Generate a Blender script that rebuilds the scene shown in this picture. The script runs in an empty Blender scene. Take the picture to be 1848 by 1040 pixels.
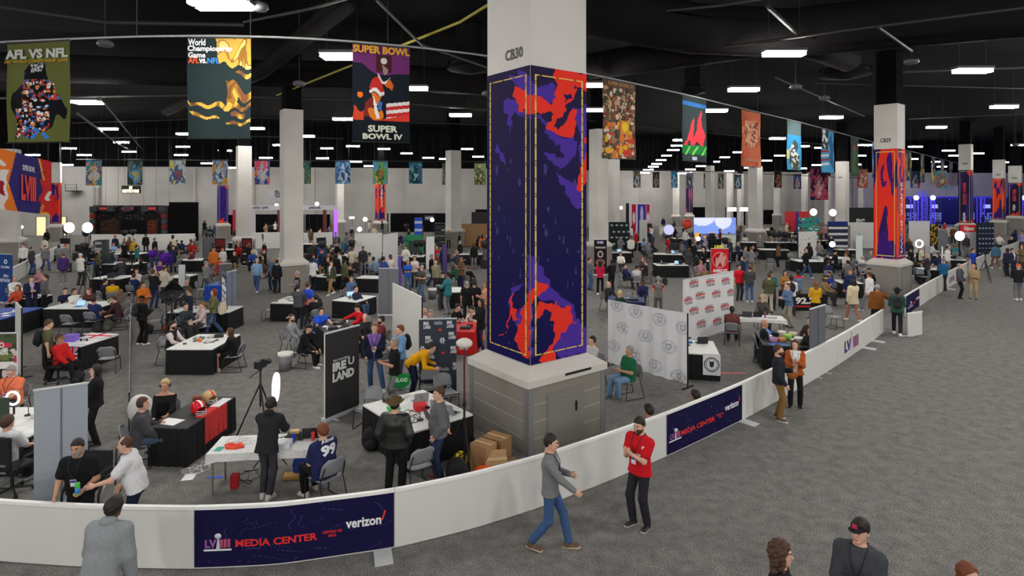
import bpy, bmesh, math, random
import numpy as np
from mathutils import Vector, Matrix
random.seed(7); NR = np.random.RandomState(5)
SC = bpy.context.scene; COL = SC.collection
R = math.radians; PI = math.pi
# ------------------------------------------------------------------ camera (level, lens shifted down; eye 5.4 m over the carpet)
F = 1065.0; U0 = 924.0; VH = 340.0; H = 5.4
cam = bpy.data.objects.new('camera', bpy.data.cameras.new('camera')); COL.objects.link(cam)
cam.location = (0, 0, H); cam.rotation_euler = (R(90), 0, 0)
cam.data.sensor_width = 36; cam.data.lens = 36 * F / 1848; cam.data.shift_y = -(520 - VH) / 1848
cam.data.clip_end = 400; SC.camera = cam
SC.view_settings.view_transform = 'Standard'; SC.view_settings.look = 'None'
SC.view_settings.gamma = 1; SC.view_settings.exposure = 0.0
# ------------------------------------------------------------------ ambient world fill; unseen fill lamps added over, behind and beside the view
W = bpy.data.worlds.new('ambient_fill'); SC.world = W; W.use_nodes = True
W.node_tree.nodes['Background'].inputs[0].default_value = (.95, .97, 1, 1)
W.node_tree.nodes['Background'].inputs[1].default_value = .10
LAMP = 120.0      # radiance of the LED strips
def fill_lamp(x, y, z, w):
    l = bpy.data.lights.new('fill_lamp', 'POINT'); l.shadow_soft_size = .35; l.energy = w; l.color = (1, .985, .965)
    o = bpy.data.objects.new('fill_lamp', l); COL.objects.link(o); o.location = (x, y, z)
for y_, w_ in ((3, 700), (-9, 1100), (-22, 1500), (-36, 1500)):
    for x_ in (-30, -18, -6, 6, 18, 30):
        fill_lamp(x_, y_, 9.9, w_)
for x_, w_ in ((-20, 240), (-10, 150), (9, 240), (16, 330), (24, 330), (32, 330)):
    l = bpy.data.lights.new('fill_lamp', 'AREA'); l.shape = 'RECTANGLE'; l.size = 1.3; l.size_y = .4; l.energy = w_; l.color = (1, .985, .965)
    o = bpy.data.objects.new('fill_lamp', l); COL.objects.link(o); o.location = (x_, 9, 9.9)  # unseen area lamps added overhead to brighten the near carpet
for y_ in (19, 30, 42, 55, 70):
    fill_lamp(-y_ * .87 - 8, y_, 9.9, 1500); fill_lamp(y_ * .87 + 8, y_, 9.9, 1500)  # unseen fill lamps added just outside both sides of the view
# ------------------------------------------------------------------ pixel rays to points in the hall
def at(u, v, z=0.0):
    y = (H - z) * F / (v - VH); return Vector(((u - U0) * y / F, y, z))
def dep(u, v, y):
    return Vector(((u - U0) * y / F, y, H - (v - VH) * y / F))
def px(p):
    return U0 + p[0] * F / p[1], VH + (H - p[2]) * F / p[1]
def lin(c):
    c = np.asarray(c, float) / 255.0
    return np.where(c <= .04045, c / 12.92, ((c + .055) / 1.055) ** 2.4)
# ------------------------------------------------------------------ materials
_m = {}
def mat(name, rgb, rough=.75, metal=0.0, emit=0.0, bump=0, weave=0, spec=.4):
    key = (name, tuple(rgb), rough, metal, emit, bump)
    if key in _m: return _m[key]
    m = bpy.data.materials.new(name); m.use_nodes = True; nt = m.node_tree
    b = nt.nodes['Principled BSDF']; c = (*lin(rgb), 1)
    b.inputs['Base Color'].default_value = c; b.inputs['Roughness'].default_value = rough
    b.inputs['Metallic'].default_value = metal; b.inputs['Specular IOR Level'].default_value = spec
    if emit:
        b.inputs['Emission Color'].default_value = c; b.inputs['Emission Strength'].default_value = emit
    if bump:
        tc = nt.nodes.new('ShaderNodeTexCoord'); n = nt.nodes.new('ShaderNodeTexNoise'); n.inputs['Scale'].default_value = bump
        n.inputs['Detail'].default_value = 2
        mx = nt.nodes.new('ShaderNodeMix'); mx.data_type = 'RGBA'; mx.blend_type = 'MULTIPLY'; mx.inputs[0].default_value = 1
        rp = nt.nodes.new('ShaderNodeMapRange'); rp.inputs[1].default_value = .3; rp.inputs[2].default_value = .7
        rp.inputs[3].default_value = .88; rp.inputs[4].default_value = 1.08
        nt.links.new(tc.outputs['Object'], n.inputs['Vector']); nt.links.new(n.outputs['Fac'], rp.inputs[0])
        mx.inputs[6].default_value = c; nt.links.new(rp.outputs[0], mx.inputs[7])
        nt.links.new(mx.outputs[2], b.inputs['Base Color'])
        bp = nt.nodes.new('ShaderNodeBump'); bp.inputs['Strength'].default_value = .3; bp.inputs['Distance'].default_value = .01
        nt.links.new(n.outputs['Fac'], bp.inputs['Height']); nt.links.new(bp.outputs[0], b.inputs['Normal'])
    _m[key] = m; return m
def cloth(rgb): return mat('cloth', rgb, .92, bump=28, spec=.2)
def plain(rgb, rough=.6): return mat('painted', rgb, rough)
def printed():                                  # a print: the colour comes from the sheet's own colour attribute
    if 'pr' in _m: return _m['pr']
    m = bpy.data.materials.new('printed_sheet'); m.use_nodes = True; nt = m.node_tree
    a = nt.nodes.new('ShaderNodeVertexColor'); a.layer_name = 'Col'
    b = nt.nodes['Principled BSDF']; b.inputs['Roughness'].default_value = .7; b.inputs['Specular IOR Level'].default_value = .1
    nt.links.new(a.outputs[0], b.inputs['Base Color']); _m['pr'] = m; return m
def screenmat(k):
    if ('sc', k) in _m: return _m['sc', k]
    m = bpy.data.materials.new('lit_screen'); m.use_nodes = True; nt = m.node_tree
    a = nt.nodes.new('ShaderNodeVertexColor'); a.layer_name = 'Col'
    b = nt.nodes['Principled BSDF']; nt.links.new(a.outputs[0], b.inputs['Base Color'])
    nt.links.new(a.outputs[0], b.inputs['Emission Color']); b.inputs['Emission Strength'].default_value = k; _m['sc', k] = m; return m
WHITE = plain((226, 225, 222), .5); BLACK = plain((24, 24, 26), .55); DARK = plain((48, 48, 51), .55)
METAL = mat('dark_metal', (58, 58, 62), .4, .7); CHROME = mat('bright_metal', (190, 190, 194), .3, .9)
GREYP = plain((140, 142, 146), .5); SKIRT = mat('black_pleated_cloth', (20, 20, 22), .95, bump=14)
# ------------------------------------------------------------------ mesh building
class MB:
    def __init__(s): s.v = []; s.f = []; s.m = []
    def add(s, vs, fs, k=0):
        n = len(s.v); s.v += [tuple(p) for p in vs]; s.f += [tuple(i + n for i in f) for f in fs]; s.m += [k] * len(fs); return s
    def box(s, c, d, rz=0, k=0, taper=1.0, M=None):
        x, y, z = d[0] / 2, d[1] / 2, d[2] / 2; q = Matrix.Rotation(rz, 3, 'Z') if M is None else M; c = Vector(c)
        vs = [c + q @ Vector((a * x * (taper if e > 0 else 1), b * y * (taper if e > 0 else 1), e * z)) for e in (-1, 1) for a, b in ((-1, -1), (1, -1), (1, 1), (-1, 1))]
        return s.add(vs, [(3, 2, 1, 0), (4, 5, 6, 7), (0, 1, 5, 4), (1, 2, 6, 5), (2, 3, 7, 6), (3, 0, 4, 7)], k)
    def cyl(s, a, b, ra, rb=None, n=10, k=0):
        a = Vector(a); b = Vector(b); rb = ra if rb is None else rb; d = (b - a).normalized()
        x = d.orthogonal().normalized(); y = d.cross(x)
        vs = [p + (x * math.cos(2 * PI * i / n) + y * math.sin(2 * PI * i / n)) * r for p, r in ((a, ra), (b, rb)) for i in range(n)]
        fs = [(i, (i + 1) % n, n + (i + 1) % n, n + i) for i in range(n)] + [tuple(range(n - 1, -1, -1)), tuple(range(n, 2 * n))]
        return s.add(vs, fs, k)
    def tube(s, pts, r, n=6, k=0, closed=False):
        pts = [Vector(p) for p in pts]; vs = []; m = len(pts)
        for i, p in enumerate(pts):
            d = (pts[(i + 1) % m if closed else min(i + 1, m - 1)] - pts[i - 1 if closed else max(i - 1, 0)]).normalized()
            x = d.cross(Vector((.13, .21, 1))).normalized(); y = d.cross(x)
            vs += [p + (x * math.cos(2 * PI * j / n) + y * math.sin(2 * PI * j / n)) * r for j in range(n)]
        fs = [(i * n + j, i * n + (j + 1) % n, ((i + 1) % m) * n + (j + 1) % n, ((i + 1) % m) * n + j) for i in range(m if closed else m - 1) for j in range(n)]
        if not closed: fs += [tuple(range(n - 1, -1, -1)), tuple(range((m - 1) * n, m * n))]
        return s.add(vs, fs, k)
    def lathe(s, prof, n=16, c=(0, 0, 0), k=0, M=None):
        c = Vector(c); q = M or Matrix.Identity(3); m = len(prof)
        vs = [c + q @ Vector((r * math.cos(2 * PI * j / n), r * math.sin(2 * PI * j / n), z)) for r, z in prof for j in range(n)]
        fs = [(i * n + j, i * n + (j + 1) % n, (i + 1) * n + (j + 1) % n, (i + 1) * n + j) for i in range(m - 1) for j in range(n)]
        fs += [tuple(range(n - 1, -1, -1)), tuple(range((m - 1) * n, m * n))]
        return s.add(vs, fs, k)
    def ball(s, c, r, n=10, k=0, M=None):
        r = r if hasattr(r, '__len__') else (r, r, r); q = M or Matrix.Identity(3); c = Vector(c); rows = max(5, n * 2 // 3); vs = []
        for i in range(rows + 1):
            t = PI * (i + .02) / (rows + .04)
            vs += [c + q @ Vector((r[0] * math.sin(t) * math.cos(2 * PI * j / n), r[1] * math.sin(t) * math.sin(2 * PI * j / n), -r[2] * math.cos(t))) for j in range(n)]
        return s.add(vs, [(i * n + j, i * n + (j + 1) % n, (i + 1) * n + (j + 1) % n, (i + 1) * n + j) for i in range(rows) for j in range(n)] + [tuple(range(n - 1, -1, -1)), tuple(range(rows * n, rows * n + n))], k)
    def prism(s, pts, h, k=0):                       # outline in xy, raised by h along z
        n = len(pts); vs = [(*p, 0) for p in pts] + [(*p, h) for p in pts]
        return s.add(vs, [tuple(range(n - 1, -1, -1)), tuple(range(n, 2 * n))] + [(i, (i + 1) % n, n + (i + 1) % n, n + i) for i in range(n)], k)
    def mesh(s, name, smooth=False):
        me = bpy.data.meshes.new(name); me.from_pydata(s.v, [], s.f)
        if any(s.m): me.polygons.foreach_set('material_index', s.m)
        if smooth: me.shade_smooth()
        me.update(); return me
    def build(s, name, m, parent=None, smooth=False, loc=None, rz=0, bevel=0):
        o = new(name, s.mesh(name, smooth), m, parent)
        if loc is not None: o.location = loc
        if rz: o.rotation_euler.z = rz
        if bevel:
            b = o.modifiers.new('soft_edge', 'BEVEL'); b.width = bevel; b.segments = 2; b.limit_method = 'ANGLE'
        return o
def new(name, me, m=None, parent=None):
    o = bpy.data.objects.new(name, me); COL.objects.link(o)
    if parent: o.parent = parent
    for x in (m if isinstance(m, (list, tuple)) else [m] if m else []):
        if me.users <= 1 or len(me.materials) < 1: me.materials.append(x)
    return o
def empty(name, loc, rz=0):
    o = bpy.data.objects.new(name, None); COL.objects.link(o); o.location = loc; o.rotation_euler.z = rz; o.empty_display_size = .1; return o
def struct(o): o['kind'] = 'structure'; return o
def tag(o, label, cat, group=None, kind=None):
    o['label'] = label; o['category'] = cat
    if group: o['group'] = group
    if kind: o['kind'] = kind
    return o
def copy_tree(o, parent=None):
    c = o.copy(); COL.objects.link(c)
    for k in ('label', 'category', 'group'):
        if parent is None and k in c: del c[k]
    c.parent = parent
    for ch in o.children: copy_tree(ch, c)
    return c
# labels that need a neighbour to single them out: settled at the end
LAND = []; PEND = []; USED = set()
def land(u, v, phrase): LAND.append((u, v, phrase))
def later(o, base, cat, group=None, uv=None):
    tag(o, base, cat, group); PEND.append((o, base, uv)); return o
def settle():
    bpy.context.view_layer.update()
    rows = {}
    for o, base, uv in PEND:
        u, v = uv or px(o.matrix_world.translation)
        near = sorted(LAND, key=lambda l: (l[0] - u) ** 2 + 2.2 * (l[1] - v) ** 2)
        done = None
        for lu, lv, ph in near[:9]:
            if math.hypot(lu - u, lv - v) < 1 or len((base + ph).split()) > 12: continue
            du, dv = u - lu, v - lv
            rel = ('in front of' if dv > 0 else 'behind') if abs(dv) > abs(du) * .75 else ('right of' if du > 0 else 'left of')
            t = f'{base} {rel} {ph}'
            if done is None: first = t
            done = t
            if t not in USED: break
        else: t = first
        if t in USED: rows.setdefault(t, []).append((u, o))
        else:
            USED.add(t); o['label'] = t; rows.setdefault(t, []).insert(0, (u, o))
    nth = 'first second third fourth fifth sixth seventh eighth ninth tenth eleventh twelfth'.split()
    for t, v in rows.items():
        if len(v) > 1:
            for i, (u, o) in enumerate(sorted(v, key=lambda p: p[0])): o['label'] = f'{t}, {nth[min(i, 11)]} from left'
# ------------------------------------------------------------------ writing
_txt = {}
def text_mesh(body, bold):
    k = (body, bold)
    if k not in _txt:
        c = bpy.data.curves.new('writing', 'FONT'); c.body = body; c.resolution_u = 2; c.offset = bold; c.space_line = .85
        o = bpy.data.objects.new('writing', c); COL.objects.link(o); dg = bpy.context.evaluated_depsgraph_get()
        me = bpy.data.meshes.new_from_object(o.evaluated_get(dg)); bpy.data.objects.remove(o)
        v = np.empty(len(me.vertices) * 3); me.vertices.foreach_get('co', v); v = v.reshape(-1, 3)
        v[:, :2] = (v[:, :2] - v[:, :2].min(0)) / np.maximum(np.ptp(v[:, :2], axis=0), 1e-6); v[:, 2] = 0
        _txt[k] = (v, [tuple(p.vertices) for p in me.polygons])
    return _txt[k]
def text(body, m, parent, o, x, z, w, h, bold=.02, name='lettering', slant=0):
    """writing in the box from corner o, w along x and h along z (o, x, z in the parent's space)"""
    v, f = text_mesh(body, bold); o = np.array(o, float); x = np.array(Vector(x).normalized()); z = np.array(Vector(z).normalized())
    P = o + np.outer(v[:, 0] * w + v[:, 1] * slant * h, x) + np.outer(v[:, 1] * h, z)
    me = bpy.data.meshes.new(name); me.from_pydata(P.tolist(), [], f); me.update()
    return new(name, me, m, parent)
# ------------------------------------------------------------------ prints painted cell by cell
class Img:
    def __init__(s, nx, ny, bg): s.a = np.zeros((ny, nx, 3)) + np.array(bg, float); s.X, s.Y = np.meshgrid((np.arange(nx) + .5) / nx, (np.arange(ny) + .5) / ny)
    def warp(s, k, n=4, seed=1):
        r = np.random.RandomState(seed); dx = 0; dy = 0
        for i in range(n):
            a, b, c, d = r.uniform(5, 26, 2).tolist() + r.uniform(0, 6, 2).tolist()
            dx = dx + np.sin(a * s.Y + b * .4 * s.X + c) / (1 + i * .4); dy = dy + np.sin(b * s.X + a * .4 * s.Y + d) / (1 + i * .4)
        return s.X + k * dx, s.Y + k * dy
    def put(s, m, c): s.a[m] = c; return s
    def ell(s, cx, cy, rx, ry, c, xy=None):
        X, Y = xy or (s.X, s.Y); return s.put(((X - cx) / rx) ** 2 + ((Y - cy) / ry) ** 2 < 1, c)
    def rect(s, x0, y0, x1, y1, c): return s.put((s.X >= x0) & (s.X < x1) & (s.Y >= y0) & (s.Y < y1), c)
    def poly(s, pts, c, xy=None):
        X, Y = xy or (s.X, s.Y); ins = np.zeros(X.shape, bool)
        for (x0, y0), (x1, y1) in zip(pts, pts[1:] + pts[:1]):
            if y0 == y1: continue
            ins ^= ((y0 > Y) != (y1 > Y)) & (X < (x1 - x0) * (Y - y0) / (y1 - y0) + x0)
        return s.put(ins, c)
    def specks(s, n, cols, x0, y0, x1, y1, r0, r1, seed=2, where=None):
        r = np.random.RandomState(seed)
        for i in range(n):
            cx, cy = r.uniform(x0, x1), r.uniform(y0, y1); a, b = r.uniform(r0, r1, 2)
            m = ((s.X - cx) / a) ** 2 + ((s.Y - cy) / (b * .6)) ** 2 < 1
            if where is not None: m &= where
            s.a[m] = cols[r.randint(len(cols))]
        return s
    def fluid(s, cols, sc=3.0, seed=3, th=(0.0, .5), where=None):
        r = np.random.RandomState(seed); n = 0
        X, Y = s.warp(.05, 4, seed)
        for i in range(6):
            a, b, c = r.uniform(-sc * 2.4, sc * 2.4, 2).tolist() + [r.uniform(0, 6)]
            n = n + np.sin(a * X * 1.6 + b * Y * 1.6 + c)
        n = n / 2.4
        for t, c in zip(th, cols):
            m = n > t
            if where is not None: m &= where
            s.a[m] = c
        return s
def sheet(name, img, p00, p10, p01, m=None, parent=None, drape=None):
    """a printed sheet: p00 top left, p10 top right, p01 bottom left (as seen from its printed side)"""
    a = img.a; ny, nx = a.shape[:2]; p00, p10, p01 = (np.array(p, float) for p in (p00, p10, p01))
    gx, gy = np.meshgrid(np.linspace(0, 1, nx + 1), np.linspace(0, 1, ny + 1))
    P = p00 + gx[..., None] * (p10 - p00) + gy[..., None] * (p01 - p00)
    if drape is not None:
        n = np.cross(p10 - p00, p01 - p00); n = n / np.linalg.norm(n); P = P + drape(gx, gy)[..., None] * n
    i = np.arange(nx * ny); r, c = i // nx, i % nx; q = r * (nx + 1) + c
    f = np.stack([q, q + nx + 1, q + nx + 2, q + 1], 1)
    me = bpy.data.meshes.new(name); me.from_pydata(P.reshape(-1, 3).tolist(), [], f.tolist())
    col = me.color_attributes.new('Col', 'FLOAT_COLOR', 'CORNER')
    rgba = np.ones((nx * ny, 4, 4)); rgba[..., :3] = lin(a).reshape(-1, 1, 3); col.data.foreach_set('color', rgba.reshape(-1))
    if drape is not None: me.shade_smooth()
    return new(name, me, m or printed(), parent)
# ------------------------------------------------------------------ people: one continuous body grown from a posed skeleton, dressed in garments
A3 = lambda *p: np.array(p, float)
def unit(v): return v / max(np.linalg.norm(v), 1e-9)
def s_cap(P, a, b, ra, rb):
    ba = b - a; pa = P - a; t = np.clip(pa @ ba / max(ba @ ba, 1e-9), 0, 1)
    return np.linalg.norm(pa - t[:, None] * ba, axis=1) - (ra + (rb - ra) * t)
def s_ecap(P, a, b, wa, da, wb, db, X):
    ba = b - a; pa = P - a; t = np.clip(pa @ ba / max(ba @ ba, 1e-9), 0, 1); r = pa - t[:, None] * ba
    l = r @ X; q = np.linalg.norm(r - l[:, None] * X, axis=1); w = wa + (wb - wa) * t; d = da + (db - da) * t
    return (np.sqrt((l / w) ** 2 + (q / d) ** 2) - 1) * np.minimum(w, d)
def s_ell(P, c, r): r = np.array(r); return (np.linalg.norm((P - np.array(c)) / r, axis=1) - 1) * r.min()
def smin(a, b, k): h = np.clip(.5 + .5 * (b - a) / k, 0, 1); return b + (a - b) * h - k * h * (1 - h)
EDG = [(0, 1), (2, 3), (4, 5), (6, 7), (0, 2), (1, 3), (4, 6), (5, 7), (0, 4), (1, 5), (2, 6), (3, 7)]
def nets(f, lo, hi, cell):
    lo = np.array(lo, float); n = np.ceil((np.array(hi) - lo) / cell).astype(int) + 1
    G = np.stack(np.meshgrid(*[np.arange(k) for k in n], indexing='ij'), -1).reshape(-1, 3)
    D = f(lo + G * cell).reshape(n); I = D < 0
    off = [(i, j, k) for i in (0, 1) for j in (0, 1) for k in (0, 1)]
    sl = lambda V, o: V[o[0]:n[0] - 1 + o[0], o[1]:n[1] - 1 + o[1], o[2]:n[2] - 1 + o[2]]
    cnt = sum(sl(I, o).astype(np.int8) for o in off); m = (cnt > 0) & (cnt < 8); idx = np.argwhere(m)
    C = np.stack([sl(D, o)[m] for o in off]); pos = np.zeros((len(idx), 3)); num = np.zeros(len(idx)); O = np.array(off, float)
    for a, b in EDG:
        s = (C[a] < 0) != (C[b] < 0); t = np.where(s, C[a] / np.where(s, C[a] - C[b], 1), 0)
        pos += s[:, None] * (O[a] + t[:, None] * (O[b] - O[a])); num += s
    V = lo + cell * (idx + pos / np.maximum(num, 1)[:, None]); vid = -np.ones(m.shape, int); vid[m] = np.arange(len(idx)); Q = []
    for ax in range(3):
        o1, o2 = [(1, 2), (2, 0), (0, 1)][ax]
        A = I.take(range(n[ax] - 1), ax); B = I.take(range(1, n[ax]), ax); e = np.argwhere(A != B)
        e = e[(e[:, o1] > 0) & (e[:, o2] > 0) & (e[:, o1] < n[o1] - 1) & (e[:, o2] < n[o2] - 1)]
        if not len(e): continue
        d1 = np.eye(3, dtype=int)[o1]; d2 = np.eye(3, dtype=int)[o2]
        q = np.stack([vid[tuple((e - k).T)] for k in (d1 + d2, d2, 0 * d1, d1)], 1); w = A[tuple(e.T)]
        q[~w] = q[~w][:, ::-1]; Q.append(q)
    return V, np.concatenate(Q)
# ---- templates: head, hand, hair, shoes
def head_sdf(P, grow=0.0):
    d = smin(s_ell(P, (0, .012, .022), (.077 + grow, .096 + grow, .102 + grow)), s_ell(P, (0, -.028, -.035), (.061 + grow, .066 + grow, .085 + grow)), .03)
    return smin(d, s_ell(P, (0, -.068, -.094), (.03 + grow, .024 + grow, .022 + grow)), .03)
EYE = [A3(s * .031, -.083, .008) for s in (1, -1)]
def head_full(P):
    d = head_sdf(P)
    for e in EYE: d = np.maximum(d, -(np.linalg.norm(P - e - A3(0, -.017, 0), axis=1) - .017) * 1.0)
    for e in EYE: d = np.minimum(d, np.linalg.norm(P - e, axis=1) - .0135)
    d = smin(d, s_cap(P, A3(0, -.094, .012), A3(0, -.114, -.028), .008, .0125), .012)
    d = smin(d, s_ell(P, (0, -.09, .03), (.05, .014, .009)), .012)
    d = smin(d, s_ell(P, (0, -.096, -.06), (.024, .010, .010)), .008)
    for s in (1, -1): d = smin(d, s_ell(P, (s * .079, .012, -.002), (.010, .02, .031)), .008)
    return smin(d, s_cap(P, A3(0, .022, -.06), A3(0, .03, -.155), .052, .055), .03)
_tp = {}
def head_tpl(cell):
    if ('h', cell) not in _tp:
        V, Q = nets(head_full, (-.11, -.15, -.17), (.11, .14, .14), cell); c = V[Q].mean(1); m = np.zeros(len(Q), int)
        if cell < .0085:
            for e in EYE:
                d = np.linalg.norm(c - e, axis=1); m[(d < .0145) & (c[:, 1] < e[1] - .004) & (np.abs(c[:, 2] - e[2]) < .006)] = 1
                m[(np.hypot(c[:, 0] - e[0], c[:, 2] - e[2]) < .0075) & (c[:, 1] < -.085)] = 2
            m[(np.abs(np.abs(c[:, 0]) - .031) < .019) & (np.abs(c[:, 2] - .034) < .0042) & (c[:, 1] < -.05)] = 3
            m[(np.abs(c[:, 0]) < .023) & (np.abs(c[:, 2] + .06) < .0075) & (c[:, 1] < -.088)] = 4
        _tp['h', cell] = (V, Q, m)
    return _tp['h', cell]
def hand_tpl(curl, cell):
    k = ('hand', curl, cell)
    if k not in _tp:
        fing = []
        for x, l, r in ((.030, .066, .0095), (.010, .075, .0098), (-.010, .069, .0095), (-.028, .053, .0085)):
            p = A3(x, 0, .082); a = R(curl * .5); seg = []
            for s_, t in ((.45, 0), (.32, 1), (.26, 2)):
                q = p + l * 1.1 * s_ * A3((.08 if x > 0 else -.1) * (1 if curl < 40 else 0), math.sin(a), math.cos(a)); seg.append((p, q)); p = q; a += R(curl)
            fing.append((seg, r))
        def f(P):
            d = s_ell(P, (0, 0, .046), (.043, .017, .052)); d = smin(d, s_cap(P, A3(0, 0, -.02), A3(0, 0, .03), .027, .03), .02)
            for seg, r in fing:
                g = None
                for i, (a, b) in enumerate(seg):
                    e = s_cap(P, a, b, r - .0006 * i, r - .0006 * (i + 1)); g = e if g is None else np.minimum(g, e)
                d = smin(d, g, .006)
            return smin(d, np.minimum(s_cap(P, A3(.028, .004, .022), A3(.054, .014, .055), .013, .0115), s_cap(P, A3(.054, .014, .055), A3(.060, .026, .086), .011, .0085)), .01)
        _tp[k] = nets(f, (-.06, -.04, -.06), (.09, .12, .19), cell)
    return _tp[k]
def hair_tpl(kind, cell=.011):
    k = ('hair', kind, cell)
    if k in _tp: return _tp[k]
    def line(P, d0=0.0): return (.092 + d0 - 1.02 * (P[:, 1] + .09)) - P[:, 2]
    def wig(P):
        w = .5 * (np.sin(P[:, 0] * 90 + 2 * np.sin(P[:, 2] * 60)) + np.sin(P[:, 2] * 110 + P[:, 1] * 80)); return w
    def f(P):
        if kind == 'short':
            tmp = np.where(P[:, 1] < -.02, .7 * np.clip(np.abs(P[:, 0]) - .038, 0, .03), 0); return np.maximum(head_sdf(P, .010) - .010 * np.clip((P[:, 2] - .03) / .09, 0, 1) - .003 * wig(P * 1.4), (line(P, tmp) + .004 * np.sin(P[:, 0] * 160)) * .7)
        if kind == 'thick': return np.maximum(head_sdf(P, .02) - s_ell(P, (0, -.05, .11), (.07, .06, .04)).clip(-.02, 0) * -.6 - .004 * wig(P), line(P, -.005) * .74)
        if kind == 'receding': return np.maximum(np.maximum(head_sdf(P, .008), line(P) * .74), -(np.hypot(P[:, 0], (P[:, 1] + .05) * .9) - .062))
        if kind in ('long', 'pony', 'curly'):
            g = .035 if kind == 'curly' else .016
            d = np.maximum(head_sdf(P, g) - (.012 if kind == 'curly' else .003) * wig(P), line(P) * .74)
            if kind == 'pony':
                return smin(smin(d, s_ell(P, (0, .11, .03), (.03, .035, .035)), .02), s_ecap(P, A3(0, .125, .02), A3(0, .115, -.17), .03, .022, .022, .014, A3(1, 0, 0)), .02)
            L = -.17 if kind == 'curly' else -.24
            b = s_ecap(P, A3(0, .045, .03), A3(0, .075, L), .09, .05, .085, .035, A3(1, 0, 0)) - (.016 if kind == 'curly' else .004) * wig(P)
            d = smin(d, b, .03)
            for s in (1, -1): d = smin(d, s_cap(P, A3(s * .078, -.005, .04), A3(s * .083, .0, L * .8), .022 + (.012 if kind == 'curly' else 0), .024) - (.01 if kind == 'curly' else .002) * wig(P), .02)
            return np.maximum(d, -s_ell(P, (0, -.085, -.03), (.06, .075, .115)))
        if kind == 'cap':
            d = np.maximum(head_sdf(P, .015), .036 + .12 * P[:, 1] - P[:, 2]); d = smin(d, s_ell(P, (0, 0, .136), (.01, .01, .008)), .01)
            return np.minimum(d, np.maximum(s_ell(P, (0, -.105, .043 - .0), (.073, .085, .012)), P[:, 1] + .06))
        if kind == 'capback':
            d = np.maximum(head_sdf(P, .015), .04 - P[:, 2]); return np.minimum(d, np.maximum(s_ell(P, (0, .12, .02), (.07, .075, .012)), .07 - P[:, 1]))
        if kind == 'beanie': return np.maximum(head_sdf(P, .018) - .002 * np.sin(P[:, 2] * 200), .03 + .25 * P[:, 1] - P[:, 2])
        if kind == 'hat':
            d = np.maximum(s_ell(P, (0, .01, .06), (.098, .115, .125)), .045 - P[:, 2]); d = np.maximum(d, -s_ell(P, (0, .01, .20), (.028, .10, .035)))
            return smin(d, np.abs(P[:, 2] - .048 - 1.6 * P[:, 0] ** 2) * .8 - .006 + np.maximum(np.hypot(P[:, 0] * 1.0, (P[:, 1] - .01) * .92) - .165, 0), .012)
        if kind == 'beard':
            d = np.maximum(head_sdf(P, .009), P[:, 2] + .028 + .25 * (P[:, 1] + .06)); d = np.maximum(d, P[:, 1])
            d = np.maximum(d, -s_ell(P, (0, -.10, -.059), (.024, .03, .009)))
            return np.minimum(d, s_ell(P, (0, -.098, -.043), (.03, .012, .007)))
        if kind == 'headset':
            a = np.abs(np.hypot(P[:, 0], P[:, 2] - .02) - .098); band = np.maximum(np.hypot(a, P[:, 1] - .005) - .010, -.0 - P[:, 2])
            for s in (1, -1): band = np.minimum(band, s_ell(P, (s * .092, .01, 0), (.022, .036, .042)))
            return band
        if kind == 'hood': return np.maximum(s_ell(P, (0, .07, -.13), (.10, .075, .065)), -s_ell(P, (0, 0, -.08), (.07, .07, .10)))
    big = .27 if kind in ('long', 'pony', 'curly') else .2
    _tp[k] = nets(f, (-.19, -.21, -big - .05), (.19, .21, .22), cell); return _tp[k]
def shoe_tpl(cell=.012):
    if ('shoe', cell) not in _tp:
        def f(P):
            d = smin(s_ecap(P, A3(0, .045, .035), A3(0, -.13, .03), .037, .036, .045, .028, A3(1, 0, 0)), s_cap(P, A3(0, .02, .04), A3(0, .02, .10), .045, .046), .04)
            return np.maximum(np.maximum(d, -P[:, 2]), P[:, 2] - .105)
        def sole(P): return np.maximum(s_ecap(P, A3(0, .045, .0), A3(0, -.13, .0), .043, .05, .05, .05, A3(1, 0, 0)), np.maximum(P[:, 2] - .022, -P[:, 2]))
        V, Q = nets(lambda P: np.minimum(f(P), sole(P)), (-.08, -.21, -.02), (.08, .12, .13), cell)
        _tp['shoe', cell] = (V, Q, (V[Q].mean(1)[:, 2] < .02).astype(int))
    return _tp['shoe', cell]
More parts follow.
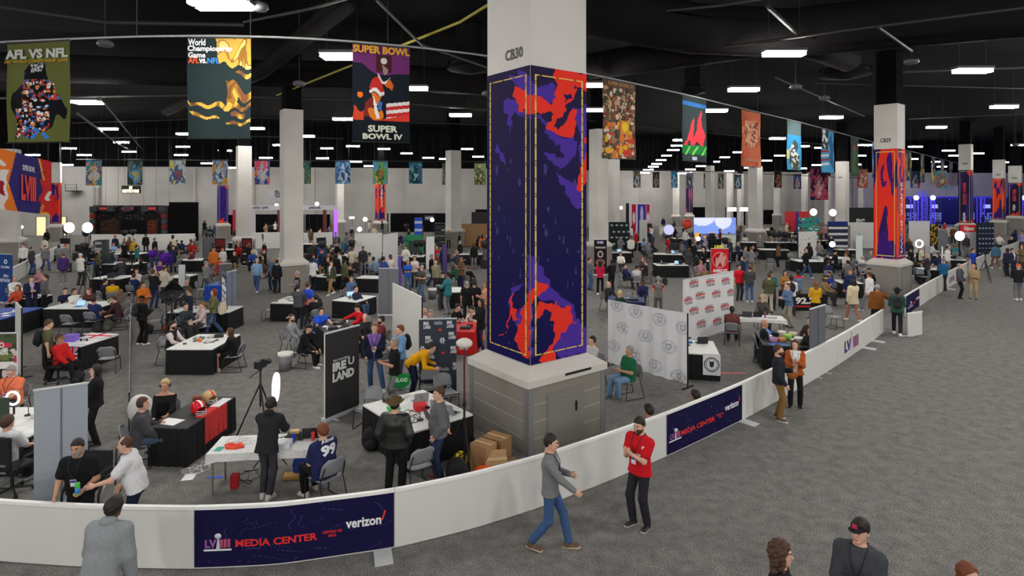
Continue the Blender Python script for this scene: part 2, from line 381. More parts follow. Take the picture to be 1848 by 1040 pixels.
# ---- skeleton
ARM = {'d': (.245, -.02, -.53), 't': (.13, -.40, -.30), 'x': (-.12, -.22, -.24), 'p': (.07, -.30, -.22), 'h': (.23, .03, -.40), 'k': (.215, -.09, -.46), 'f': (.05, -.15, .08),
       'b': (.05, .17, -.42), 'r': (.16, -.52, -.14), 'g': (.26, -.33, -.20), 'l': (.12, -.32, -.42), 'c': (.03, -.30, -.12), 's': (.45, -.20, -.10), 'w': (.22, -.16, -.49), 'e': (.20, -.42, -.28), 'z': (.42, -.3, -.28)}
def ik(a, t, l1, l2, pole):
    d = t - a; L = min(np.linalg.norm(d), (l1 + l2) * .993); n = unit(d); x = (l1 * l1 - l2 * l2 + L * L) / (2 * L)
    p = unit(pole - n * (pole @ n)); return a + n * x + p * math.sqrt(max(l1 * l1 - x * x, 0)), a + n * L
def skel(pose='stand', arms='dd', lean=0, side=0, fem=0, head=(0, 0), twist=0, feet=None, tgt=None, hip=None):
    k = {}; seat = pose == 'sit'; hz = .505 if seat else .93
    if pose == 'walk': hz = .905
    if hip: hz = hip
    l = R(lean); sd = R(side); s1 = unit(A3(math.sin(sd) * .6, -math.sin(l * .75), math.cos(l * .75))); s = unit(A3(math.sin(sd), -math.sin(l), math.cos(l)))
    tw = R(twist); X = A3(math.cos(tw), math.sin(tw), 0); fw = A3(math.sin(tw), -math.cos(tw), 0)
    k['P'] = A3(0, 0, hz); k['waist'] = k['P'] + .14 * s1; k['chest'] = k['waist'] + .22 * s; k['nb'] = k['chest'] + .175 * s
    sh = k['chest'] + .088 * s; k['X'] = X; k['s'] = s; k['s1'] = s1; w = .152 if fem else .176
    yaw, pit = R(head[0]), R(head[1]); t = l * .5 + pit
    hd = unit(A3(math.sin(sd) * .6, -math.sin(t), math.cos(t))); k['hc'] = k['nb'] + .045 * s + .105 * hd
    k['hR'] = np.array(Matrix.Rotation(yaw + tw, 3, 'Z') @ Matrix.Rotation(t, 3, 'X'))
    for i, sg in enumerate((1, -1)):
        S = sh + X * w * sg; k['sh', sg] = S; a = arms[i]
        o = ARM[a]; T = A3(*tgt[sg]) if tgt and sg in tgt else sh + X * o[0] * sg - fw * o[1] + A3(0, 0, o[2])
        pole = X * sg * .55 - fw * .55 + A3(0, 0, -.8)
        k['el', sg], k['wr', sg] = ik(S, T, .285, .255, pole)
        hp = k['P'] + A3(sg * .086, 0, -.01); k['hip', sg] = hp
        if feet: an = A3(*feet[i])
        elif seat: an = A3(sg * .13, -.44 + .05 * sg, .09)
        elif pose == 'walk': an = A3(sg * .085, -.27 * sg, .09 if sg > 0 else .13)
        else: an = A3(sg * .115, .03 * sg, .09)
        k['kn', sg], k['an', sg] = ik(hp, an, .43, .425, A3(sg * .12, -1, .25 if seat else 0)); k['pose'] = pose
    return k
def torso(P, k, g, b, fem, lo=0.02, top=True, belly=0):
    X = k['X']; s, s1 = k['s'], k['s1']; hipw = (.176 if fem else .168) + max(g, 0) * .9; wst = .12 if fem else .138
    d = s_ecap(P, k['P'] + s1 * lo, k['waist'], hipw * b + g, .122 * b + g, wst * b + g + belly * .4, .100 * b + g + belly * .5, X)
    d = smin(d, s_ecap(P, k['waist'], k['chest'], wst * b + g + belly * .4, .096 * b + g + belly * .6, .158 * b + g, .112 * b + g, X), .05)
    d = smin(d, s_ecap(P, k['chest'], k['nb'] - s * .035, .158 * b + g, .112 * b + g, .095 + g, .07 + g, X), .05)
    if belly: d = smin(d, s_ell(P, k['waist'] + np.cross(s, X) * -.0 + A3(X[1], -X[0], 0) * .05, (.12 + belly, .09 + belly, .12 + belly)), .05)
    if fem: d = smin(d, np.minimum(*[s_ell(P, k['chest'] + X * q * .068 + A3(X[1], -X[0], 0) * .085 + s * .0, (.055 + g,) * 3) for q in (1, -1)]), .03)
    for q in (1, -1): d = smin(d, s_cap(P, k['chest'] + s * .118 + X * q * .06, k['sh', q], .055 + g, .052 + g), .05)
    return d
def arm(P, k, q, g, upto=2.0, b=1.0):
    S, E, W_ = k['sh', q], k['el', q], k['wr', q]
    e = E if upto >= 1 else S + (E - S) * upto
    d = s_cap(P, S, e, .053 * b + g, (.045 if upto >= 1 else .049) * b + g)
    if upto > 1: d = smin(d, s_cap(P, E, E + (W_ - E) * (upto - 1), .044 * b + g, (.044 - .016 * (upto - 1)) * b + g), .02)
    return d
def leg(P, k, q, g, upto=2.0, b=1.0, flare=0.0):
    h, n, a = k['hip', q], k['kn', q], k['an', q]
    d = s_cap(P, h, n, .077 * b + g, .055 * b + g)
    if upto > 1:
        m = n + (a - n) * .35; e = n + (a - n) * min(upto - 1, 1)
        d = smin(d, np.minimum(s_cap(P, n, m, .053 * b + g, .056 * b + g), s_cap(P, m, e, .056 * b + g, .037 * b + g + flare)), .03)
    return d
def bounds(k, pad=.16):
    p = np.array([v for n, v in k.items() if isinstance(n, tuple) or n in ('P', 'waist', 'chest', 'nb')])
    return p.min(0) - pad, p.max(0) + pad
def mk(name, V, Q, mats, parent=None, mi=None, smooth=True):
    me = bpy.data.meshes.new(name); me.from_pydata(V.tolist(), [], Q.tolist())
    if mi is not None: me.polygons.foreach_set('material_index', np.asarray(mi, np.int32))
    if smooth: me.shade_smooth()
    me.update(); return new(name, me, mats, parent)
def skin(rgb): return mat('skin', rgb, .55, spec=.3)
def hairm(rgb): return mat('hair', rgb, .6, bump=60)
SK = {'l': (208, 163, 140), 'm': (188, 140, 113), 't': (160, 112, 84), 'd': (98, 64, 48)}
HC = {'dk': (34, 26, 22), 'br': (74, 48, 32), 'lb': (122, 86, 54), 'bl': (196, 166, 116), 'gy': (140, 136, 132), 'wh': (200, 198, 194), 'rd': (112, 58, 30), 'bk': (20, 18, 18)}
def frame_of(k, q):
    z = unit(k['wr', q] - k['el', q]); x = A3(0, -.7, .7) + k['X'] * -.25 * q; x = unit(x - z * (x @ z)); return np.stack([x, np.cross(z, x) * (1 if True else 0), z], 1)
def parts_of(k, cell, b, fem, spec, near=True):
    """every piece of a dressed figure as (name, V, Q, mi)"""
    g = spec; lo, hi = bounds(k); out = []
    hcell = .007 if near and cell < .017 else .012
    def body(P):
        d = torso(P, k, -.006, b, fem)
        for q in (1, -1): d = smin(d, arm(P, k, q, -.004, 2, b), .03); d = smin(d, leg(P, k, q, -.004, 2, b), .03)
        return smin(d, s_cap(P, k['nb'] - k['s'] * .06, k['nb'] + (k['hc'] - k['nb']) * .45, .055, .05), .03)
    bV, bQ = nets(body, lo, hi, cell); Vs = [bV]; Qs = [bQ]; ms = [np.zeros(len(bQ), int)]; n = len(bV)
    hV, hQ, hm = head_tpl(hcell); Vs.append(hV @ k['hR'].T + k['hc']); Qs.append(hQ + n); ms.append(hm); n += len(hV)
    for q in (1, -1):
        V, Q = hand_tpl(g.get('curl', 25), .0075 if near and cell < .017 else .012); V = V * A3(1, q, 1); Q = Q if q > 0 else Q[:, ::-1]
        Vs.append(V @ frame_of(k, q).T + k['wr', q]); Qs.append(Q + n); ms.append(np.zeros(len(Q), int)); n += len(V)
    out.append(('body', np.concatenate(Vs), np.concatenate(Qs), np.concatenate(ms)))
    tg, slv, hem, bag = g.get('loose', .014), g.get('sleeve', 2), g.get('hem', -.07), g.get('belly', 0)
    s1 = k['s1']; hp = k['P'] + s1 * hem; side = k['X']
    def top(P):
        d = torso(P, k, tg, b, fem, lo=min(hem, .02), belly=bag); d = np.maximum(d, -(P - hp) @ s1)
        if slv > 0:
            for q in (1, -1): d = smin(d, arm(P, k, q, tg * (1 if slv > 1 else 1.4), slv - (.06 if slv == 2 else 0), b), .035)
        d = np.maximum(d, (P - k['nb'] - k['s'] * g.get('neck', .01)) @ k['s'] - .0)
        return d
    V, Q = nets(top, lo, hi, cell); mi = np.zeros(len(Q), int); c = V[Q].mean(1)
    if g.get('inner'):
        r = c - k['waist']; up = r @ k['s']; la = np.abs(r @ side); fr = r @ A3(side[1], -side[0], 0)
        mi[(fr > .04) & (la < g['inner'] * (.35 + np.clip(up / .38, -.3, 1))) & (np.linalg.norm(r - np.outer(up, k['s']), axis=1) < .3)] = 1
    if g.get('yoke'): mi[(c - k['chest']) @ k['s'] > g['yoke']] = 1
    if g.get('vest'):
        for q in (1, -1):
            dist = s_cap(c, k['sh', q] + (k['el', q] - k['sh', q]) * .25, k['el', q], .05, .05); mi[dist < .06] = 1; mi[s_cap(c, k['el', q], k['wr', q], .05, .05) < .05] = 1
    if g.get('band'): r_ = (c - k['P']) @ s1; mi[(r_ > g['band'][0]) & (r_ < g['band'][1])] = 1
    out.append(('top', V, Q, mi))
    if g.get('skirt'):
        kn = (k['kn', 1] + k['kn', -1]) / 2; e = k['P'] + (kn - k['P']) * g['skirt']
        def low(P):
            d = s_ecap(P, k['P'] + k['s1'] * .04, e, .17 * b, .125 * b, .19, .14, A3(1, 0, 0)); return np.maximum(d, (P - e) @ unit(e - k['P']))
    else:
        up2 = g.get('leglen', 1.95)
        def low(P):
            d = s_ecap(P, k['P'] - s1 * .03, k['P'] + s1 * .09, .158 * b + .004, .112 * b + .006, .145 * b + .004, .105 * b + .006, A3(1, 0, 0))
            for q in (1, -1): d = smin(d, leg(P, k, q, .012, up2, b, g.get('flare', .012)), .035)
            return np.maximum(d, (P - k['P'] - s1 * .11) @ s1)
    V, Q = nets(low, np.minimum(lo, [min(lo[0], -.25), lo[1], 0]), hi, cell); out.append(('low', V, Q, None))
    return out
def shoe_frames(k):
    r = []
    for q in (1, -1):
        a = k['an', q]; up = a[2] - .09; tilt = min(max(up, 0) * 3.2, .9); rz = .18 * q
        M = Matrix.Rotation(rz, 3, 'Z') @ Matrix.Rotation(tilt, 3, 'X'); r.append((np.array(M), A3(a[0], a[1], a[2] - .09 + (.0 if tilt < .05 else -.015))))
    return r
PEOPLE = []
TOPN = {2: 'sweater', .55: 'shirt'}
def person(u, v, yaw, label, top=(60, 60, 64), low=(40, 42, 52), hair='short', hc='dk', sk='l', pose='stand', arms='dd', kind='shirt', topm=None, lowname='trousers', shoes=(30, 30, 32), sole=None,
           h=1.77, b=1.0, fem=0, feetv=None, extras=(), inner_c=None, chair=True, beard=None, capc=None, curl=25, cat='person', ground=None, **kw):
    sp = {x: kw.pop(x) for x in ('loose', 'sleeve', 'hem', 'belly', 'neck', 'inner', 'yoke', 'vest', 'band', 'skirt', 'leglen', 'flare') if x in kw}; sp['curl'] = curl
    k = skel(pose, arms, fem=fem, **kw); s = h / 1.77; yr = R(yaw); Rz = Matrix.Rotation(yr, 3, 'Z')
    zt = (k['hc'][2] + .125) * s; off = Rz @ Vector((k['hc'][0], k['hc'][1], 0)) * s
    if ground is not None: root_p = Vector(ground)
    elif feetv: root_p = at(u, feetv)
    else: p = at(u, v, zt); root_p = Vector((p.x - off.x, p.y - off.y, 0))
    Y = root_p.y; cell = min(max(.0125, Y * .00125), .028)
    ps = parts_of(k, cell, b, fem, sp)
    hm = hairm(HC[hc]); sm = skin(SK[sk])
    body = mk('person', ps[0][1], ps[0][2], [sm, mat('eye_white', (210, 205, 200), .3), mat('iris', (50, 36, 28), .3), hm, mat('lips', tuple(int(c * f) for c, f in zip(SK[sk], (.88, .72, .70))), .5)], None, ps[0][3])
    body.location = root_p; body.rotation_euler.z = yr; body.scale = (s, s, s)
    tm = topm or cloth(top)
    mk(kind, ps[1][1], ps[1][2], [tm, cloth(inner_c or (225, 225, 225))], body, ps[1][3])
    mk('skirt' if sp.get('skirt') else lowname, ps[2][1], ps[2][2], cloth(low), body)
    for M, o in shoe_frames(k):
        V, Q, mi = shoe_tpl(.012); mk('shoe', V @ M.T + o, Q, [plain(shoes, .5), plain(sole or (shoes if sum(shoes) > 300 else (150, 148, 144)), .6)], body, mi)
    def onhead(kd, name, m):
        V, Q = hair_tpl(kd, .009 if Y < 12 else .012); return mk(name, V @ k['hR'].T + k['hc'], Q, m, body)
    if hair in ('cap', 'capback', 'beanie', 'hat'):
        onhead(hair, {'cap': 'cap', 'capback': 'cap', 'beanie': 'beanie', 'hat': 'brimmed_hat'}[hair], cloth(capc or (28, 28, 30)))
        if hair != 'beanie': onhead('short', 'hair', hm)
    elif hair != 'bald': onhead(hair, 'hair', hm)
    if beard: onhead('beard', 'beard', hairm(HC[beard]))
    fwd = A3(k['X'][1], -k['X'][0], 0); dep_ = .112 * b + sp.get('loose', .014) + sp.get('belly', 0) * .9 + .012
    for x in extras:
        if x == 'headset': onhead('headset', 'headphones', plain((26, 26, 28), .4))
        elif x == 'hood': onhead('hood', 'hood', tm)
        elif x in ('lanyard', 'badge'):
            c = k['chest'] + fwd * (dep_ + .0); st = (222, 222, 224) if x == 'badge' else (20, 20, 24)
            n0 = k['nb'] + k['s'] * .02; w = k['waist'] + fwd * (dep_ + .012) + k['s'] * .10
            pts = [w, c + k['X'] * .06 + k['s'] * .06, n0 + k['X'] * .085 + fwd * .055, n0 + k['X'] * .07 - fwd * .06, n0 - k['X'] * .07 - fwd * .06, n0 - k['X'] * .085 + fwd * .055, c - k['X'] * .06 + k['s'] * .06, w]
            MB().tube(pts, .006, 5).build('lanyard', plain((28, 28, 40)), body)
            q = Matrix((Vector(k['X']), Vector(-fwd), Vector(k['s']))).transposed()
            MB().box(w - k['s'] * .06 + fwd * .008, (.085, .006, .12), M=q).build('badge', plain((220, 220, 228)), body)
            MB().box(w - k['s'] * .03 + fwd * .0115, (.08, .002, .04), M=q).build('badge_stripe', plain((70, 50, 140)), body)
        elif x == 'backpack':
            ob = MB().ball((0, 0, 0), (.15, .095, .23), 14).build('backpack', mat('bag_cloth', kw.get('bagc', (26, 26, 28)), .8), None, True)
            ob.matrix_world = Matrix.Translation(root_p + Rz @ Vector((k['chest'] - fwd * (dep_ + .075) - k['s'] * .04) * s)) @ Rz.to_4x4() @ Matrix.Diagonal((s, s, s, 1))
            MB().ball((0, .07, -.07), (.11, .05, .11), 10).build('front_pocket', mat('bag_cloth', (34, 34, 38), .8), ob, True)
            for q in (1, -1): MB().tube([(q * .09, -.06, .18), (q * .1, -.17, .15), (q * .1, -.19, 0), (q * .09, -.06, -.15)], .014, 5).build('strap', BLACK, ob)
            tag(ob, ' '.join(('backpack worn by the ' + label.replace('person in ', 'one in ', 1)).split()[:16]), 'backpack')
        elif x == 'phone':
            w = (k['wr', 1] + k['wr', -1]) / 2 + fwd * .08
            ob = MB().box((0, 0, 0), (.075, .012, .15)).build('phone', BLACK, None)
            MB().box((0, .007, 0), (.068, .003, .14)).build('screen', plain((60, 70, 90), .2), ob)
            ob.location = root_p + Rz @ Vector(w * s); ob.rotation_euler = (R(-50), 0, yr); tag(ob, 'phone held by the ' + label.replace('person in ', 'one in ', 1), 'phone')
    tag(body, label, 'person'); u_, v_ = px(root_p + off + Vector((0, 0, zt))); PEOPLE.append((body, k, root_p, s, yr))
    if pose == 'sit' and chair: chair_at(root_p + Rz @ Vector((0, .02, 0)) * s, yaw, 'grey chair under the ' + label.replace('person in ', 'one in ', 1))
    return body, k, root_p, s, Rz
# ---- chairs
_chair = []
def chair_proto():
    root = empty('stacking_chair', (0, 0, 0)); g = plain((128, 130, 134), .45)
    def shell(fn, nx, ny, th):
        mb = MB(); top = []
        for j in range(ny + 1):
            for i in range(nx + 1): top.append(fn(i / nx * 2 - 1, j / ny))
        n = len(top); vs = top + [(p[0], p[1] + th[0], p[2] + th[1]) for p in top]; fs = []
        for j in range(ny):
            for i in range(nx):
                a = j * (nx + 1) + i; fs += [(a, a + 1, a + nx + 2, a + nx + 1), (n + a, n + a + nx + 1, n + a + nx + 2, n + a + 1)]
        for i in range(nx): fs += [(i, n + i, n + i + 1, i + 1)]; a = ny * (nx + 1) + i; fs += [(a + 1, n + a + 1, n + a, a)]
        for j in range(ny): a = j * (nx + 1); fs += [(a + nx + 1, n + a + nx + 1, n + a, a)]; a += nx; fs += [(a, n + a, n + a + nx + 1, a + nx + 1)]
        return mb.add(vs, fs)
    shell(lambda x, t: (x * .225 * (1 - .12 * abs(2 * t - 1) ** 4), -.23 + .44 * t, .445 - .012 * (1 - x * x) + (-.03 * (1 - t / .25) if t < .25 else 0)), 6, 8, (0, -.014)).build('seat', g, root, True)
    shell(lambda x, t: (x * (.235 - .045 * max(0, (t - .55) / .45) ** 2.0) * math.sqrt(max(1 - max(0, (t - .72) / .30) ** 2 * .75, .05)), .20 + .10 * t + .05 * x * x * -1 + .02, .52 + .30 * t), 8, 8, (.014, 0)).build('backrest', g, root, True)
    for q in (1, -1):
        MB().tube([(q * .235, -.22, .43), (q * .24, -.26, .02)], .011).build('leg', METAL, root)
        MB().tube([(q * .225, .19, .43), (q * .24, .30, .02)], .011).build('leg', METAL, root)
        MB().tube([(q * .225, .17, .42), (q * .22, .23, .55), (q * .20, .28, .70)], .011).build('back_post', METAL, root)
        MB().tube([(q * .24, -.26, .015), (q * .24, .30, .015)], .010).build('floor_runner', METAL, root)
    MB().tube([(-.23, -.20, .425), (.23, -.20, .425)], .009).build('stretcher', METAL, root)
    return root
def chair_at(p, yaw, label=None, base=None):
    if not _chair: o = chair_proto(); _chair.append(o)
    else: o = copy_tree(_chair[0])
    o.location = (p[0], p[1], 0); o.rotation_euler.z = R(yaw)
    if label and len(label.split()) <= 16: tag(o, label, 'chair', 'grey stacking chairs')
    elif label: tag(o, ' '.join(label.split()[:16]), 'chair', 'grey stacking chairs')
    else: later(o, base or 'empty grey chair', 'chair', 'grey stacking chairs')
    return o
# ================================================================== the hall
def carpet():
    m = bpy.data.materials.new('speckled_grey_carpet'); m.use_nodes = True; nt = m.node_tree; L = nt.links.new; b = nt.nodes['Principled BSDF']
    tc = nt.nodes.new('ShaderNodeTexCoord'); mp = nt.nodes.new('ShaderNodeMapping'); L(tc.outputs['Object'], mp.inputs[0])
    n1 = nt.nodes.new('ShaderNodeTexNoise'); n1.inputs['Scale'].default_value = 64; n1.inputs['Detail'].default_value = 4; n1.inputs['Roughness'].default_value = .8
    n2 = nt.nodes.new('ShaderNodeTexNoise'); n2.inputs['Scale'].default_value = 4.2; n2.inputs['Detail'].default_value = 6; n2.inputs['Roughness'].default_value = .68
    mp.inputs['Scale'].default_value = (1, 1.0, 1); L(mp.outputs[0], n1.inputs[0]); L(mp.outputs[0], n2.inputs[0])
    r1 = nt.nodes.new('ShaderNodeValToRGB'); e = r1.color_ramp.elements
    e[0].position = .36; e[0].color = (*lin((60, 59, 59)), 1); e[1].position = .66; e[1].color = (*lin((186, 181, 175)), 1)
    x = e.new(.5); x.color = (*lin((110, 108, 105)), 1)
    r2 = nt.nodes.new('ShaderNodeMapRange'); r2.inputs[1].default_value = .34; r2.inputs[2].default_value = .64; r2.inputs[3].default_value = .72; r2.inputs[4].default_value = 1.1
    mx = nt.nodes.new('ShaderNodeMix'); mx.data_type = 'RGBA'; mx.blend_type = 'MULTIPLY'; mx.inputs[0].default_value = 1
    L(n1.outputs['Fac'], r1.inputs[0]); L(n2.outputs['Fac'], r2.inputs[0]); L(r1.outputs[0], mx.inputs[6]); L(r2.outputs[0], mx.inputs[7]); L(mx.outputs[2], b.inputs['Base Color'])
    b.inputs['Roughness'].default_value = .95; b.inputs['Specular IOR Level'].default_value = .1
    bp = nt.nodes.new('ShaderNodeBump'); bp.inputs['Strength'].default_value = .35; bp.inputs['Distance'].default_value = .01; L(n1.outputs['Fac'], bp.inputs['Height']); L(bp.outputs[0], b.inputs['Normal'])
    return m
struct(MB().box((15, 30, -.1), (260, 164, .2)).build('floor', carpet()))
CEIL = mat('black_ceiling', (14, 14, 15), .9, bump=.8, spec=.04)
struct(MB().box((15, 30, 12.6), (260, 164, .2)).build('ceiling', CEIL))
WALLM = mat('warm_grey_wall_paint', (160, 157, 153), .85, bump=.35); BLK = mat('black_upper_wall', (14, 14, 15), .9, spec=.04)
wp = [(-180, 66), (70, 67.7), (420, 69), (900, 76), (1070, 82), (1500, 92), (1848, 97), (2060, 99)]
WP = [((u - U0) * y / F, y) for u, y in wp]
def wally(u): return float(np.interp(u, [p[0] for p in wp], [p[1] for p in wp]))
mb = MB()
for a, b in zip(WP, WP[1:]):
    mb.add([(*a, 0), (*b, 0), (*b, 7.9), (*a, 7.9), (a[0], a[1] + .4, 0), (b[0], b[1] + .4, 0)], [(0, 1, 2, 3)], 0); mb.add([(*a, 7.9), (*b, 7.9), (*b, 12.5), (*a, 12.5)], [(0, 1, 2, 3)], 1)
struct(mb.build('wall_back', [WALLM, BLK]))
for nm, a, b in (('wall_left', WP[0], (-44, -48)), ('wall_right', WP[-1], (60, -48)), ('wall_front', (-44, -48), (60, -48))):
    struct(MB().add([(*a, 0), (*b, 0), (*b, 7.9), (*a, 7.9)], [(0, 1, 2, 3)], 0).add([(*a, 7.9), (*b, 7.9), (*b, 12.5), (*a, 12.5)], [(0, 1, 2, 3)], 1).build(nm, [WALLM, BLK]))
k = 0
for u in (178, 352, 456, 560, 726, 890, 1105, 1155, 1182, 1265, 1318, 1402, 1433, 1468, 1540, 1580):       # pilasters and panel joints of the back wall
    y = wally(u) - .1; k += 1; w = random.choice((.25, .5, 1.1)); struct(MB().box(((u - U0) * y / F, y, 3.9), (w, .3, 7.75)).build('trim_%d' % k, WALLM))
for i, (u, v, w) in enumerate(((75, 427, 1.05), (113, 427, .8))):     # two lit doorways
    y = wally(u) - .08; r = empty('door_%d' % (i + 1), ((u - U0) * y / F, y, 0)); struct(r)
    MB().box((0, 0, 1.05), (w, .06, 2.1)).build('door_leaf', mat('lit_doorway', (250, 214, 160), .6, emit=.9), r)
    for q in (-1, 1): MB().box((q * (w / 2 + .05), -.02, 1.08), (.1, .12, 2.16)).build('door_frame', plain((150, 146, 140)), r)
    MB().box((0, -.02, 2.16), (w + .2, .12, .1)).build('door_frame', plain((150, 146, 140)), r)
for u0, u1, vt, vb in ((404, 428, 388, 413), (454, 507, 387, 418), (548, 596, 387, 416), (645, 806, 385, 417), (858, 884, 378, 400), (1232, 1272, 374, 396), (1292, 1345, 374, 393), (1375, 1400, 379, 400)):   # black drape runs along the wall
    y = wally((u0 + u1) / 2) - .5; a = dep(u0, vt, y); b = dep(u1, vb, y); n = max(8, int((b.x - a.x) * 6)); mb = MB(); 
    pts = [(a.x + (b.x - a.x) * i / n, y + .08 * math.sin(i * 1.9)) for i in range(n + 1)]
    mb.add([(*p, 0) for p in pts] + [(*p, a.z) for p in pts], [(i, i + 1, n + 2 + i, n + 1 + i) for i in range(n)])
    later(mb.build('drape', mat('black_drape', (18, 18, 20), .95, spec=.05), None, True), 'run of black drape along the back wall', 'drape', None, ((u0 + u1) / 2, (vt + vb) / 2))
# ------------------------------------------------------------------ ceiling services
def service(name, pts, z, r, label, m, n=10):
    P = [at(u, v, z) for u, v in pts]; o = MB().tube(P, r, n).build(name, m, None, n > 6); tag(o, label, name.split('_')[-1]); return o
DUCTM = mat('black_duct', (27, 26, 26), .8, bump=.7, spec=.04); PIPEM = mat('dark_pipe', (50, 49, 48), .6, .3)
service('ventilation_duct', [(1000, 5), (1250, 52), (1420, 60), (1848, 18), (2000, 0)], 10.9, .85, 'large round black duct crossing the ceiling above the second wrapped column', DUCTM, 20)
service('ventilation_duct', [(1390, 58), (1470, 84), (1530, 108)], 10.8, .5, 'short round duct stub ending open beside the ceiling diffuser', DUCTM, 16)
service('ventilation_duct', [(1064, 120), (1180, 103), (1400, 70)], 10.9, .6, 'black duct behind the banner cable next to the tall wrapped column', DUCTM, 16)
service('ventilation_duct', [(640, -8), (470, 130), (300, 200)], 11, .35, 'slim black duct slanting above the purple poster banner', DUCTM, 12)
service('ventilation_duct', [(0, 120), (300, 130), (620, 135), (880, 150)], 11.3, .7, 'long low black duct behind the three big poster banners', DUCTM, 14)
PI_ = [([(-40, 178), (340, 172), (640, 180), (880, 198)], 10.2), ([(130, 222), (460, 212), (900, 226)], 10.3), ([(180, 176), (250, 262), (272, 287)], 9.8), ([(140, 205), (210, 258), (278, 292)], 9.6),
       ([(1062, 218), (1240, 236), (1500, 262)], 10), ([(1260, 92), (1500, 58), (1848, 14)], 10.2), ([(1386, 12), (1440, 62), (1490, 82)], 10.4), ([(1586, 50), (1645, 92)], 10), ([(500, 172), (830, 40), (905, -6)], 10.6),
       ([(1630, 130), (1848, 122)], 10.8), ([(1470, 150), (1848, 160)], 10.9), ([(1400, 140), (1560, 210)], 10.5), ([(0, 12), (190, 40), (440, 45)], 11), ([(680, 0), (760, 80), (880, 122)], 10.4), ([(440, 40), (560, 16), (640, -6)], 10.8),
       ([(60, 250), (460, 246), (620, 250)], 10.3), ([(1100, 30), (1300, 10), (1420, -10)], 11), ([(1640, 215), (1848, 206)], 10.6)]
YEL = mat('yellow_pipe', (150, 140, 40), .6)
for i, (pts, z) in enumerate(PI_):
    o = MB().tube([at(u, v, z) for u, v in pts], .045 if i % 3 else .07, 6).build('ceiling_pipe', YEL if i == 8 else PIPEM); later(o, ('yellow' if i == 8 else 'thin dark') + ' pipe under the ceiling', 'pipe', None, pts[1])
for u, v, r in ((848, 126, 1.0), (1525, 137, 1.1), (1250, 168, .7)):
    p = at(u, v, 10.6); ro = empty('ceiling_diffuser', p)
    for i in range(4): MB().lathe([(r * (1 - i * .22), 0), (r * (1 - i * .22) - .1, .05), (r * (1 - i * .22) - .12, .3), (r * (1 - i * .22) - .02, .3)], 28, (0, 0, -.05 * i)).build('ring', DUCTM, ro, True)
    MB().cyl((0, 0, .25), (0, 0, 1.9), r * .6, n=18).build('duct_drop', DUCTM, ro); later(ro, 'round black ceiling diffuser of stepped rings', 'diffuser')
for u, v, z in ((190, 80, 10.2), (1645, 112, 10), (1488, 178, 9.8), (540, 152, 9.6), (1436, 158, 9.6), (1833, 262, 9.0), (466, 14, 9.9), (880, 170, 9.4)):
    p = at(u, v, z); ro = empty('hanging_speaker', p); MB().cyl((0, 0, .1), (0, 0, 12.5 - z), .015, n=6).build('hanging_rod', PIPEM, ro)
    MB().lathe([(.06, .16), (.22, .1), (.25, 0), (.2, -.06), (.05, -.09)], 16).build('speaker_body', mat('speaker_grey', (84, 84, 86), .5), ro, True); later(ro, 'small round device hanging from the ceiling', 'speaker')
# ------------------------------------------------------------------ LED strips
LED = mat('lit_diffuser', (255, 252, 247), .5, emit=LAMP); LED2 = mat('lit_diffuser', (255, 252, 247), .5, emit=LAMP * .4); HOUS = mat('lamp_housing', (60, 60, 62), .6)
def light_fix(u, v, twin=False):
    y = min((9.8 - H) * F / (VH - v), wally(u) - 6); p = dep(u, v, y); r = empty('ceiling_light', p)
    for q in ((-.19, .19) if twin else (0,)):
        MB().box((0, q, .11), (1.36, .30 if twin else .42, .10)).build('housing', HOUS, r); MB().box((0, q, 0), (1.28, .24 if twin else .36, .13)).build('diffuser', LED if y < 62 else LED2, r)
    for q in (-.5, .5): MB().cyl((q, 0, .12), (q, 0, 12.5 - p.z), .008, n=4).build('hanging_wire', PIPEM, r)
    later(r, 'lit LED strip', 'ceiling light', 'LED strips hung from the ceiling'); return r
LP = '398,8,1 617,102,1 745,160 158,185,1 1415,97 1755,128 1342,162 1690,230 1812,193 1500,212 1291,200 1071,199 620,215 831,208 553,246 460,232 637,264 693,269 734,277 773,285 582,286 642,292 195,233 219,257 233,274 125,268 152,280 59,280 119,298 334,242 330,265 327,280 406,272 375,295 425,303 505,262 843,269 863,283 803,287 668,300 1228,253 1223,263 1215,271 1203,281 1193,289 1185,296 1179,301 1170,306 1163,312 1333,275 1308,284 1290,292 1265,300 1246,306 1230,313 1352,303 1316,309 1407,281 1447,304 1384,290 1474,298 1403,250 1448,264 1482,267 1553,281 1560,262 1545,297 1652,265 1648,287 1690,292 1712,272 1722,281 1765,277 1820,293 1838,262 1700,301 13,245 480,285 700,255 590,268 1062,154 1090,250 900,262 1130,270'
for s_ in LP.split():
    q = s_.split(','); light_fix(int(q[0]), int(q[1]), len(q) > 2)
# ------------------------------------------------------------------ columns
CONC = mat('grey_column_paint', (200, 196, 190), .75, bump=.5); PED = mat('painted_block', (132, 127, 119), .7, bump=.6); CAPM = mat('pedestal_cap', (196, 192, 184), .7)
GUARD = mat('diamond_plate', (150, 150, 152), .4, .5, bump=90); INK = plain((70, 70, 72)); GOLD = (214, 186, 96)
RED = (226, 52, 38); PUR = (74, 48, 150); NAVY = (30, 24, 78); WHT = plain((232, 232, 234))
def column_solid(root, axes, c0, w, zb, zt, name, m, z2=12.5):
    ex, ey = axes; P = [c0, c0 + ex * w[0], c0 + ex * w[0] + ey * w[1], c0 + ey * w[1]]
    vs = [(p.x, p.y, zb) for p in P] + [(p.x, p.y, zt) for p in P]
    return MB().add(vs, [(3, 2, 1, 0), (4, 5, 6, 7), (0, 1, 5, 4), (1, 2, 6, 5), (2, 3, 7, 6), (3, 0, 4, 7)]).build(name, m, root)
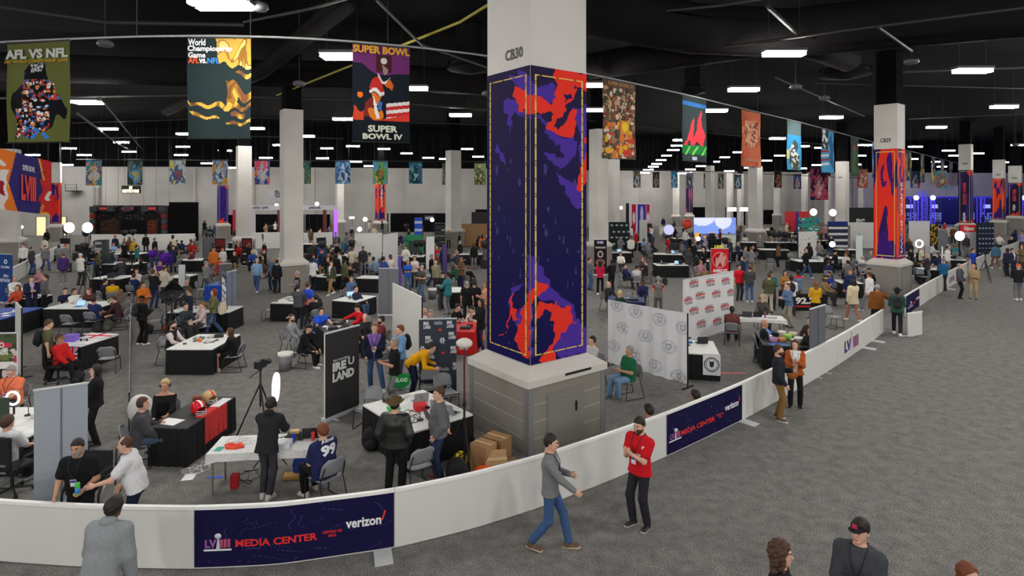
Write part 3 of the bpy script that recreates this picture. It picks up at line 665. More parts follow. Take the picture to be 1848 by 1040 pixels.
def pedestal(root, axes, c0, w, o=.33, z=1.73):
    ex, ey = axes; q = c0 - ex * o - ey * o; W_ = (w[0] + 2 * o, w[1] + 2 * o); e = .05
    blk = column_solid(root, axes, q + (ex + ey) * e, (W_[0] - 2 * e, W_[1] - 2 * e), 0, z - .33, 'pedestal', PED)
    ring = lambda p, d, zz: [(*(p - ex * d - ey * d).xy, zz), (*(p + ex * (w[0] + d) - ey * d).xy, zz), (*(p + ex * (w[0] + d) + ey * (w[1] + d)).xy, zz), (*(p + ey * (w[1] + d) - ex * d).xy, zz)]
    vs = ring(c0, o, z - .34) + ring(c0, o, z - .2) + ring(c0, .03, z); fs = [(3, 2, 1, 0), (8, 9, 10, 11)]
    for r in (0, 4): fs += [(r + i, r + (i + 1) % 4, r + 4 + (i + 1) % 4, r + 4 + i) for i in range(4)]
    MB().add(vs, fs).build('pedestal_cap', CAPM, root)
    for a, b in ((0, 0), (1, 0), (0, 1), (1, 1)):
        g = q + ex * (W_[0] * a) + ey * (W_[1] * b); d = .12; s1, s2 = (1 - 2 * a), (1 - 2 * b); mb = MB()
        for f, g2, t in ((ex * s1, ey * s2, 0), (ey * s2, ex * s1, 0)):
            a0 = g + (ex * s1 + ey * s2) * (e - .012); p0, p1 = a0, a0 + f * d; mb.add([(*p0.xy, 0), (*p1.xy, 0), (*(p1 + g2 * .01).xy, 0), (*(p0 + g2 * .01).xy, 0), (*p0.xy, z - .34), (*p1.xy, z - .34), (*(p1 + g2 * .01).xy, z - .34), (*(p0 + g2 * .01).xy, z - .34)], [(0, 1, 5, 4), (1, 2, 6, 5), (2, 3, 7, 6), (3, 0, 4, 7), (4, 5, 6, 7)])
        mb.build('corner_guard', GUARD, root)
# the tall wrapped column in the middle
ex, ey = Vector((.797, .604, 0)), Vector((-.604, .797, 0)); C0 = Vector((.378, 12.2, 0)); CW = (1.60, 1.55)
big = empty('support_column', (0, 0, 0)); tag(big, 'tall grey column wrapped in navy, purple and red print with gold frames, marked CB30', 'column', None, 'thing')
land(970, 400, 'the tall wrapped column'); land(970, 760, 'the grey block pedestal')
column_solid(big, (ex, ey), C0, CW, 1.7, 12.49, 'shaft', CONC); pedestal(big, (ex, ey), C0, CW)
text('CB30', INK, big, C0 + ey * .86 - ex * .012 + Vector((0, 0, 8.16)), -ey, (0, 0, 1), .62, .24, .03)
CA = lambda L: [(860 + x * .2884, 100 + y * .2884) for x, y in L]; CBt = lambda L: [(860 + x * .3077, 380 + y * .3077) for x, y in L]
PAT = [(PUR, CA([(170, 280), (210, 260), (250, 300), (300, 370), (330, 400), (400, 370), (450, 450), (510, 510), (560, 520), (620, 510), (625, 620), (560, 690), (490, 695), (440, 650), (420, 600), (470, 600), (500, 640), (550, 640), (510, 560), (460, 520), (400, 400), (340, 395), (280, 370), (240, 350), (215, 440), (205, 500), (200, 400), (175, 350)])),
       (PUR, CA([(200, 130), (310, 100), (380, 200), (480, 170), (500, 280), (430, 300), (300, 240), (240, 195)])), (PUR, CA([(125, 560), (150, 600), (175, 650), (155, 660), (130, 600)])),
       (PUR, CA([(490, 735), (545, 780), (620, 800), (660, 860), (655, 950), (620, 955), (570, 880), (545, 820)])), (PUR, CA([(600, 340), (640, 330), (695, 300), (695, 700), (640, 660), (650, 500)])),
       (RED, CA([(235, 205), (300, 225), (370, 260), (420, 270), (470, 300), (495, 260), (500, 180), (485, 130), (500, 85), (560, 90), (700, 120), (700, 225), (650, 200), (620, 190), (610, 260), (560, 330), (530, 390), (490, 430), (500, 460), (545, 440), (590, 345), (625, 350), (620, 440), (600, 520), (560, 510), (500, 500), (430, 455), (450, 410), (490, 380), (440, 350), (400, 365), (360, 360), (320, 380), (300, 340), (290, 360), (260, 330), (240, 270)])),
       (RED, CA([(700, 600), (700, 770), (650, 850), (625, 830), (640, 750), (670, 660)])), (RED, CA([(680, 525), (700, 520), (700, 580), (675, 550)])), (NAVY, CA([(545, 240), (590, 230), (600, 260), (560, 300), (545, 270)])),
       (PUR, CBt([(300, 270), (330, 265), (400, 360), (440, 450), (480, 500), (560, 540), (600, 660), (655, 700), (655, 830), (480, 870), (440, 760), (520, 640), (500, 560), (420, 520), (370, 530), (340, 470), (300, 520), (300, 380)])),
       (PUR, CBt([(200, 450), (280, 430), (215, 480), (200, 580), (190, 560)])), (PUR, CBt([(225, 600), (330, 520), (330, 860), (240, 800)])),
       (RED, CBt([(300, 500), (350, 430), (400, 425), (430, 455), (400, 480), (370, 480), (340, 530), (320, 580), (320, 690), (300, 760), (320, 800), (310, 850), (290, 860), (250, 820), (230, 760), (230, 690), (260, 640), (280, 560)])),
       (RED, CBt([(370, 545), (430, 540), (460, 560), (470, 520), (490, 570), (545, 565), (575, 660), (520, 690), (480, 750), (460, 800), (460, 890), (370, 910), (400, 830), (440, 760), (470, 690), (430, 650), (450, 600), (400, 580), (370, 640), (350, 640), (345, 580)])),
       (RED, CBt([(120, 735), (170, 720), (195, 600), (205, 480), (215, 490), (212, 560), (250, 640), (220, 650), (200, 620), (175, 700), (150, 735)])), (NAVY, CBt([(390, 600), (440, 610), (430, 650), (395, 660)]))]
ZB, ZT = 1.74, 7.95
def frame_lines(im, mx=.075, my=.028, t=(.022, .0055), c=GOLD):
    X, Y = im.X, im.Y; fx = (X > mx) & (X < 1 - mx); fy = (Y > my) & (Y < 1 - my); inn = (X > mx + t[0]) & (X < 1 - mx - t[0]) & (Y > my + t[1]) & (Y < 1 - my - t[1])
    return im.put(fx & fy & ~inn, c)
def wrap_face(o, d, w, name):
    im = Img(72, 250, (30, 24, 74)); gx = im.X; z = ZT + (ZB - ZT) * im.Y; PX = o.x + d.x * w * gx; PY = o.y + d.y * w * gx
    U = U0 + PX * F / PY; V = VH + (H - z) * F / PY; im.a[:] = np.array((38, 30, 64)) * (1 - im.Y[..., None]) + np.array((20, 17, 76)) * im.Y[..., None]  # navy greyed towards the top: light on the wrap put into its colour
    r = np.random.RandomState(3); dx = sum(np.sin(V / a + U / b + c) for a, b, c in r.uniform(2.2, 9, (5, 3))) * 1.1; dy = sum(np.sin(U / a - V / b + c) for a, b, c in r.uniform(2.2, 9, (5, 3))) * 1.1
    for c, pts in PAT: im.poly(pts, c, (U + dx, V + dy))
    im.specks(26, [(66, 60, 120)], 0, .3, 1, .98, .004, .03); frame_lines(im)
    g = ((np.sin(V * 1.35) > .86) & (np.abs(im.a - np.array(GOLD)).sum(-1) < 2)); im.put(g, (120, 92, 40))
    return sheet(name, im, (*o.xy, ZT), (*(o + d * w).xy, ZT), (*o.xy, ZB), None, big)
n_l = -ex * .014; n_r = -ey * .014
wrap_face(C0 + ey * CW[1] + n_l, -ey, CW[1], 'printed_wrap'); wrap_face(C0 + n_r, ex, CW[0], 'printed_wrap')
im = Img(80, 40, (130, 125, 117))
for j in range(4): im.rect(0, j * .25, 1, j * .25 + .018, (150, 146, 138)); [im.rect(x, j * .25, x + .006, j * .25 + .25, (120, 116, 108)) for x in np.arange(.1 * (j % 2), 1, .25)]
PO = C0 - (ex + ey) * .278
for o, d, w in ((PO + ey * (CW[1] + .556) - ex * .004, -ey, CW[1] + .556), (PO - ey * .004, ex, CW[0] + .556)):
    sheet('block_facing', im, (*(o + d * .14).xy, 1.385), (*(o + d * (w - .14)).xy, 1.385), (*(o + d * .14).xy, .005), None, big)
q = PO - ey * .012; Mx = Matrix((ex, ey, Vector((0, 0, 1)))).transposed()
dr = MB().box(q + ex * 1.0 + Vector((0, 0, .62)), (1.02, .03, 1.12), M=Mx).build('cabinet_door', plain((122, 118, 112)), big)
MB().box(q + ex * 1.28 - ey * .03 + Vector((0, 0, .78)), (.035, .03, .2), M=Mx).build('door_handle', BLACK, dr); MB().ball(q + ex * .95 - ey * .02 + Vector((0, 0, 1.06)), .022).build('lock', CHROME, dr)
MB().box(C0 - ey * .335 + ex * 1.05 + Vector((0, 0, 1.50)), (.75, .012, .05), M=Mx).build('vent_slot', BLACK, big)
def wrap_img(bg, kind, seed, n=(40, 130)):
    im = Img(*n, bg)
    if kind == 'red': im.fluid([(60, 30, 100), (46, 26, 84)], 2.2, seed, (.55, .8)); im.ell(.55, .25, .33, .13, (60, 30, 110), im.warp(.06, 4, seed)); im.ell(.55, .24, .16, .07, RED, im.warp(.05, 4, seed + 1)); im.poly([(.1, 1), (.2, .82), (.5, .74), (.9, .86), (1, 1)], (58, 30, 110), im.warp(.03, 4, seed))
    elif kind == 'navy': im.fluid([(60, 44, 120)], 2.4, seed, (.75,)); im.ell(.9, .05, .2, .05, RED); im.ell(.5, 1.0, .55, .05, RED, im.warp(.05, 4, seed))
    elif kind == 'dark': im.fluid([(90, 60, 140), (200, 60, 60)], 2.5, seed, (.5, .95))
    return frame_lines(im, .1, .02, (.035, .008), GOLD if kind != 'dark' else (120, 100, 90))
def column(u, vb, w, vt, label, wrap=None, mark=None, ped=True, lands=None):
    """u: middle of the column; vb: foot of the shaft; w: its width as seen, in metres; vt: top of the grey paint"""
    y = min((H - 1.73) * F / (vb - VH), wally(u) - 3.2); x = (u - U0) * y / F; al = 35 + math.degrees((u - U0) / F); al = (al + 45) % 90 - 45; w = w / (abs(math.sin(R(al))) + math.cos(R(al))); d = w
    a = R(al) - math.atan((u - U0) / F); ex = Vector((math.cos(a), math.sin(a), 0)); ey = Vector((-math.sin(a), math.cos(a), 0)); sh = (ex + ey) * (w / 2); yn = max((ex * p_ + ey * q_).y for p_ in (-w / 2, w / 2) for q_ in (-w / 2, w / 2)); x *= (y + yn) / y
    zt = H + (VH - vt) * y / F; r = empty('support_column', (x, y + yn, 0)); c0 = -sh; tag(r, label, 'column', None, 'thing')
    column_solid(r, (ex, ey), c0, (w, d), 1.7 if ped else 0, zt, 'shaft', CONC); column_solid(r, (ex, ey), c0 + (ex + ey) * .08, (w - .16, d - .16), zt, 12.49, 'dark_upper_shaft', CEIL)
    if ped: pedestal(r, (ex, ey), c0, (w, d), min(.34, w * .26))
    if mark: text(mark, INK, r, c0 - ey * .012 + ex * (.28 * w) + Vector((0, 0, H + (VH - mark_v(vt, mark)) * y / F)), ex, (0, 0, 1), w * .45, w * .2, .03)
    if wrap:
        kind, bg, v0, v1, writing, seed = wrap; z1 = H + (VH - v0) * y / F; z0 = max(1.74, H + (VH - v1) * y / F)
        for o, dd, ww, sd in ((c0 - ey * .015, ex, w, 0), (c0 + ex * (w + .015), ey, d, 1), (c0 + ey * d - ex * .015, -ey, d, 2)):
            sheet('printed_wrap', wrap_img(bg, kind, seed + sd), (*o.xy, z1), (*(o + dd * ww).xy, z1), (*o.xy, z0), None, r)
            for wr, t0, t1, col in writing.get(sd, ()):
                zz = z1 + (z0 - z1) * t0; nrm = Vector((-dd.y, dd.x, 0)) * -1; text(wr, plain(col), r, Vector((*(o + dd * ww * .36 + nrm * .006).xy, zz)), (0, 0, -1), dd, (z1 - z0) * (t1 - t0), ww * .27, .03)
    if lands: land(u, (vb + vt) / 2, lands)
    return r, y
def mark_v(vt, mark): return {'CB29': 256, 'CB28': 297, 'CB27': 317, 'CB26': 323, 'CB47': 284, 'CB42': 304, 'CB31': 322}.get(mark, vt + 20)
column(526, 468, 1.17, 196, 'plain grey column nearest the purple poster banner, on a broad block pedestal', lands='the plain column')
column(440, 427, 1.12, 263, 'plain grey column beyond the gold and black banner, white sponsor arch behind it', lands='the grey column by the arch')
column(818, 412, 1.45, 271, 'grey column with a small dark camera near its top, beside the wood studio desk', lands='the column by the wood desk')
column(1080, 437, 1.3, 232, 'grey column marked CB47 just behind the tall wrapped column', mark='CB47', lands='the CB47 column')
column(1107, 410, 1.2, 287, 'slim grey column standing behind the one marked CB47', ped=False)
column(1281, 393, 1.1, 299, 'distant grey column between two small poster banners, black drape at its foot', lands='the distant grey column')
column(1363, 413, 1.25, 300, 'grey column marked CB42 below the orange poster banner', mark='CB42', lands='the CB42 column')
column(1520, 402, 1.3, 291, 'grey column left of the black boxing style booth wall', mark='CB31', lands='the column by the black booth')
column(613, 393, .95, 300, 'far pale column behind the white sponsor arch', lands=None)
column(14, 430, 1.6, 268, 'grey column behind the wide red and orange game banner', lands='the column by the wide banner')
column(1605, 469, 1.38, 186, 'wrapped red column marked CB29 with purple figure print and upright lettering', ('red', RED, 268, 470, {1: [('SUPER·BOWL', .3, .98, (226, 200, 190))]}, 11), 'CB29', lands='the red wrapped column')
column(1743, 403, 1.25, 260, 'navy wrapped column marked CB28 with red upright lettering', ('navy', (40, 34, 74), 307, 405, {0: [('MEDIA CENTER', .24, .66, RED), ('verizon', .8, .98, (225, 225, 230))]}, 21), 'CB28', lands='the navy wrapped column')
column(1803, 397, 1.2, 288, 'orange red wrapped column marked CB27 near the blue stage', ('red', (226, 70, 40), 322, 402, {}, 31), 'CB27', lands='the orange wrapped column')
column(1832, 390, 1.45, 299, 'dark navy wrapped column marked CB26 at the blue stage end', ('navy', (36, 32, 62), 330, 392, {0: [('MEDIA CENTER', .2, .56, RED), ('verizon', .66, .84, (225, 225, 230))]}, 41), 'CB26', lands='the dark column')
column(101, 405, .95, 293, 'far red wrapped column next to the wide game banner', ('red', (214, 44, 40), 330, 404, {}, 51), lands='the far red column')
column(402, 403, 1.05, 296, 'far purple wrapped column beyond the black curtain booth', ('navy', (50, 34, 120), 334, 403, {}, 61), lands='the purple column')
column(686, 399, 1.15, 300, 'far red wrapped column with white lettering running down it', ('red', (226, 50, 44), 331, 398, {0: [('SUPER·BOWL', .04, .66, (240, 226, 214))]}, 71), lands='the far lettered red column')
column(1244, 386, .95, 310, 'far dark purple wrapped column among the right hand booths', ('dark', (44, 34, 64), 335, 384, {}, 81), lands='the dark purple column')
for u, vt in ((1220, 312), (1317, 312), (1336, 314), (1402, 312), (1452, 314), (1494, 318), (1555, 314)):
    column(u, 385, .9, vt, 'far slim pale column', ped=u in (1220, 1402), lands=None)
for o in [o for o in COL.objects if o.get('label') == 'far slim pale column']: later(o, 'far slim pale column', 'column', None, px(Vector((o.location.x, o.location.y, 6))))
# ------------------------------------------------------------------ the white barrier
bu = np.arange(-90, 1960, 4.0)
bv = np.interp(bu, [-90, 0, 150, 350, 500, 712, 850, 980, 1090, 1202, 1340, 1440, 1520, 1595, 1660, 1740, 1790, 1848, 1960], [1004, 1015, 1025, 1029, 1022, 991, 957, 916, 873, 826, 760, 704, 656, 601, 552, 502, 476, 449, 418])
kk = np.exp(-np.linspace(-2, 2, 41) ** 2); kk /= kk.sum(); bv = np.convolve(np.pad(bv, 20, 'reflect', reflect_type='odd'), kk, 'valid')
BH = .89
def bar(u, z, off=0.0):
    y = np.interp(u, bu, H * F / (bv - VH)); y2 = np.interp(u + 2, bu, H * F / (bv - VH)); x = (u - U0) * y / F; x2 = (u + 2 - U0) * y2 / F
    t = Vector((x2 - x, y2 - y, 0)).normalized(); n = Vector((t.y, -t.x, 0)); return Vector((x, y, z)) + n * off
BWHITE = plain((214, 213, 208), .45); CAPW = plain((236, 236, 232), .4)
def strip(us, z0, z1, o0, o1, m, name, parent):
    vs = []; n = len(us)
    for u in us: vs += [bar(u, z0, o0), bar(u, z1, o0), bar(u, z1, o1), bar(u, z0, o1)]
    fs = [(0, 1, 2, 3), (4 * n - 1, 4 * n - 2, 4 * n - 3, 4 * n - 4)]
    for i in range(n - 1):
        for j in range(4): fs.append((4 * i + j, 4 * i + 4 + j, 4 * i + 4 + (j + 1) % 4, 4 * i + (j + 1) % 4))
    return MB().add(vs, fs).build(name, m, parent)
def bartext(body, u0, u1, z0, z1, m, parent, slant=0, bold=.03):
    v, f = text_mesh(body, bold); P = [bar(u0 + (u1 - u0) * a + 0, z0 + (z1 - z0) * b, .006) for a, b, _ in v]
    me = bpy.data.meshes.new('lettering'); me.from_pydata(P, [], f); return new('lettering', me, m, parent)
REDT = plain((228, 44, 40)); LAV = plain((150, 90, 160)); SIL = plain((206, 206, 212))
def barrier(u0, u1, label, sign=None, feet=(), emblem=None):
    r = empty('barrier_section', (0, 0, 0)); us = np.linspace(u0 + .4, u1 - .4, max(3, int((u1 - u0) / 14)))
    strip(us, .012, BH - .045, 0, -.035, BWHITE, 'panel', r); strip(us, BH - .045, BH, .012, -.05, CAPW, 'top_rail', r)
    if sign:
        im = Img(int((u1 - u0) * .6), 70, (25, 22, 62)); rr = np.random.RandomState(int(u0)); X, Y = im.warp(.03, 4, 9)
        for _ in range(26):
            cx, cy, a = rr.uniform(0, 1), rr.uniform(0, 1), rr.uniform(-1, 1); L = rr.uniform(.02, .07)
            dx, dy = (X - cx), (Y - cy) * .3; m = (np.abs(dx * math.sin(a) - dy * math.cos(a)) < .0011) & (np.abs(dx * math.cos(a) + dy * math.sin(a)) < L); im.put(m, (66, 64, 120))
        a = im.a; ny, nx = a.shape[:2]; gu = np.linspace(u0 + 1, u1 - 1, nx + 1); P = [bar(u, BH - .047 + (.03 - BH + .047) * j / ny, .004) for j in range(ny + 1) for u in gu]
        i = np.arange(nx * ny); q = (i // nx) * (nx + 1) + i % nx; me = bpy.data.meshes.new('sign_print'); me.from_pydata(P, [], np.stack([q, q + nx + 1, q + nx + 2, q + 1], 1).tolist())
        col = me.color_attributes.new('Col', 'FLOAT_COLOR', 'CORNER'); g = np.ones((nx * ny, 4, 4)); g[..., :3] = lin(a).reshape(-1, 1, 3); col.data.foreach_set('color', g.reshape(-1)); new('sign_print', me, printed(), r)
        e = sign; bartext('MEDIA CENTER', e[0], e[1], .30, .405, REDT, r); bartext('CENTRO DE', e[2], e[2] + (e[3] - e[2]), .37, .41, REDT, r); bartext('MEDIOS', e[2] + (e[3] - e[2]) * .3, e[2] + (e[3] - e[2]) * .7, .315, .352, REDT, r)
        bartext('verizon', e[4], e[5], .40, .54, WHT, r); bartext('✓' if False else '/', e[5], e[5] + (e[5] - e[4]) * .14, .46, .60, REDT, r)
        emblem = (e[6], e[7], .27, .52, False)
    if emblem:                                      # roman numeral emblem with a trophy between the letters
        a, b, z0, z1, dark = emblem; w = b - a; zz = z0 + (z1 - z0) * .6; mm = plain((60, 40, 120)) if dark else LAV; m2 = plain((150, 70, 120)) if dark else plain((180, 80, 110))
        bartext('LV', a, a + w * .46, z0 + .03, zz, mm, r, bold=.05); bartext('III', a + w * .58, b, z0 + .03, zz, m2, r, bold=.05)
        P = lambda x, z, o=.012: bar(a + w * x, z, o); c = P(.52, z1 - .05)
        MB().add([P(.44, z0), P(.60, z0), P(.56, z1 - .09), P(.50, z1 - .09)], [(0, 1, 2, 3)]).build('trophy_stand', SIL, r); MB().ball(c, (.05, .018, .038), 12).build('trophy_ball', SIL, r, True); strip(np.linspace(a - 2, b + 2, 6), z0 - .012, z0 + .012, .008, .0, WHT if not dark else SIL, 'emblem_base', r)
    for u in feet: c = bar(u, .012, .16); t = (bar(u + 3, 0) - bar(u, 0)).normalized(); MB().box(c, (.26, .42, .02), math.atan2(t.y, t.x)).build('foot_plate', plain((196, 197, 198)), r)
    tag(r, label, 'barrier', 'white barrier sections'); return r
barrier(-90, 350, 'curved plain white barrier section that the man in the knit coat leans over')
barrier(350, 712, 'navy signed barrier section with large MEDIA CENTER lettering, the longer one', (425, 573, 582, 617, 624, 688, 370, 416), feet=(690,)); land(530, 960, 'the long navy sign')
barrier(712, 982, 'blank white barrier section between the long navy sign and the man in grey', feet=()); barrier(982, 1202, 'blank white barrier section behind the man in the red jersey')
barrier(1202, 1340, 'shorter navy signed barrier section beyond the red jersey man', (1229, 1290, 1293, 1306, 1308, 1332, 1209, 1227), feet=(1338,)); land(1270, 755, 'the short navy sign')
barrier(1340, 1440, 'blank white barrier section behind the couple in black and orange jackets'); barrier(1440, 1510, 'white barrier section between the orange jacket woman and the roman numeral emblem')
barrier(1510, 1573, 'white barrier section carrying the large purple roman numeral emblem', emblem=(1524, 1549, .2, .86, True), feet=(1558,)); barrier(1573, 1595, 'narrow white barrier end piece at the gate opening', feet=(1575,))
barrier(1634, 1660, 'small navy barrier panel just beyond the open gate', (1648, 1652, 1652, 1653, 1653, 1659, 1640, 1646)); barrier(1660, 1712, 'white barrier section past the gate, plain', ()); barrier(1712, 1738, 'white barrier section with a small emblem behind the man in the grey blazer', emblem=(1714, 1722, .2, .75, True), feet=(1709,))
barrier(1738, 1790, 'white barrier section behind the camera tripod in the aisle'); barrier(1790, 1845, 'farthest white barrier section near the right hand stage')
g = empty('barrier_gate', at(1651, 607)); MB().box((0, 0, .43), (.04, .8, .82), R(-65)).build('gate_panel', BWHITE, g); MB().box((0, 0, .86), (.06, .84, .05), R(-65)).build('top_rail', CAPW, g); MB().box((-.3, .0, .01), (.5, .12, .02)).build('foot_plate', plain((190, 190, 192)), g)
tag(g, 'open white gate panel swung out by the person in the black hat', 'gate'); land(1640, 570, 'the open gate')
# second low white wall along the left aisle and across the back
def low_wall(p, q, h, label, uv, m=None, th=.06):
    a, b = Vector(p), Vector(q); c = (a + b) / 2; d = b - a; r = empty('low_partition', (c.x, c.y, 0)); rz = math.atan2(d.y, d.x)
    MB().box((0, 0, h / 2), (d.length, th, h), rz).build('panel', m or BWHITE, r); MB().box((0, 0, h + .02), (d.length, th + .03, .04), rz).build('top_rail', CAPW, r); later(r, label, 'partition', None, uv); return r
for i, (u0, v0, u1, v1) in enumerate(((18, 514, 72, 482), (72, 482, 122, 455))): low_wall(at(u0, v0), at(u1, v1), .85, 'low white partition along the left aisle', ((u0 + u1) / 2, (v0 + v1) / 2))
for u0, v0, u1, v1, h in ((165, 452, 262, 452, 1.35), (262, 452, 352, 450, 1.35), (430, 450, 505, 448, 1.4), (548, 450, 600, 448, 1.4), (772, 452, 800, 450, 1.1), (1190, 424, 1215, 424, .9), (1640, 432, 1700, 428, .9), (1700, 428, 1760, 424, 1.0)):
    low_wall(at(u0, v0), at(u1, v1), h, 'low white partition across the back booths', ((u0 + u1) / 2, (v0 + v1) / 2))
# ------------------------------------------------------------------ the cable and its poster banners
wu = [-70, 0, 130, 260, 400, 530, 640, 760, 883, 1062, 1146, 1240, 1340, 1446, 1581, 1660, 1732, 1765, 1800]; wv = [80, 76, 70, 65.5, 64.5, 68, 75, 86, 101, 133, 151, 171, 196, 221, 258, 277, 296, 303, 309]
wy = [min((9.7 - H) * F / (VH - v), 40 + .17 * (u - 1400)) if u > 1400 else (9.7 - H) * F / (VH - v) for u, v in zip(wu, wv)]
def wire(u, off=0):
    s = np.linspace(u - 40, u + 40, 9); v = float(np.mean(np.interp(s, wu, wv))); y = float(np.mean(np.interp(s, wu, wy))); return dep(u, v, y + off)
cab = MB().tube([wire(u) for u in range(-60, 1790, 12)], .03, 6).build('banner_cable', mat('pale_cable', (170, 170, 172), .5)); tag(cab, 'long pale cable that carries the poster banners across the hall', 'cable')
for u in (247, 452, 700, 1058, 1367, 1500): 
    p = wire(u); o = MB().cyl(p, (p.x, p.y, 12.5), .014, n=5).build('hanger_wire', PIPEM); later(o, 'thin wire holding up the banner cable', 'wire', None, (u, 40))
def poster(pal, seed, n=(46, 76), figure=True, title=None):
    pal = [tuple(int(c * .72 + sum(q) / 3 * .2) for c in q) for q in pal]; im = Img(*n, pal[0]); im.fluid(pal[1:3], 2.6, seed, (-.1, .5)); w = im.warp(.05, 4, seed)
    if figure: im.ell(.5, .30, .13, .09, pal[3], w); im.poly([(.28, .42), (.72, .40), (.82, .7), (.62, .95), (.4, .95), (.2, .72)], pal[3], w); im.poly([(.4, .5), (.66, .5), (.6, .8), (.44, .8)], pal[4], w)
    im.specks(30, [pal[4], pal[3], pal[2]], .05, .2, .95, .95, .01, .05, seed); im.rect(0, 0, 1, .05, pal[0])
    if title: im.rect(.1, .86, .9, .94, title)
    return im
def banner(u0, u1, vb, im, label, writing=(), hem=True):
    a, b = wire(u0), wire(u1); a.z -= .04; b.z -= .04; hgt = (vb - px(a)[1]) * a.y / F; r = empty('poster_banner', (a + b) / 2); o = (a + b) / 2; d = (b - a); ph = u0 * .1
    dr = lambda gx, gy: .03 * gy * np.sin(gx * 9 + ph) + .02 * np.sin(gy * 6 + gx * 3 + ph)
    sheet('printed_cloth', im, a - o, b - o, a - o - Vector((0, 0, hgt)), None, r, dr); e = Vector((d.x, d.y, 0)).normalized(); L = d.length
    MB().cyl(a - o, b - o, .035, n=8).build('top_sleeve', plain((60, 60, 58)), r); MB().cyl(a - o - Vector((0, 0, hgt)), b - o - Vector((0, 0, hgt)), .02, n=6).build('bottom_bar', BLACK, r)
    for body, x0, x1, t0, t1, c, *sl in writing:
        text(body, plain(c), r, (a - o) + d * x0 - Vector((0, 0, hgt * t1)) + Vector((e.y, -e.x, 0)) * .06, d, (0, 0, 1), L * (x1 - x0), hgt * (t1 - t0), sl[0] if sl else .03)
    tag(r, label, 'banner', 'poster banners on the cable'); land((u0 + u1) / 2, px(o)[1] + 40, None) if 0 else None; return r
OL = (92, 96, 50)
im = Img(90, 150, OL); w = im.warp(.02, 4, 5); K = (16, 18, 22)
body = [(.11, .95), (.12, .52), (.26, .43), (.30, .42), (.27, .30), (.36, .22), (.47, .20), (.60, .24), (.63, .33), (.74, .38), (.78, .54), (.92, .64), (.90, .74), (.76, .76), (.70, .86), (.55, .9), (.42, .93)]
im.poly(body, K, w); msk = np.abs(im.a - np.array(K)).sum(-1) < 2
im.specks(330, [(196, 60, 44), (60, 100, 170), (206, 200, 196), (200, 120, 60), (40, 46, 80), (150, 60, 50), (220, 216, 210)], .14, .34, .82, .95, .012, .034, 4, msk & ((im.Y > .37) & (np.abs(im.X - .5) < .36)) & ~((im.X > .66) & (im.Y > .58)) & ~((im.X < .26) & (im.Y < .66)))
im.specks(40, [(200, 200, 200), (150, 150, 152)], .40, .21, .58, .3, .01, .02, 6, msk); im.specks(10, [(50, 120, 200)], .3, .84, .66, .95, .02, .04, 8)
banner(12, 127, 258, im, 'olive green poster banner with a crouching dark figure, hung at the cable start', [('AFL VS NFL', .01, .99, .075, .17, (186, 188, 180), .05), ('1967 WORLD CHAMPIONSHIP GAME', 0, .99, .178, .212, (176, 138, 30), .03)]); land(70, 165, 'the olive poster banner')
im = Img(84, 140, (32, 44, 46)); w = im.warp(.014, 6, 12); G1, G2, G3 = (196, 156, 66), (140, 100, 38), (226, 190, 110)
im.poly([(.42, -.02), (1.1, -.02), (1.1, .30), (.72, .30), (.6, .22), (.5, .26)], G1, w); im.fluid([G2, G3], 7, 4, (.25, .8), np.abs(im.a - np.array(G1)).sum(-1) < 2)
for pl in ([(.60, .42), (.70, .42), (.78, .5), (1.1, .55), (1.1, .62), (.8, .6), (.78, .66), (.62, .66)], [(-.05, .55), (.05, .64), (.3, .66), (1.1, .65), (1.1, .69), (.6, .71), (.3, .70), (.05, .67)], [(.03, .72), (.2, .77), (.5, .80), (.45, .82), (.1, .79)], [(.66, .74), (.9, .72), (.9, .78), (.7, .78)], [(.6, .82), (1.1, .84), (1.1, .87), (.7, .86)], [(.75, .36), (1.1, .33), (1.1, .38), (.8, .39)]): im.poly(pl, G1, w)
m_ = np.abs(im.a - np.array(G1)).sum(-1) < 2; im.fluid([G2, (110, 70, 40)], 8, 6, (.3, .9), m_ & (im.Y > .3))
banner(338, 453, 250, im, 'dark and gold poster banner with a stacked white title', [('World', .03, .30, .02, .085, (236, 236, 236)), ('Championship', .02, .72, .085, .155, (236, 236, 236)), ('Game', .03, .30, .15, .205, (236, 236, 236)), ('AFL', .03, .20, .205, .26, (226, 76, 30)), ('vs.', .20, .32, .215, .26, (236, 236, 236)), ('NFL', .33, .52, .205, .26, (50, 130, 220))]); land(395, 160, 'the gold poster banner')
im = Img(84, 140, (24, 28, 36)); w = im.warp(.02, 4, 3)
im.rect(0, 0, 1, .31, (108, 46, 104)); im.poly([(0, .19), (.15, .19), (.34, .28), (.5, .33), (.72, .29), (1, .28), (1, .8), (0, .8)], (24, 30, 40)); im.rect(.40, .1, .68, .28, (70, 32, 40)); im.ell(.54, .16, .055, .035, (206, 196, 190)); im.ell(.53, .23, .05, .04, (150, 130, 120), w)
for c, pl in (((190, 44, 40), [(.3, .36), (.5, .33), (.56, .46), (.36, .5), (.28, .44)]), ((214, 100, 36), [(.55, .36), (.66, .36), (.73, .45), (.70, .5), (.62, .44)]), ((222, 216, 212), [(.38, .31), (.5, .34), (.68, .33), (.58, .37), (.42, .35)]), ((222, 216, 212), [(.28, .47), (.55, .45), (.56, .49), (.3, .51)]), ((214, 110, 40), [(.32, .52), (.5, .5), (.44, .6), (.34, .6)]), ((200, 70, 40), [(0, .66), (.2, .66), (.2, .78), (0, .78)]), ((120, 40, 36), [(.2, .58), (.36, .56), (.52, .74), (.3, .78), (.2, .74)]), ((216, 120, 40), [(.26, .68), (.5, .66), (.54, .76), (.3, .77)]), ((60, 110, 190), [(.45, .56), (.52, .56), (.5, .66), (.45, .64)])): im.poly(pl, c, w)
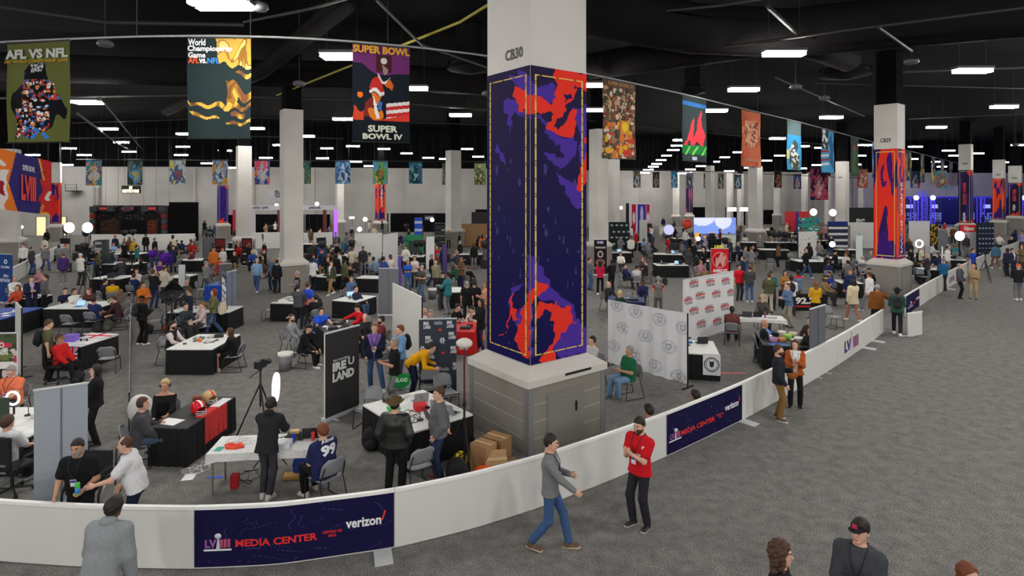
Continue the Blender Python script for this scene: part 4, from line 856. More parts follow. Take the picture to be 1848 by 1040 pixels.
im.ell(.13, .52, .05, .03, (226, 110, 30)); im.poly([(.34, .55), (.42, .6), (.46, .74), (.40, .74)], (226, 222, 216), w)
for i in range(5): im.poly([(.58, .60 + i * .036), (1, .565 + i * .036), (1, .60 + i * .036), (.58, .636 + i * .036)], (196, 44, 46) if i % 2 else (226, 218, 214))
im.poly([(.4, .78), (1, .70), (1, .78)], (214, 60, 50)); im.rect(0, .78, 1, 1, (18, 26, 32))
banner(636, 739, 255, im, 'purple and red poster banner with a striped lower corner', [('SUPER BOWL', .0, 1, .015, .095, (212, 150, 40), .05), ('SUPER', .26, .78, .83, .90, (200, 204, 184), .04), ('BOWL IV', .17, .87, .915, .975, (200, 204, 184), .04)]); land(690, 170, 'the purple poster banner')
im = Img(56, 130, (92, 74, 60)); im.specks(330, [(140, 110, 84), (60, 74, 50), (190, 150, 110), (70, 50, 40), (206, 190, 170), (130, 60, 44)], 0, .1, 1, 1, .02, .07, 9); im.specks(40, [(214, 160, 40), (206, 110, 40), (190, 60, 40)], .1, .5, .9, .98, .03, .09, 4); im.rect(.55, .5, .8, .68, (200, 140, 40)); im.ell(.7, .58, .09, .06, (226, 190, 50))
banner(1088, 1146, 285, im, 'brown crowded poster banner with small yellow figures beside the tall wrapped column', [('SUPER BOWL VI', .12, .9, .025, .07, (176, 124, 60))]); land(1117, 215, 'the brown poster banner')
im = Img(44, 110, (40, 52, 54)); w = im.warp(.05, 4, 3)
for pl in ([(.3, .7), (.42, .3), (.52, .3), (.46, .7)], [(.6, .7), (.7, .28), (.82, .3), (.9, .7)], [(.1, .62), (.9, .5), (.95, .74), (.1, .74)]): im.poly(pl, (206, 50, 60), w)
im.rect(0, .08, 1, .15, (44, 100, 160)); im.poly([(0, .76), (1, .74), (1, .9), (0, .88)], (24, 110, 50)); [im.poly([(x, .76), (x + .06, .76), (x - .14, .9), (x - .22, .9)], (120, 200, 90)) for x in (.3, .6, .95)]; im.rect(.4, .93, .6, .98, (170, 180, 200))
banner(1231, 1275, 290, im, 'dark green poster banner with red shapes over a green field grid'); land(1253, 235, 'the dark green banner')
im = Img(34, 110, (206, 104, 64)); im.fluid([(190, 86, 52), (222, 140, 100)], 3, 5, (.2, .9)); im.poly([(.16, .18), (.84, .16), (.8, .62), (.5, .68), (.2, .62)], (214, 130, 90), im.warp(.04, 4, 2)); im.specks(90, [(120, 60, 40), (230, 180, 140)], .18, .18, .82, .62, .02, .06, 5); banner(1339, 1372, 300, im, 'orange poster banner hung above the CB42 column', [('SUPER BOWL', .16, .86, .86, .91, (180, 150, 130))]); land(1355, 250, 'the orange banner')
im = Img(30, 100, (50, 140, 190)); im.rect(0, 0, 1, .28, (88, 110, 112)); im.poly([(.2, .98), (.3, .5), (.5, .4), (.7, .5), (.85, .98)], (60, 70, 66), im.warp(.05, 4, 2)); im.specks(30, [(190, 196, 180), (40, 60, 70)], .2, .5, .8, .95, .03, .08); im.rect(0, .6, .16, .78, (200, 190, 120)); banner(1420, 1446, 306, im, 'teal and blue poster banner with a standing dark figure')
im = Img(30, 100, (70, 160, 210)); im.rect(0, 0, .55, .45, (40, 50, 56)); im.specks(16, [(230, 232, 232)], .05, .03, .5, .42, .05, .09); [im.poly([(0, .5 + i * .1), (.6, .46 + i * .1), (.6, .51 + i * .1), (0, .55 + i * .1)], (226, 226, 222) if i % 2 else (170, 40, 44)) for i in range(4)]; im.poly([(.6, .2), (.9, .1), (1, .9), (.7, .9)], (40, 100, 150), im.warp(.04, 4, 2)); banner(1482, 1505, 311, im, 'pale blue poster banner with white stars and red stripes')
im = Img(24, 90, (60, 74, 66)); im.poly([(.3, .9), (.3, .3), (.7, .3), (.75, .9)], (60, 110, 50), im.warp(.05, 4, 2)); im.ell(.5, .26, .2, .08, (170, 60, 30)); banner(1535, 1549, 318, im, 'dull green poster banner with a slim figure left of the red wrapped column')
for i, (u0, u1, vb, pal, nm) in enumerate(((1574, 1582, 320, (60, 140, 190), 'bright blue'), (1634, 1645, 326, (70, 80, 80), 'grey and amber'), (1661, 1668, 329, (50, 50, 52), 'near black'), (1681, 1688, 330, (86, 86, 90), 'dark grey'), (1697, 1704, 331, (90, 120, 120), 'grey teal'), (1713, 1719, 332, (130, 120, 90), 'khaki'), (1728, 1732, 334, (90, 60, 110), 'violet'), (1758, 1763, 338, (70, 90, 180), 'blue and white'))):
    im = Img(14, 60, pal); im.specks(26, [(180, 150, 90), (40, 44, 50), tuple(min(255, c + 60) for c in pal)], 0, .1, 1, 1, .08, .3, i); banner(u0, u1, vb, im, nm + ' poster banner seen nearly edge on along the cable')
# the second, distant row
def hung(u0, u1, vt, vb, y, im, label, rod=True, group='small poster banners of the far row'):
    a = dep(u0, vt, y); b = dep(u1, vt, y); c = dep(u0, vb, y); r = empty('poster_banner', (a + b) / 2); o = (a + b) / 2
    sheet('printed_cloth', im, a - o, b - o, c - o, None, r, lambda gx, gy: .05 * gy * np.sin(gx * 5 + u0)); MB().cyl(a - o - Vector((.05, 0, 0)), b - o + Vector((.05, 0, 0)), .04, n=6).build('top_sleeve', plain((50, 50, 52)), r)
    for q in (.1, .9): p = (a - o) * (1 - q) + (b - o) * q; MB().cyl(p, p + Vector((0, 0, 12.5 - o.z)), .01, n=4).build('hanger_wire', PIPEM, r)
    if group: tag(r, label, 'banner', group)
    else: tag(r, label, 'banner')
    return r
far = [(155, 184, 288, 335, [(60, 90, 150), (200, 130, 60), (40, 130, 150), (220, 190, 140), (180, 210, 220)], 'blue and sunset orange'), (230, 257, 288, 334, [(40, 60, 56), (60, 90, 80), (90, 110, 100), (60, 140, 190), (200, 170, 60)], 'dark green with pale face shapes'), (306, 335, 288, 333, [(180, 190, 196), (60, 110, 150), (200, 190, 90), (60, 90, 140), (190, 70, 60)], 'white, blue and yellow patchwork'), (383, 411, 288, 333, [(150, 170, 200), (70, 110, 160), (210, 150, 60), (180, 200, 220), (90, 80, 120)], 'icy blue with an orange corner'), (459, 487, 288, 333, [(60, 60, 130), (210, 110, 60), (200, 60, 90), (120, 160, 200), (230, 170, 80)], 'violet and orange rays'), (549, 561, 292, 332, [(30, 80, 70), (20, 50, 50), (120, 120, 60), (40, 110, 90), (90, 60, 40)], 'deep green narrow'), (605, 632, 290, 332, [(50, 100, 160), (90, 150, 190), (30, 60, 110), (170, 190, 210), (40, 80, 130)], 'mid blue cityscape'), (673, 700, 290, 332, [(60, 150, 200), (90, 170, 80), (220, 190, 60), (60, 110, 60), (220, 90, 50)], 'sky blue and yellow flower'), (738, 762, 293, 332, [(40, 110, 140), (30, 80, 110), (80, 160, 170), (20, 60, 70), (140, 190, 190)], 'teal'), (798, 805, 295, 334, [(110, 110, 90), (80, 90, 70), (140, 130, 100), (60, 70, 60), (160, 150, 120)], 'grey olive narrow'), (856, 877, 295, 334, [(110, 120, 70), (80, 100, 60), (150, 150, 90), (60, 70, 50), (170, 160, 100)], 'moss green'),
       (1143, 1156, 309, 339, [(60, 90, 120), (60, 120, 60), (200, 120, 80), (190, 200, 210), (40, 90, 50)], 'blue over green'), (1178, 1190, 311, 339, [(60, 52, 54), (90, 70, 70), (40, 36, 40), (160, 150, 150), (110, 80, 80)], 'dark brown'), (1211, 1223, 309, 339, [(50, 150, 210), (30, 110, 170), (120, 190, 220), (200, 220, 230), (30, 90, 150)], 'bright cyan'), (1238, 1251, 313, 339, [(120, 140, 160), (80, 100, 130), (160, 180, 190), (50, 60, 80), (200, 200, 200)], 'grey blue'), (1270, 1275, 314, 340, [(40, 44, 50), (60, 60, 70), (30, 30, 36), (150, 150, 150), (90, 90, 90)], 'near black narrow'), (1296, 1306, 314, 341, [(70, 70, 60), (40, 40, 40), (120, 110, 90), (180, 170, 150), (50, 50, 44)], 'sepia patchwork'), (1325, 1338, 316, 341, [(40, 60, 80), (70, 110, 120), (30, 40, 60), (170, 190, 200), (50, 80, 90)], 'slate blue heart'), (1397, 1411, 309, 339, [(40, 30, 60), (180, 110, 50), (30, 20, 50), (200, 130, 70), (60, 50, 110)], 'white edged night scene'), (1432, 1446, 315, 341, [(60, 70, 140), (90, 110, 180), (40, 40, 90), (200, 200, 210), (210, 130, 50)], 'violet blue with amber foot'), (1524, 1530, 312, 340, [(60, 60, 54), (130, 120, 80), (40, 40, 40), (180, 160, 90), (60, 60, 50)], 'tan narrow'), (1547, 1566, 305, 339, [(214, 70, 70), (230, 130, 50), (60, 150, 160), (230, 200, 190), (200, 110, 40)], 'red, orange and teal'), (1643, 1661, 309, 339, [(40, 120, 180), (30, 80, 150), (200, 60, 90), (220, 220, 226), (40, 60, 130)], 'blue with a white splash'), (1690, 1709, 308, 340, [(70, 170, 190), (60, 140, 160), (180, 110, 80), (150, 90, 70), (200, 190, 150)], 'turquoise with a brown figure')]
for i, (u0, u1, vt, vb, pal, nm) in enumerate(far):
    hung(u0, u1, vt, vb, 62 if u0 < 900 else min(wally(u0) - 9, 76), poster(pal, 20 + i, (20, 34)), nm + ' small poster banner in the far row')
for pts, nm in (([(138, 288), (880, 292)], 'left'), ([(1062, 302), (1240, 308), (1560, 322)], 'right')):
    o = MB().tube([dep(u, v, 62 if u < 900 else 73) for u, v in pts], .04, 6).build('banner_cable', PIPEM); tag(o, f'far dark cable carrying the small poster banners on the {nm}', 'cable')
hung(1462, 1495, 303, 361, 60, poster([(60, 30, 70), (200, 60, 90), (40, 26, 60), (220, 110, 120), (230, 190, 190)], 77, (30, 50)), 'large magenta and purple poster hung by the pale blue star banner', group=None).location.y += 0; land(1478, 330, 'the magenta poster')
im = Img(110, 70, (232, 120, 40)); im.fluid([(240, 170, 60), (214, 50, 40)], 4, 6, (.2, .7)); im.poly([(.53, 0), (.81, 0), (.90, .5), (.83, 1), (.55, 1), (.44, .55)], (50, 40, 110)); im.poly([(.84, 0), (1, 0), (1, .5), (.93, .5)], (216, 40, 40)); w = im.warp(.02, 4, 3)
for c, x in (((226, 222, 218), .24), ((220, 216, 212), .36), ((206, 40, 40), .93), ((214, 46, 44), .97)): im.ell(x, .22, .035, .07, (226, 222, 218) if x < .5 else c, w); im.poly([(x - .07, .36), (x + .06, .34), (x + .07, .98), (x - .08, .98)], c, w); im.poly([(x - .03, .55), (x + .03, .55), (x + .03, .75), (x - .03, .75)], (150, 30, 40) if x < .5 else (230, 226, 222), w)
a, b, c = dep(-60, 252, 30), dep(93, 292, 37), dep(-60, 371, 30); bn = empty('wide_game_banner', (a + b) / 2); o = (a + b) / 2
sheet('printed_cloth', im, a - o, b - o, c - o, None, bn); e = (b - a); hh = a.z - c.z; nn = Vector((e.y, -e.x, 0)).normalized() * .03
text('SUPER BOWL', plain((220, 214, 226)), bn, a - o + e * .595 - Vector((0, 0, hh * .28)) + nn * 2, e, (0, 0, 1), e.length * .16, hh * .1, .03)
text('LVIII', plain((226, 50, 44)), bn, a - o + e * .58 - Vector((0, 0, hh * .80)) + nn * 2, e, (0, 0, 1), e.length * .19, hh * .44, .05)
for q in (.05, .5, .95): p = a - o + e * q; MB().cyl(p, p + Vector((0, 0, 12.4 - o.z - p.z)), .014, n=5).build('hanger_wire', PIPEM, bn)
tag(bn, 'wide red and orange game banner with LVIII numerals and uniformed players', 'banner'); land(45, 320, 'the wide game banner')
# ================================================================== boards, tables, equipment
def board(a, b, z1, face, label, name='backdrop_board', base=True, z0=.06, cat='board', back=None, writing=(), th=.04, split=0, lands=None, drape=None):
    """a, b: pixels of the top left and top right corner, both z1 above the floor"""
    A, B = at(*a, z1), at(*b, z1); o = Vector(((A.x + B.x) / 2, (A.y + B.y) / 2, 0)); d = B - A; d.z = 0; L = d.length; e = d / L; n = Vector((e.y, -e.x, 0)); r = empty(name, o); Mx = Matrix((e, -n, Vector((0, 0, 1)))).transposed()
    if drape is None: MB().box(n * -(th / 2 + .004) + Vector((0, 0, (z0 + z1) / 2)), (L, th, z1 - z0), M=Mx).build('board', back or (face if not isinstance(face, Img) else BWHITE), r)
    tl, tr, bl = e * (-L / 2) + Vector((0, 0, z1)), e * (L / 2) + Vector((0, 0, z1)), e * (-L / 2) + Vector((0, 0, z0))
    if isinstance(face, Img): sheet('printed_face', face, tl, tr, bl, None, r, drape)
    for i in range(split): MB().box(e * (-L / 2 + L * (i + 1) / (split + 1)) + n * .008 + Vector((0, 0, (z0 + z1) / 2)), (.014, .012, z1 - z0), M=Mx).build('seam', plain((96, 98, 104)), r)
    if base:
        MB().box(n * -.03 + Vector((0, 0, .035)), (L + .06, .16, .07), M=Mx).build('base', plain((196, 198, 200), .4), r); MB().box(n * -.01 + Vector((0, 0, z1 + .012)), (L + .02, .05, .03), M=Mx).build('top_rail', plain((190, 192, 194), .4), r)
        for q in (-.32, .32): MB().box(e * (q * L) + Vector((0, 0, .012)), (.06, .46, .02), M=Mx).build('foot', plain((180, 182, 184), .4), r)
    elif z0 > .3 or base is None:
        for q in (-.5, .5): MB().cyl(e * (q * L) - n * .03, e * (q * L) - n * .03 + Vector((0, 0, z1)), .022, n=8).build('pole', BLACK, r); MB().box(e * (q * L) - n * .03 + Vector((0, 0, .012)), (.06, .5, .022), M=Mx).build('foot', BLACK, r)
    for body, x0, x1, t0, t1, c, *bo in writing:
        text(body, c if not isinstance(c, tuple) else plain(c), r, tl + e * (L * x0) - Vector((0, 0, (z1 - z0) * t1)) + n * .008, e, (0, 0, 1), L * (x1 - x0), (z1 - z0) * (t1 - t0), bo[0] if bo else .03)
    tag(r, label, cat); u, v = px(o + Vector((0, 0, z1 * .5)))
    if lands: land(u, v, lands)
    return r
SILV = mat('silver_board', (158, 165, 174), .5)
board((61, 707), (158, 693), 2.0, SILV, 'tall pale silver double panel standing behind the barrier beside the man in black polo', 'banner_stand', split=1, lands='the silver double panel')
im = Img(40, 80, (54, 53, 54))
board((587, 604), (648, 588), 2.02, im, 'charcoal banner stand lettered IRELAND', 'banner_stand', writing=[('PRO FOOTBALL', .22, .72, .33, .36, (200, 200, 198)), ('IRE', .20, .60, .37, .475, (216, 216, 212), .06), ('U', .66, .84, .36, .45, (216, 216, 212), .03), ('LAND', .20, .84, .49, .60, (216, 216, 212), .06)], lands='the charcoal banner')
im = Img(60, 110, (62, 66, 78)); wr = []
for i, (x, y, k) in enumerate(((.12, .03, 0), (.74, .02, 0), (.17, .22, 0), (.79, .17, 0), (.23, .43, 0), (.84, .36, 0), (.29, .64, 0), (.9, .58, 0), (.4, .0, 1), (.58, .62, 1), (.0, .7, 1), (.55, .25, 2), (.02, .36, 2), (.72, .88, 2), (.52, .13, 3), (.60, .44, 3), (.02, .50, 3), (.68, .76, 3), (.36, .84, 0))):
    if k == 0: wr += [('IRE', x, min(x + .14, 1), y, y + .045, (214, 214, 218), .06), ('LAND', x, min(x + .19, 1), y + .05, y + .095, (214, 214, 218), .06)]
    elif k == 1: wr.append(('dublin', x, min(x + .22, 1), y + .02, y + .07, (170, 174, 188)))
    elif k == 2: im.ell(x + .07, y + .035, .05, .028, (206, 208, 216)); im.ell(x + .07, y + .035, .02, .011, (62, 66, 78)); [im.ell(x + .07 + .06 * math.cos(t), y + .035 + .034 * math.sin(t), .018, .010, (206, 208, 216)) for t in np.arange(0, 6, 1.05)]
    else: im.rect(x, y, x + .08, y + .025, (214, 70, 66))
board((756, 577), (824, 576), 2.0, im, 'slate grey logo banner stand with white words and small red tags, behind the laptops', 'banner_stand', writing=wr, lands='the slate logo banner')
board((708, 511), (760, 536), 2.2, BWHITE, 'plain white tall board angled beside the grey double panel', lands='the plain white board', base=None)
board((683, 485), (719, 485), 2.0, plain((104, 106, 112)), 'grey double panel standing left of the plain white board', 'banner_stand', split=1, lands='the grey double panel')
# white crest cloth on poles
im = Img(120, 120, (216, 216, 218)); wr = []; C1 = (150, 150, 156)
for x, y in ((.12, .07), (.38, .11), (.68, .16), (.95, .22), (.21, .40), (.5, .45), (.79, .53), (.08, .72), (.62, .86), (.9, .93), (.36, .78)):
    rx, ry = .085, .095
    for a_, b_ in ((1, .93), (.70, .65)): m = (((im.X - x) / rx) ** 2 + ((im.Y - y) / ry) ** 2 < a_ * a_) & (((im.X - x) / rx) ** 2 + ((im.Y - y) / ry) ** 2 > b_ * b_); im.put(m, C1)
    ang = np.arctan2((im.Y - y) / ry, (im.X - x) / rx); rr = np.hypot((im.X - x) / rx, (im.Y - y) / ry); im.put((rr > .74) & (rr < .88) & (np.sin(ang * 17) > .1), (168, 168, 174))
    im.poly([(x - .035, y - .045), (x + .035, y - .045), (x + .03, y + .03), (x, y + .055), (x - .03, y + .03)], (160, 160, 166)); im.poly([(x - .018, y - .025), (x + .018, y - .025), (x + .012, y + .02), (x - .012, y + .02)], (206, 206, 208))
board((1097, 541), (1240, 566), 2.02, im, 'white draped cloth backdrop printed with round grey crests on black poles', base=None, z0=.12, drape=lambda gx, gy: .03 * np.sin(gx * 38) * (.3 + gy) + .02 * np.sin(gx * 15), lands='the crest cloth backdrop')
im = Img(20, 20, (214, 214, 214)); wr = []
for x, y in ((.1, .02), (.42, .05), (.74, .08), (-.02, .28), (.22, .24), (.54, .27), (.86, .30), (.1, .47), (.40, .50), (.72, .53), (.24, .72), (.56, .75), (.86, .76)):
    x0, x1 = max(0.01, x), min(.99, x + .17)
    if x1 - x0 < .1: continue
    wr += [('ARIZONA', x0 + .02, x1 - .02, y, y + .02, (70, 66, 66)), ('ESPN', x0, x1, y + .026, y + .072, (196, 40, 48), .05), ('LAS VEGAS', x0, x1, y + .08, y + .1, (60, 60, 60)), ('1100 AM', x0 + .02, x1, y + .105, y + .13, (70, 66, 66))]
board((1234, 506), (1324, 490), 2.2, im, 'white backdrop repeating a red and black mark, behind the crest cloth', base=True, writing=wr, lands='the red logo backdrop')
board((410, 492), (427, 488), 2.05, plain((112, 118, 132)), 'narrow grey back of a banner stand next to upright white lettering', 'banner_stand', split=1)
board((400, 490), (409, 498), 2.05, plain((206, 208, 214)), 'pale banner stand with upright white letters seen nearly edge on', 'banner_stand', base=False, z0=.08, writing=[('THE', .2, .9, .02, .07, (40, 44, 60))] + [(c, .12, .95, .10 + i * .13, .20 + i * .13, (250, 250, 252), .05) for i, c in enumerate('RINGER')], back=plain((96, 104, 128)), lands='the edge on lettered stand')
board((1463, 559), (1490, 551), 1.95, plain((98, 100, 106)), 'small grey banner stand seen from behind by the barrier', 'banner_stand', split=1, lands='the small grey stand')
im = Img(50, 70, (196, 30, 40)); im.ell(.5, .28, .42, .2, (220, 120, 120)); im.ell(.5, .28, .38, .17, (150, 24, 34)); im.poly([(.2, .16), (.8, .16), (.68, .42), (.32, .42)], (206, 150, 140), im.warp(.05))
board((1283, 449), (1315, 449), 2.2, im, 'red upright sign reading AMERICAS LARGEST', 'sign_stand', writing=[("AMERICA'S", .1, .92, .50, .59, (236, 226, 224), .04), ('LARGEST', .24, .92, .62, .71, (236, 226, 224), .04), ('PRIZES', .3, .92, .74, .83, (236, 226, 224), .04), ('LIVE', .2, .66, -.09, -.01, (240, 226, 30), .05)], lands='the red upright sign')
im = Img(30, 60, (30, 26, 28)); im.ell(.5, .42, .22, .1, (190, 170, 160)); im.ell(.5, .42, .13, .06, (40, 30, 30)); im.ell(.5, .66, .36, .1, (150, 100, 84)); im.ell(.5, .66, .22, .06, (60, 40, 36))
board((1072, 433), (1095, 433), 2.2, im, 'black sign stand with round emblems by the CB47 pedestal', 'sign_stand', writing=[('KNBR', .25, .75, .04, .11, (200, 190, 240)), ('THE SPORTS LEADER', .1, .9, .2, .25, (220, 220, 220))], lands='the black sign stand')
board((-14, 458), (21, 460), 2.3, plain((30, 66, 130)), 'tall blue banner stand at the left end by the aisle wall', 'banner_stand', writing=[('COLUMBIA', .45, .92, .24, .29, (220, 226, 236)), ('PRO', .6, .85, .42, .48, (220, 226, 236)), ('NETWORK', .4, .95, .51, .58, (220, 226, 236)), ('o', .6, .8, .1, .2, (200, 214, 236))], lands='the blue banner stand')
im = Img(60, 60, (224, 222, 218)); im.rect(0, 0, 1, .40, (74, 88, 60)); im.specks(30, [(190, 60, 80), (110, 120, 70), (200, 190, 180), (60, 70, 50)], 0, 0, 1, .4, .03, .12); im.rect(.68, .5, .88, .68, (50, 40, 46)); im.rect(.68, .74, .88, .86, (44, 36, 42)); im.ell(.78, .57, .05, .06, (200, 190, 190))
board((-70, 604), (30, 602), 1.8, im, 'white sponsor sign with flowery top at the left edge', 'sign_stand', writing=[('CO', .6, .78, .12, .2, (226, 226, 220)), ('SOONERS', .5, .85, .22, .3, (226, 226, 220)), ('CO', .5, .62, .92, .97, (30, 30, 30))], lands='the flowery sponsor sign')
board((27, 545), (37, 556), 2.0, BWHITE, 'thin white board edge behind the flowery sponsor sign', base=None)
# ---- tables
TABLES = []
def table(u, v, w, d, yaw, label, top=(222, 221, 218), skirt=SKIRT, lands=None, clothdrop=0, legs=False, zt=.75, name='table', place=None):
    p = place or at(u, v, zt); r = empty(name, (p.x, p.y, 0), R(yaw)); x, y = w / 2, d / 2; m = plain(top, .55) if top else skirt
    MB().box((0, 0, zt - .018), (w, d, .036)).build('table_top', m, r, bevel=.006)
    if skirt:
        n = [(-x, -y), (x, -y), (x, y), (-x, y)]; pts = []
        for (ax, ay), (bx, by) in zip(n, n[1:] + n[:1]):
            L = math.hypot(bx - ax, by - ay); k = max(6, int(L / .045)); ox, oy = (by - ay) / L, -(bx - ax) / L
            pts += [(ax + (bx - ax) * i / k + ox * .014 * math.sin(i * 1.7), ay + (by - ay) * i / k + oy * .014 * math.sin(i * 1.7)) for i in range(k)]
        k = len(pts); MB().add([(a * 1.004, b * 1.004, zt - .03) for a, b in pts] + [(a * 1.02, b * 1.02, .015) for a, b in pts], [(k + i, k + (i + 1) % k, (i + 1) % k, i) for i in range(k)]).build('skirt', skirt, r, True)
    if clothdrop:
        k = 40; ring = [(x * c, y * s) for c, s in ((-1, -1), (1, -1), (1, 1), (-1, 1))]; per = []
        for (ax, ay), (bx, by) in zip(ring, ring[1:] + ring[:1]): per += [(ax + (bx - ax) * i / 10, ay + (by - ay) * i / 10) for i in range(10)]
        vs = [(a * 1.005, b * 1.005, zt + .006) for a, b in per] + [(a * 1.03 + .01 * math.sin(i * 2.1), b * 1.03 + .01 * math.cos(i * 1.7), zt - clothdrop * (1 + .5 * (i % 10 == 0))) for i, (a, b) in enumerate(per)]
        MB().add(vs, [(k + i, k + (i + 1) % k, (i + 1) % k, i) for i in range(k)] + [tuple(range(k))]).build('cloth', cloth((216, 216, 214)), r)
    if legs or not skirt:
        for a, b in ((-1, -1), (1, -1), (1, 1), (-1, 1)): MB().cyl((a * (x - .08), b * (y - .08), 0), (a * (x - .08), b * (y - .08), zt - .03), .02, n=8).build('leg', plain((120, 112, 104)) if not skirt else METAL, r)
    if label: tag(r, label, 'table')
    else: later(r, 'black skirted table' if skirt else 'white folding table', 'table')
    if lands: land(u, v, lands)
    TABLES.append((r, w, d, zt)); return r
def on(t, x, y, z=0):
    r = t[0] if isinstance(t, tuple) else t; zt = next(q[3] for q in TABLES if q[0] is r); return r.location + Matrix.Rotation(r.rotation_euler.z, 3, 'Z') @ Vector((x, y, zt + z))
# small things ------------------------------------------------------
_pt = {}
def proto(kind, build):
    if kind not in _pt: _pt[kind] = build(); return _pt[kind]
    return copy_tree(_pt[kind])
def place(o, p, rz, base, cat, group=None):
    o.location = p; o.rotation_euler.z = R(rz); return later(o, base, cat, group)
def laptop(p, rz, c=(150, 152, 156), lit=False, base=None):
    def b():
        r = empty('laptop', (0, 0, 0)); MB().box((0, 0, .009), (.33, .23, .016)).build('keyboard_base', plain(c, .4), r, bevel=.004); MB().box((0, -.01, .018), (.28, .12, .003)).build('keys', BLACK, r)
        M = Matrix.Rotation(R(-18), 3, 'X'); s = MB().box(Vector((0, .115, .02)) + M @ Vector((0, 0, .11)), (.33, .010, .22), M=M).build('screen_lid', plain(c, .4), r, bevel=.004)
        MB().box(Vector((0, .108, .02)) + M @ Vector((0, 0, .11)), (.31, .004, .195), M=M).build('screen', mat('laptop_screen', (150, 190, 226), .3, emit=.8) if lit else plain((40, 46, 56), .2), s); MB().ball(Vector((0, .122, .02)) + M @ Vector((0, 0, .115)), (.016, .004, .016), 8).build('maker_mark', plain((40, 40, 44)), s); return r
    return place(proto(('laptop', c, lit), b), p, rz, base or ('open laptop with lit screen' if lit else 'open silver laptop' if c[0] > 100 else 'open black laptop'), 'laptop', 'laptops on tables')
def headphones(p, rz, c=(30, 30, 32), base=None):
    def b():
        r = empty('headphones', (0, 0, 0)); MB().tube([(math.cos(t) * .09, math.sin(t) * .09, .03) for t in np.linspace(0, PI, 12)], .012, 6).build('headband', plain(c, .4), r, True)
        for q in (1, -1): MB().ball((q * .09, -.01, .04), (.024, .045, .042), 10).build('ear_cup', plain(c, .4), r, True)
        return r
    return place(proto(('hp', c), b), p, rz, base or ('black headphones' if c[0] < 90 else 'white headphones'), 'headphones', 'headphones on tables')
def microphone(p, rz, base='black microphone on a desk stand'):
    def b():
        r = empty('microphone', (0, 0, 0)); MB().lathe([(.07, 0), (.07, .012), (.02, .02)], 14).build('stand_base', BLACK, r); MB().tube([(0, 0, .01), (0, 0, .16), (0, -.06, .24), (0, -.11, .25)], .007, 6).build('arm', METAL, r); MB().ball((0, -.15, .255), (.03, .055, .03), 10).build('foam_head', plain((22, 22, 24), .9), r, True); return r
    return place(proto('mic', b), p, rz, base, 'microphone', 'desk microphones')
def bottle(p, c=(170, 190, 210), base='clear water bottle'):
    def b():
        r = empty('water_bottle', (0, 0, 0)); MB().lathe([(.03, 0), (.032, .01), (.032, .13), (.027, .15), (.013, .18), (.013, .19)], 12).build('bottle_body', plain(c, .2), r, True); MB().lathe([(.015, .188), (.015, .21), (.012, .212)], 10).build('cap', WHITE, r); MB().lathe([(.0325, .06), (.0325, .11)], 12).build('wrapper', plain((60, 110, 190) if c[0] > 100 else (220, 220, 220)), r); return r
    return place(proto(('bottle', c), b), p, 0, base, 'bottle', 'bottles on tables')
def cup(p, c=(214, 210, 206), base='paper cup with lid'):
    def b():
        r = empty('cup', (0, 0, 0)); MB().lathe([(.026, 0), (.036, .10)], 14).build('cup_body', plain(c), r, True); MB().lathe([(.038, .098), (.038, .108), (.03, .116)], 14).build('lid', plain((240, 240, 240)), r); return r
    return place(proto(('cup', c), b), p, 0, base, 'cup', 'cups on tables')
def paper(p, rz, c=(232, 232, 230), s=(.22, .29), base='loose sheet of paper'):
    b = lambda: MB().box((0, 0, .003), (*s, .004)).build('paper', plain(c, .8))
    return place(proto(('paper', c, s), b), p, rz, base, 'paper', 'papers on tables')
def mixer(p, rz, base='black audio mixer with knobs'):
    def b():
        r = empty('audio_mixer', (0, 0, 0)); MB().box((0, 0, .035), (.36, .26, .07), taper=.94).build('mixer_body', BLACK, r, bevel=.006)
        for i in range(4):
            for j in range(3): MB().cyl((-.13 + i * .085, -.08 + j * .075, .069), (-.13 + i * .085, -.08 + j * .075, .085), .011, n=8).build('knob', plain((170, 170, 174)), r)
        return r
    return place(proto('mixer', b), p, rz, base, 'mixer', 'audio mixers on tables')
def cable_coil(p, base='loose black cable', c=(24, 24, 26), s=1.0):
    rr = random.Random(len(PEND)); pts = [(s * .22 * math.cos(t * 1.1 + rr.random()) * (1 - t * .05), s * .16 * math.sin(t * 1.7), .008 + .004 * (i % 2)) for i, t in enumerate(np.arange(0, 9, .5))]
    o = MB().tube(pts, .006, 5).build('cable', plain(c)); return place(o, p, rr.uniform(0, 360), base, 'cable')
def bag(p, rz, c=(28, 28, 30), s=1.0, base='black backpack on the floor', name='backpack'):
    def b():
        r = empty(name, (0, 0, 0)); MB().ball((0, 0, .2), (.16, .12, .22), 14).build('bag_body', mat('bag_cloth', c, .8), r, True); MB().ball((0, -.09, .13), (.12, .06, .12), 10).build('front_pocket', mat('bag_cloth', tuple(min(255, x + 10) for x in c), .8), r, True); MB().tube([(-.03, .05, .40), (-.03, .06, .46), (.03, .06, .46), (.03, .05, .40)], .01, 5).build('handle', BLACK, r)
        for q in (-.08, .08): MB().tube([(q, .1, .38), (q, .16, .26), (q, .12, .06)], .014, 5).build('strap', BLACK, r)
        return r
    o = proto((name, c), b); o.scale = (s, s, s); return place(o, (p[0], p[1], 0), rz, base, 'bag', None)
def crate(p, rz, d, c, label=None, base='cardboard box', tape=True, name='cardboard_box'):
    r = empty(name, p, R(rz)); MB().box((0, 0, d[2] / 2), d).build('carton', plain(c, .8), r, bevel=.006)
    if tape: MB().box((0, 0, d[2] + .001), (d[0] * 1.001, .05, .003)).build('tape', plain((206, 178, 130)), r)
    return tag(r, label, 'box') if label else later(r, base, 'box')
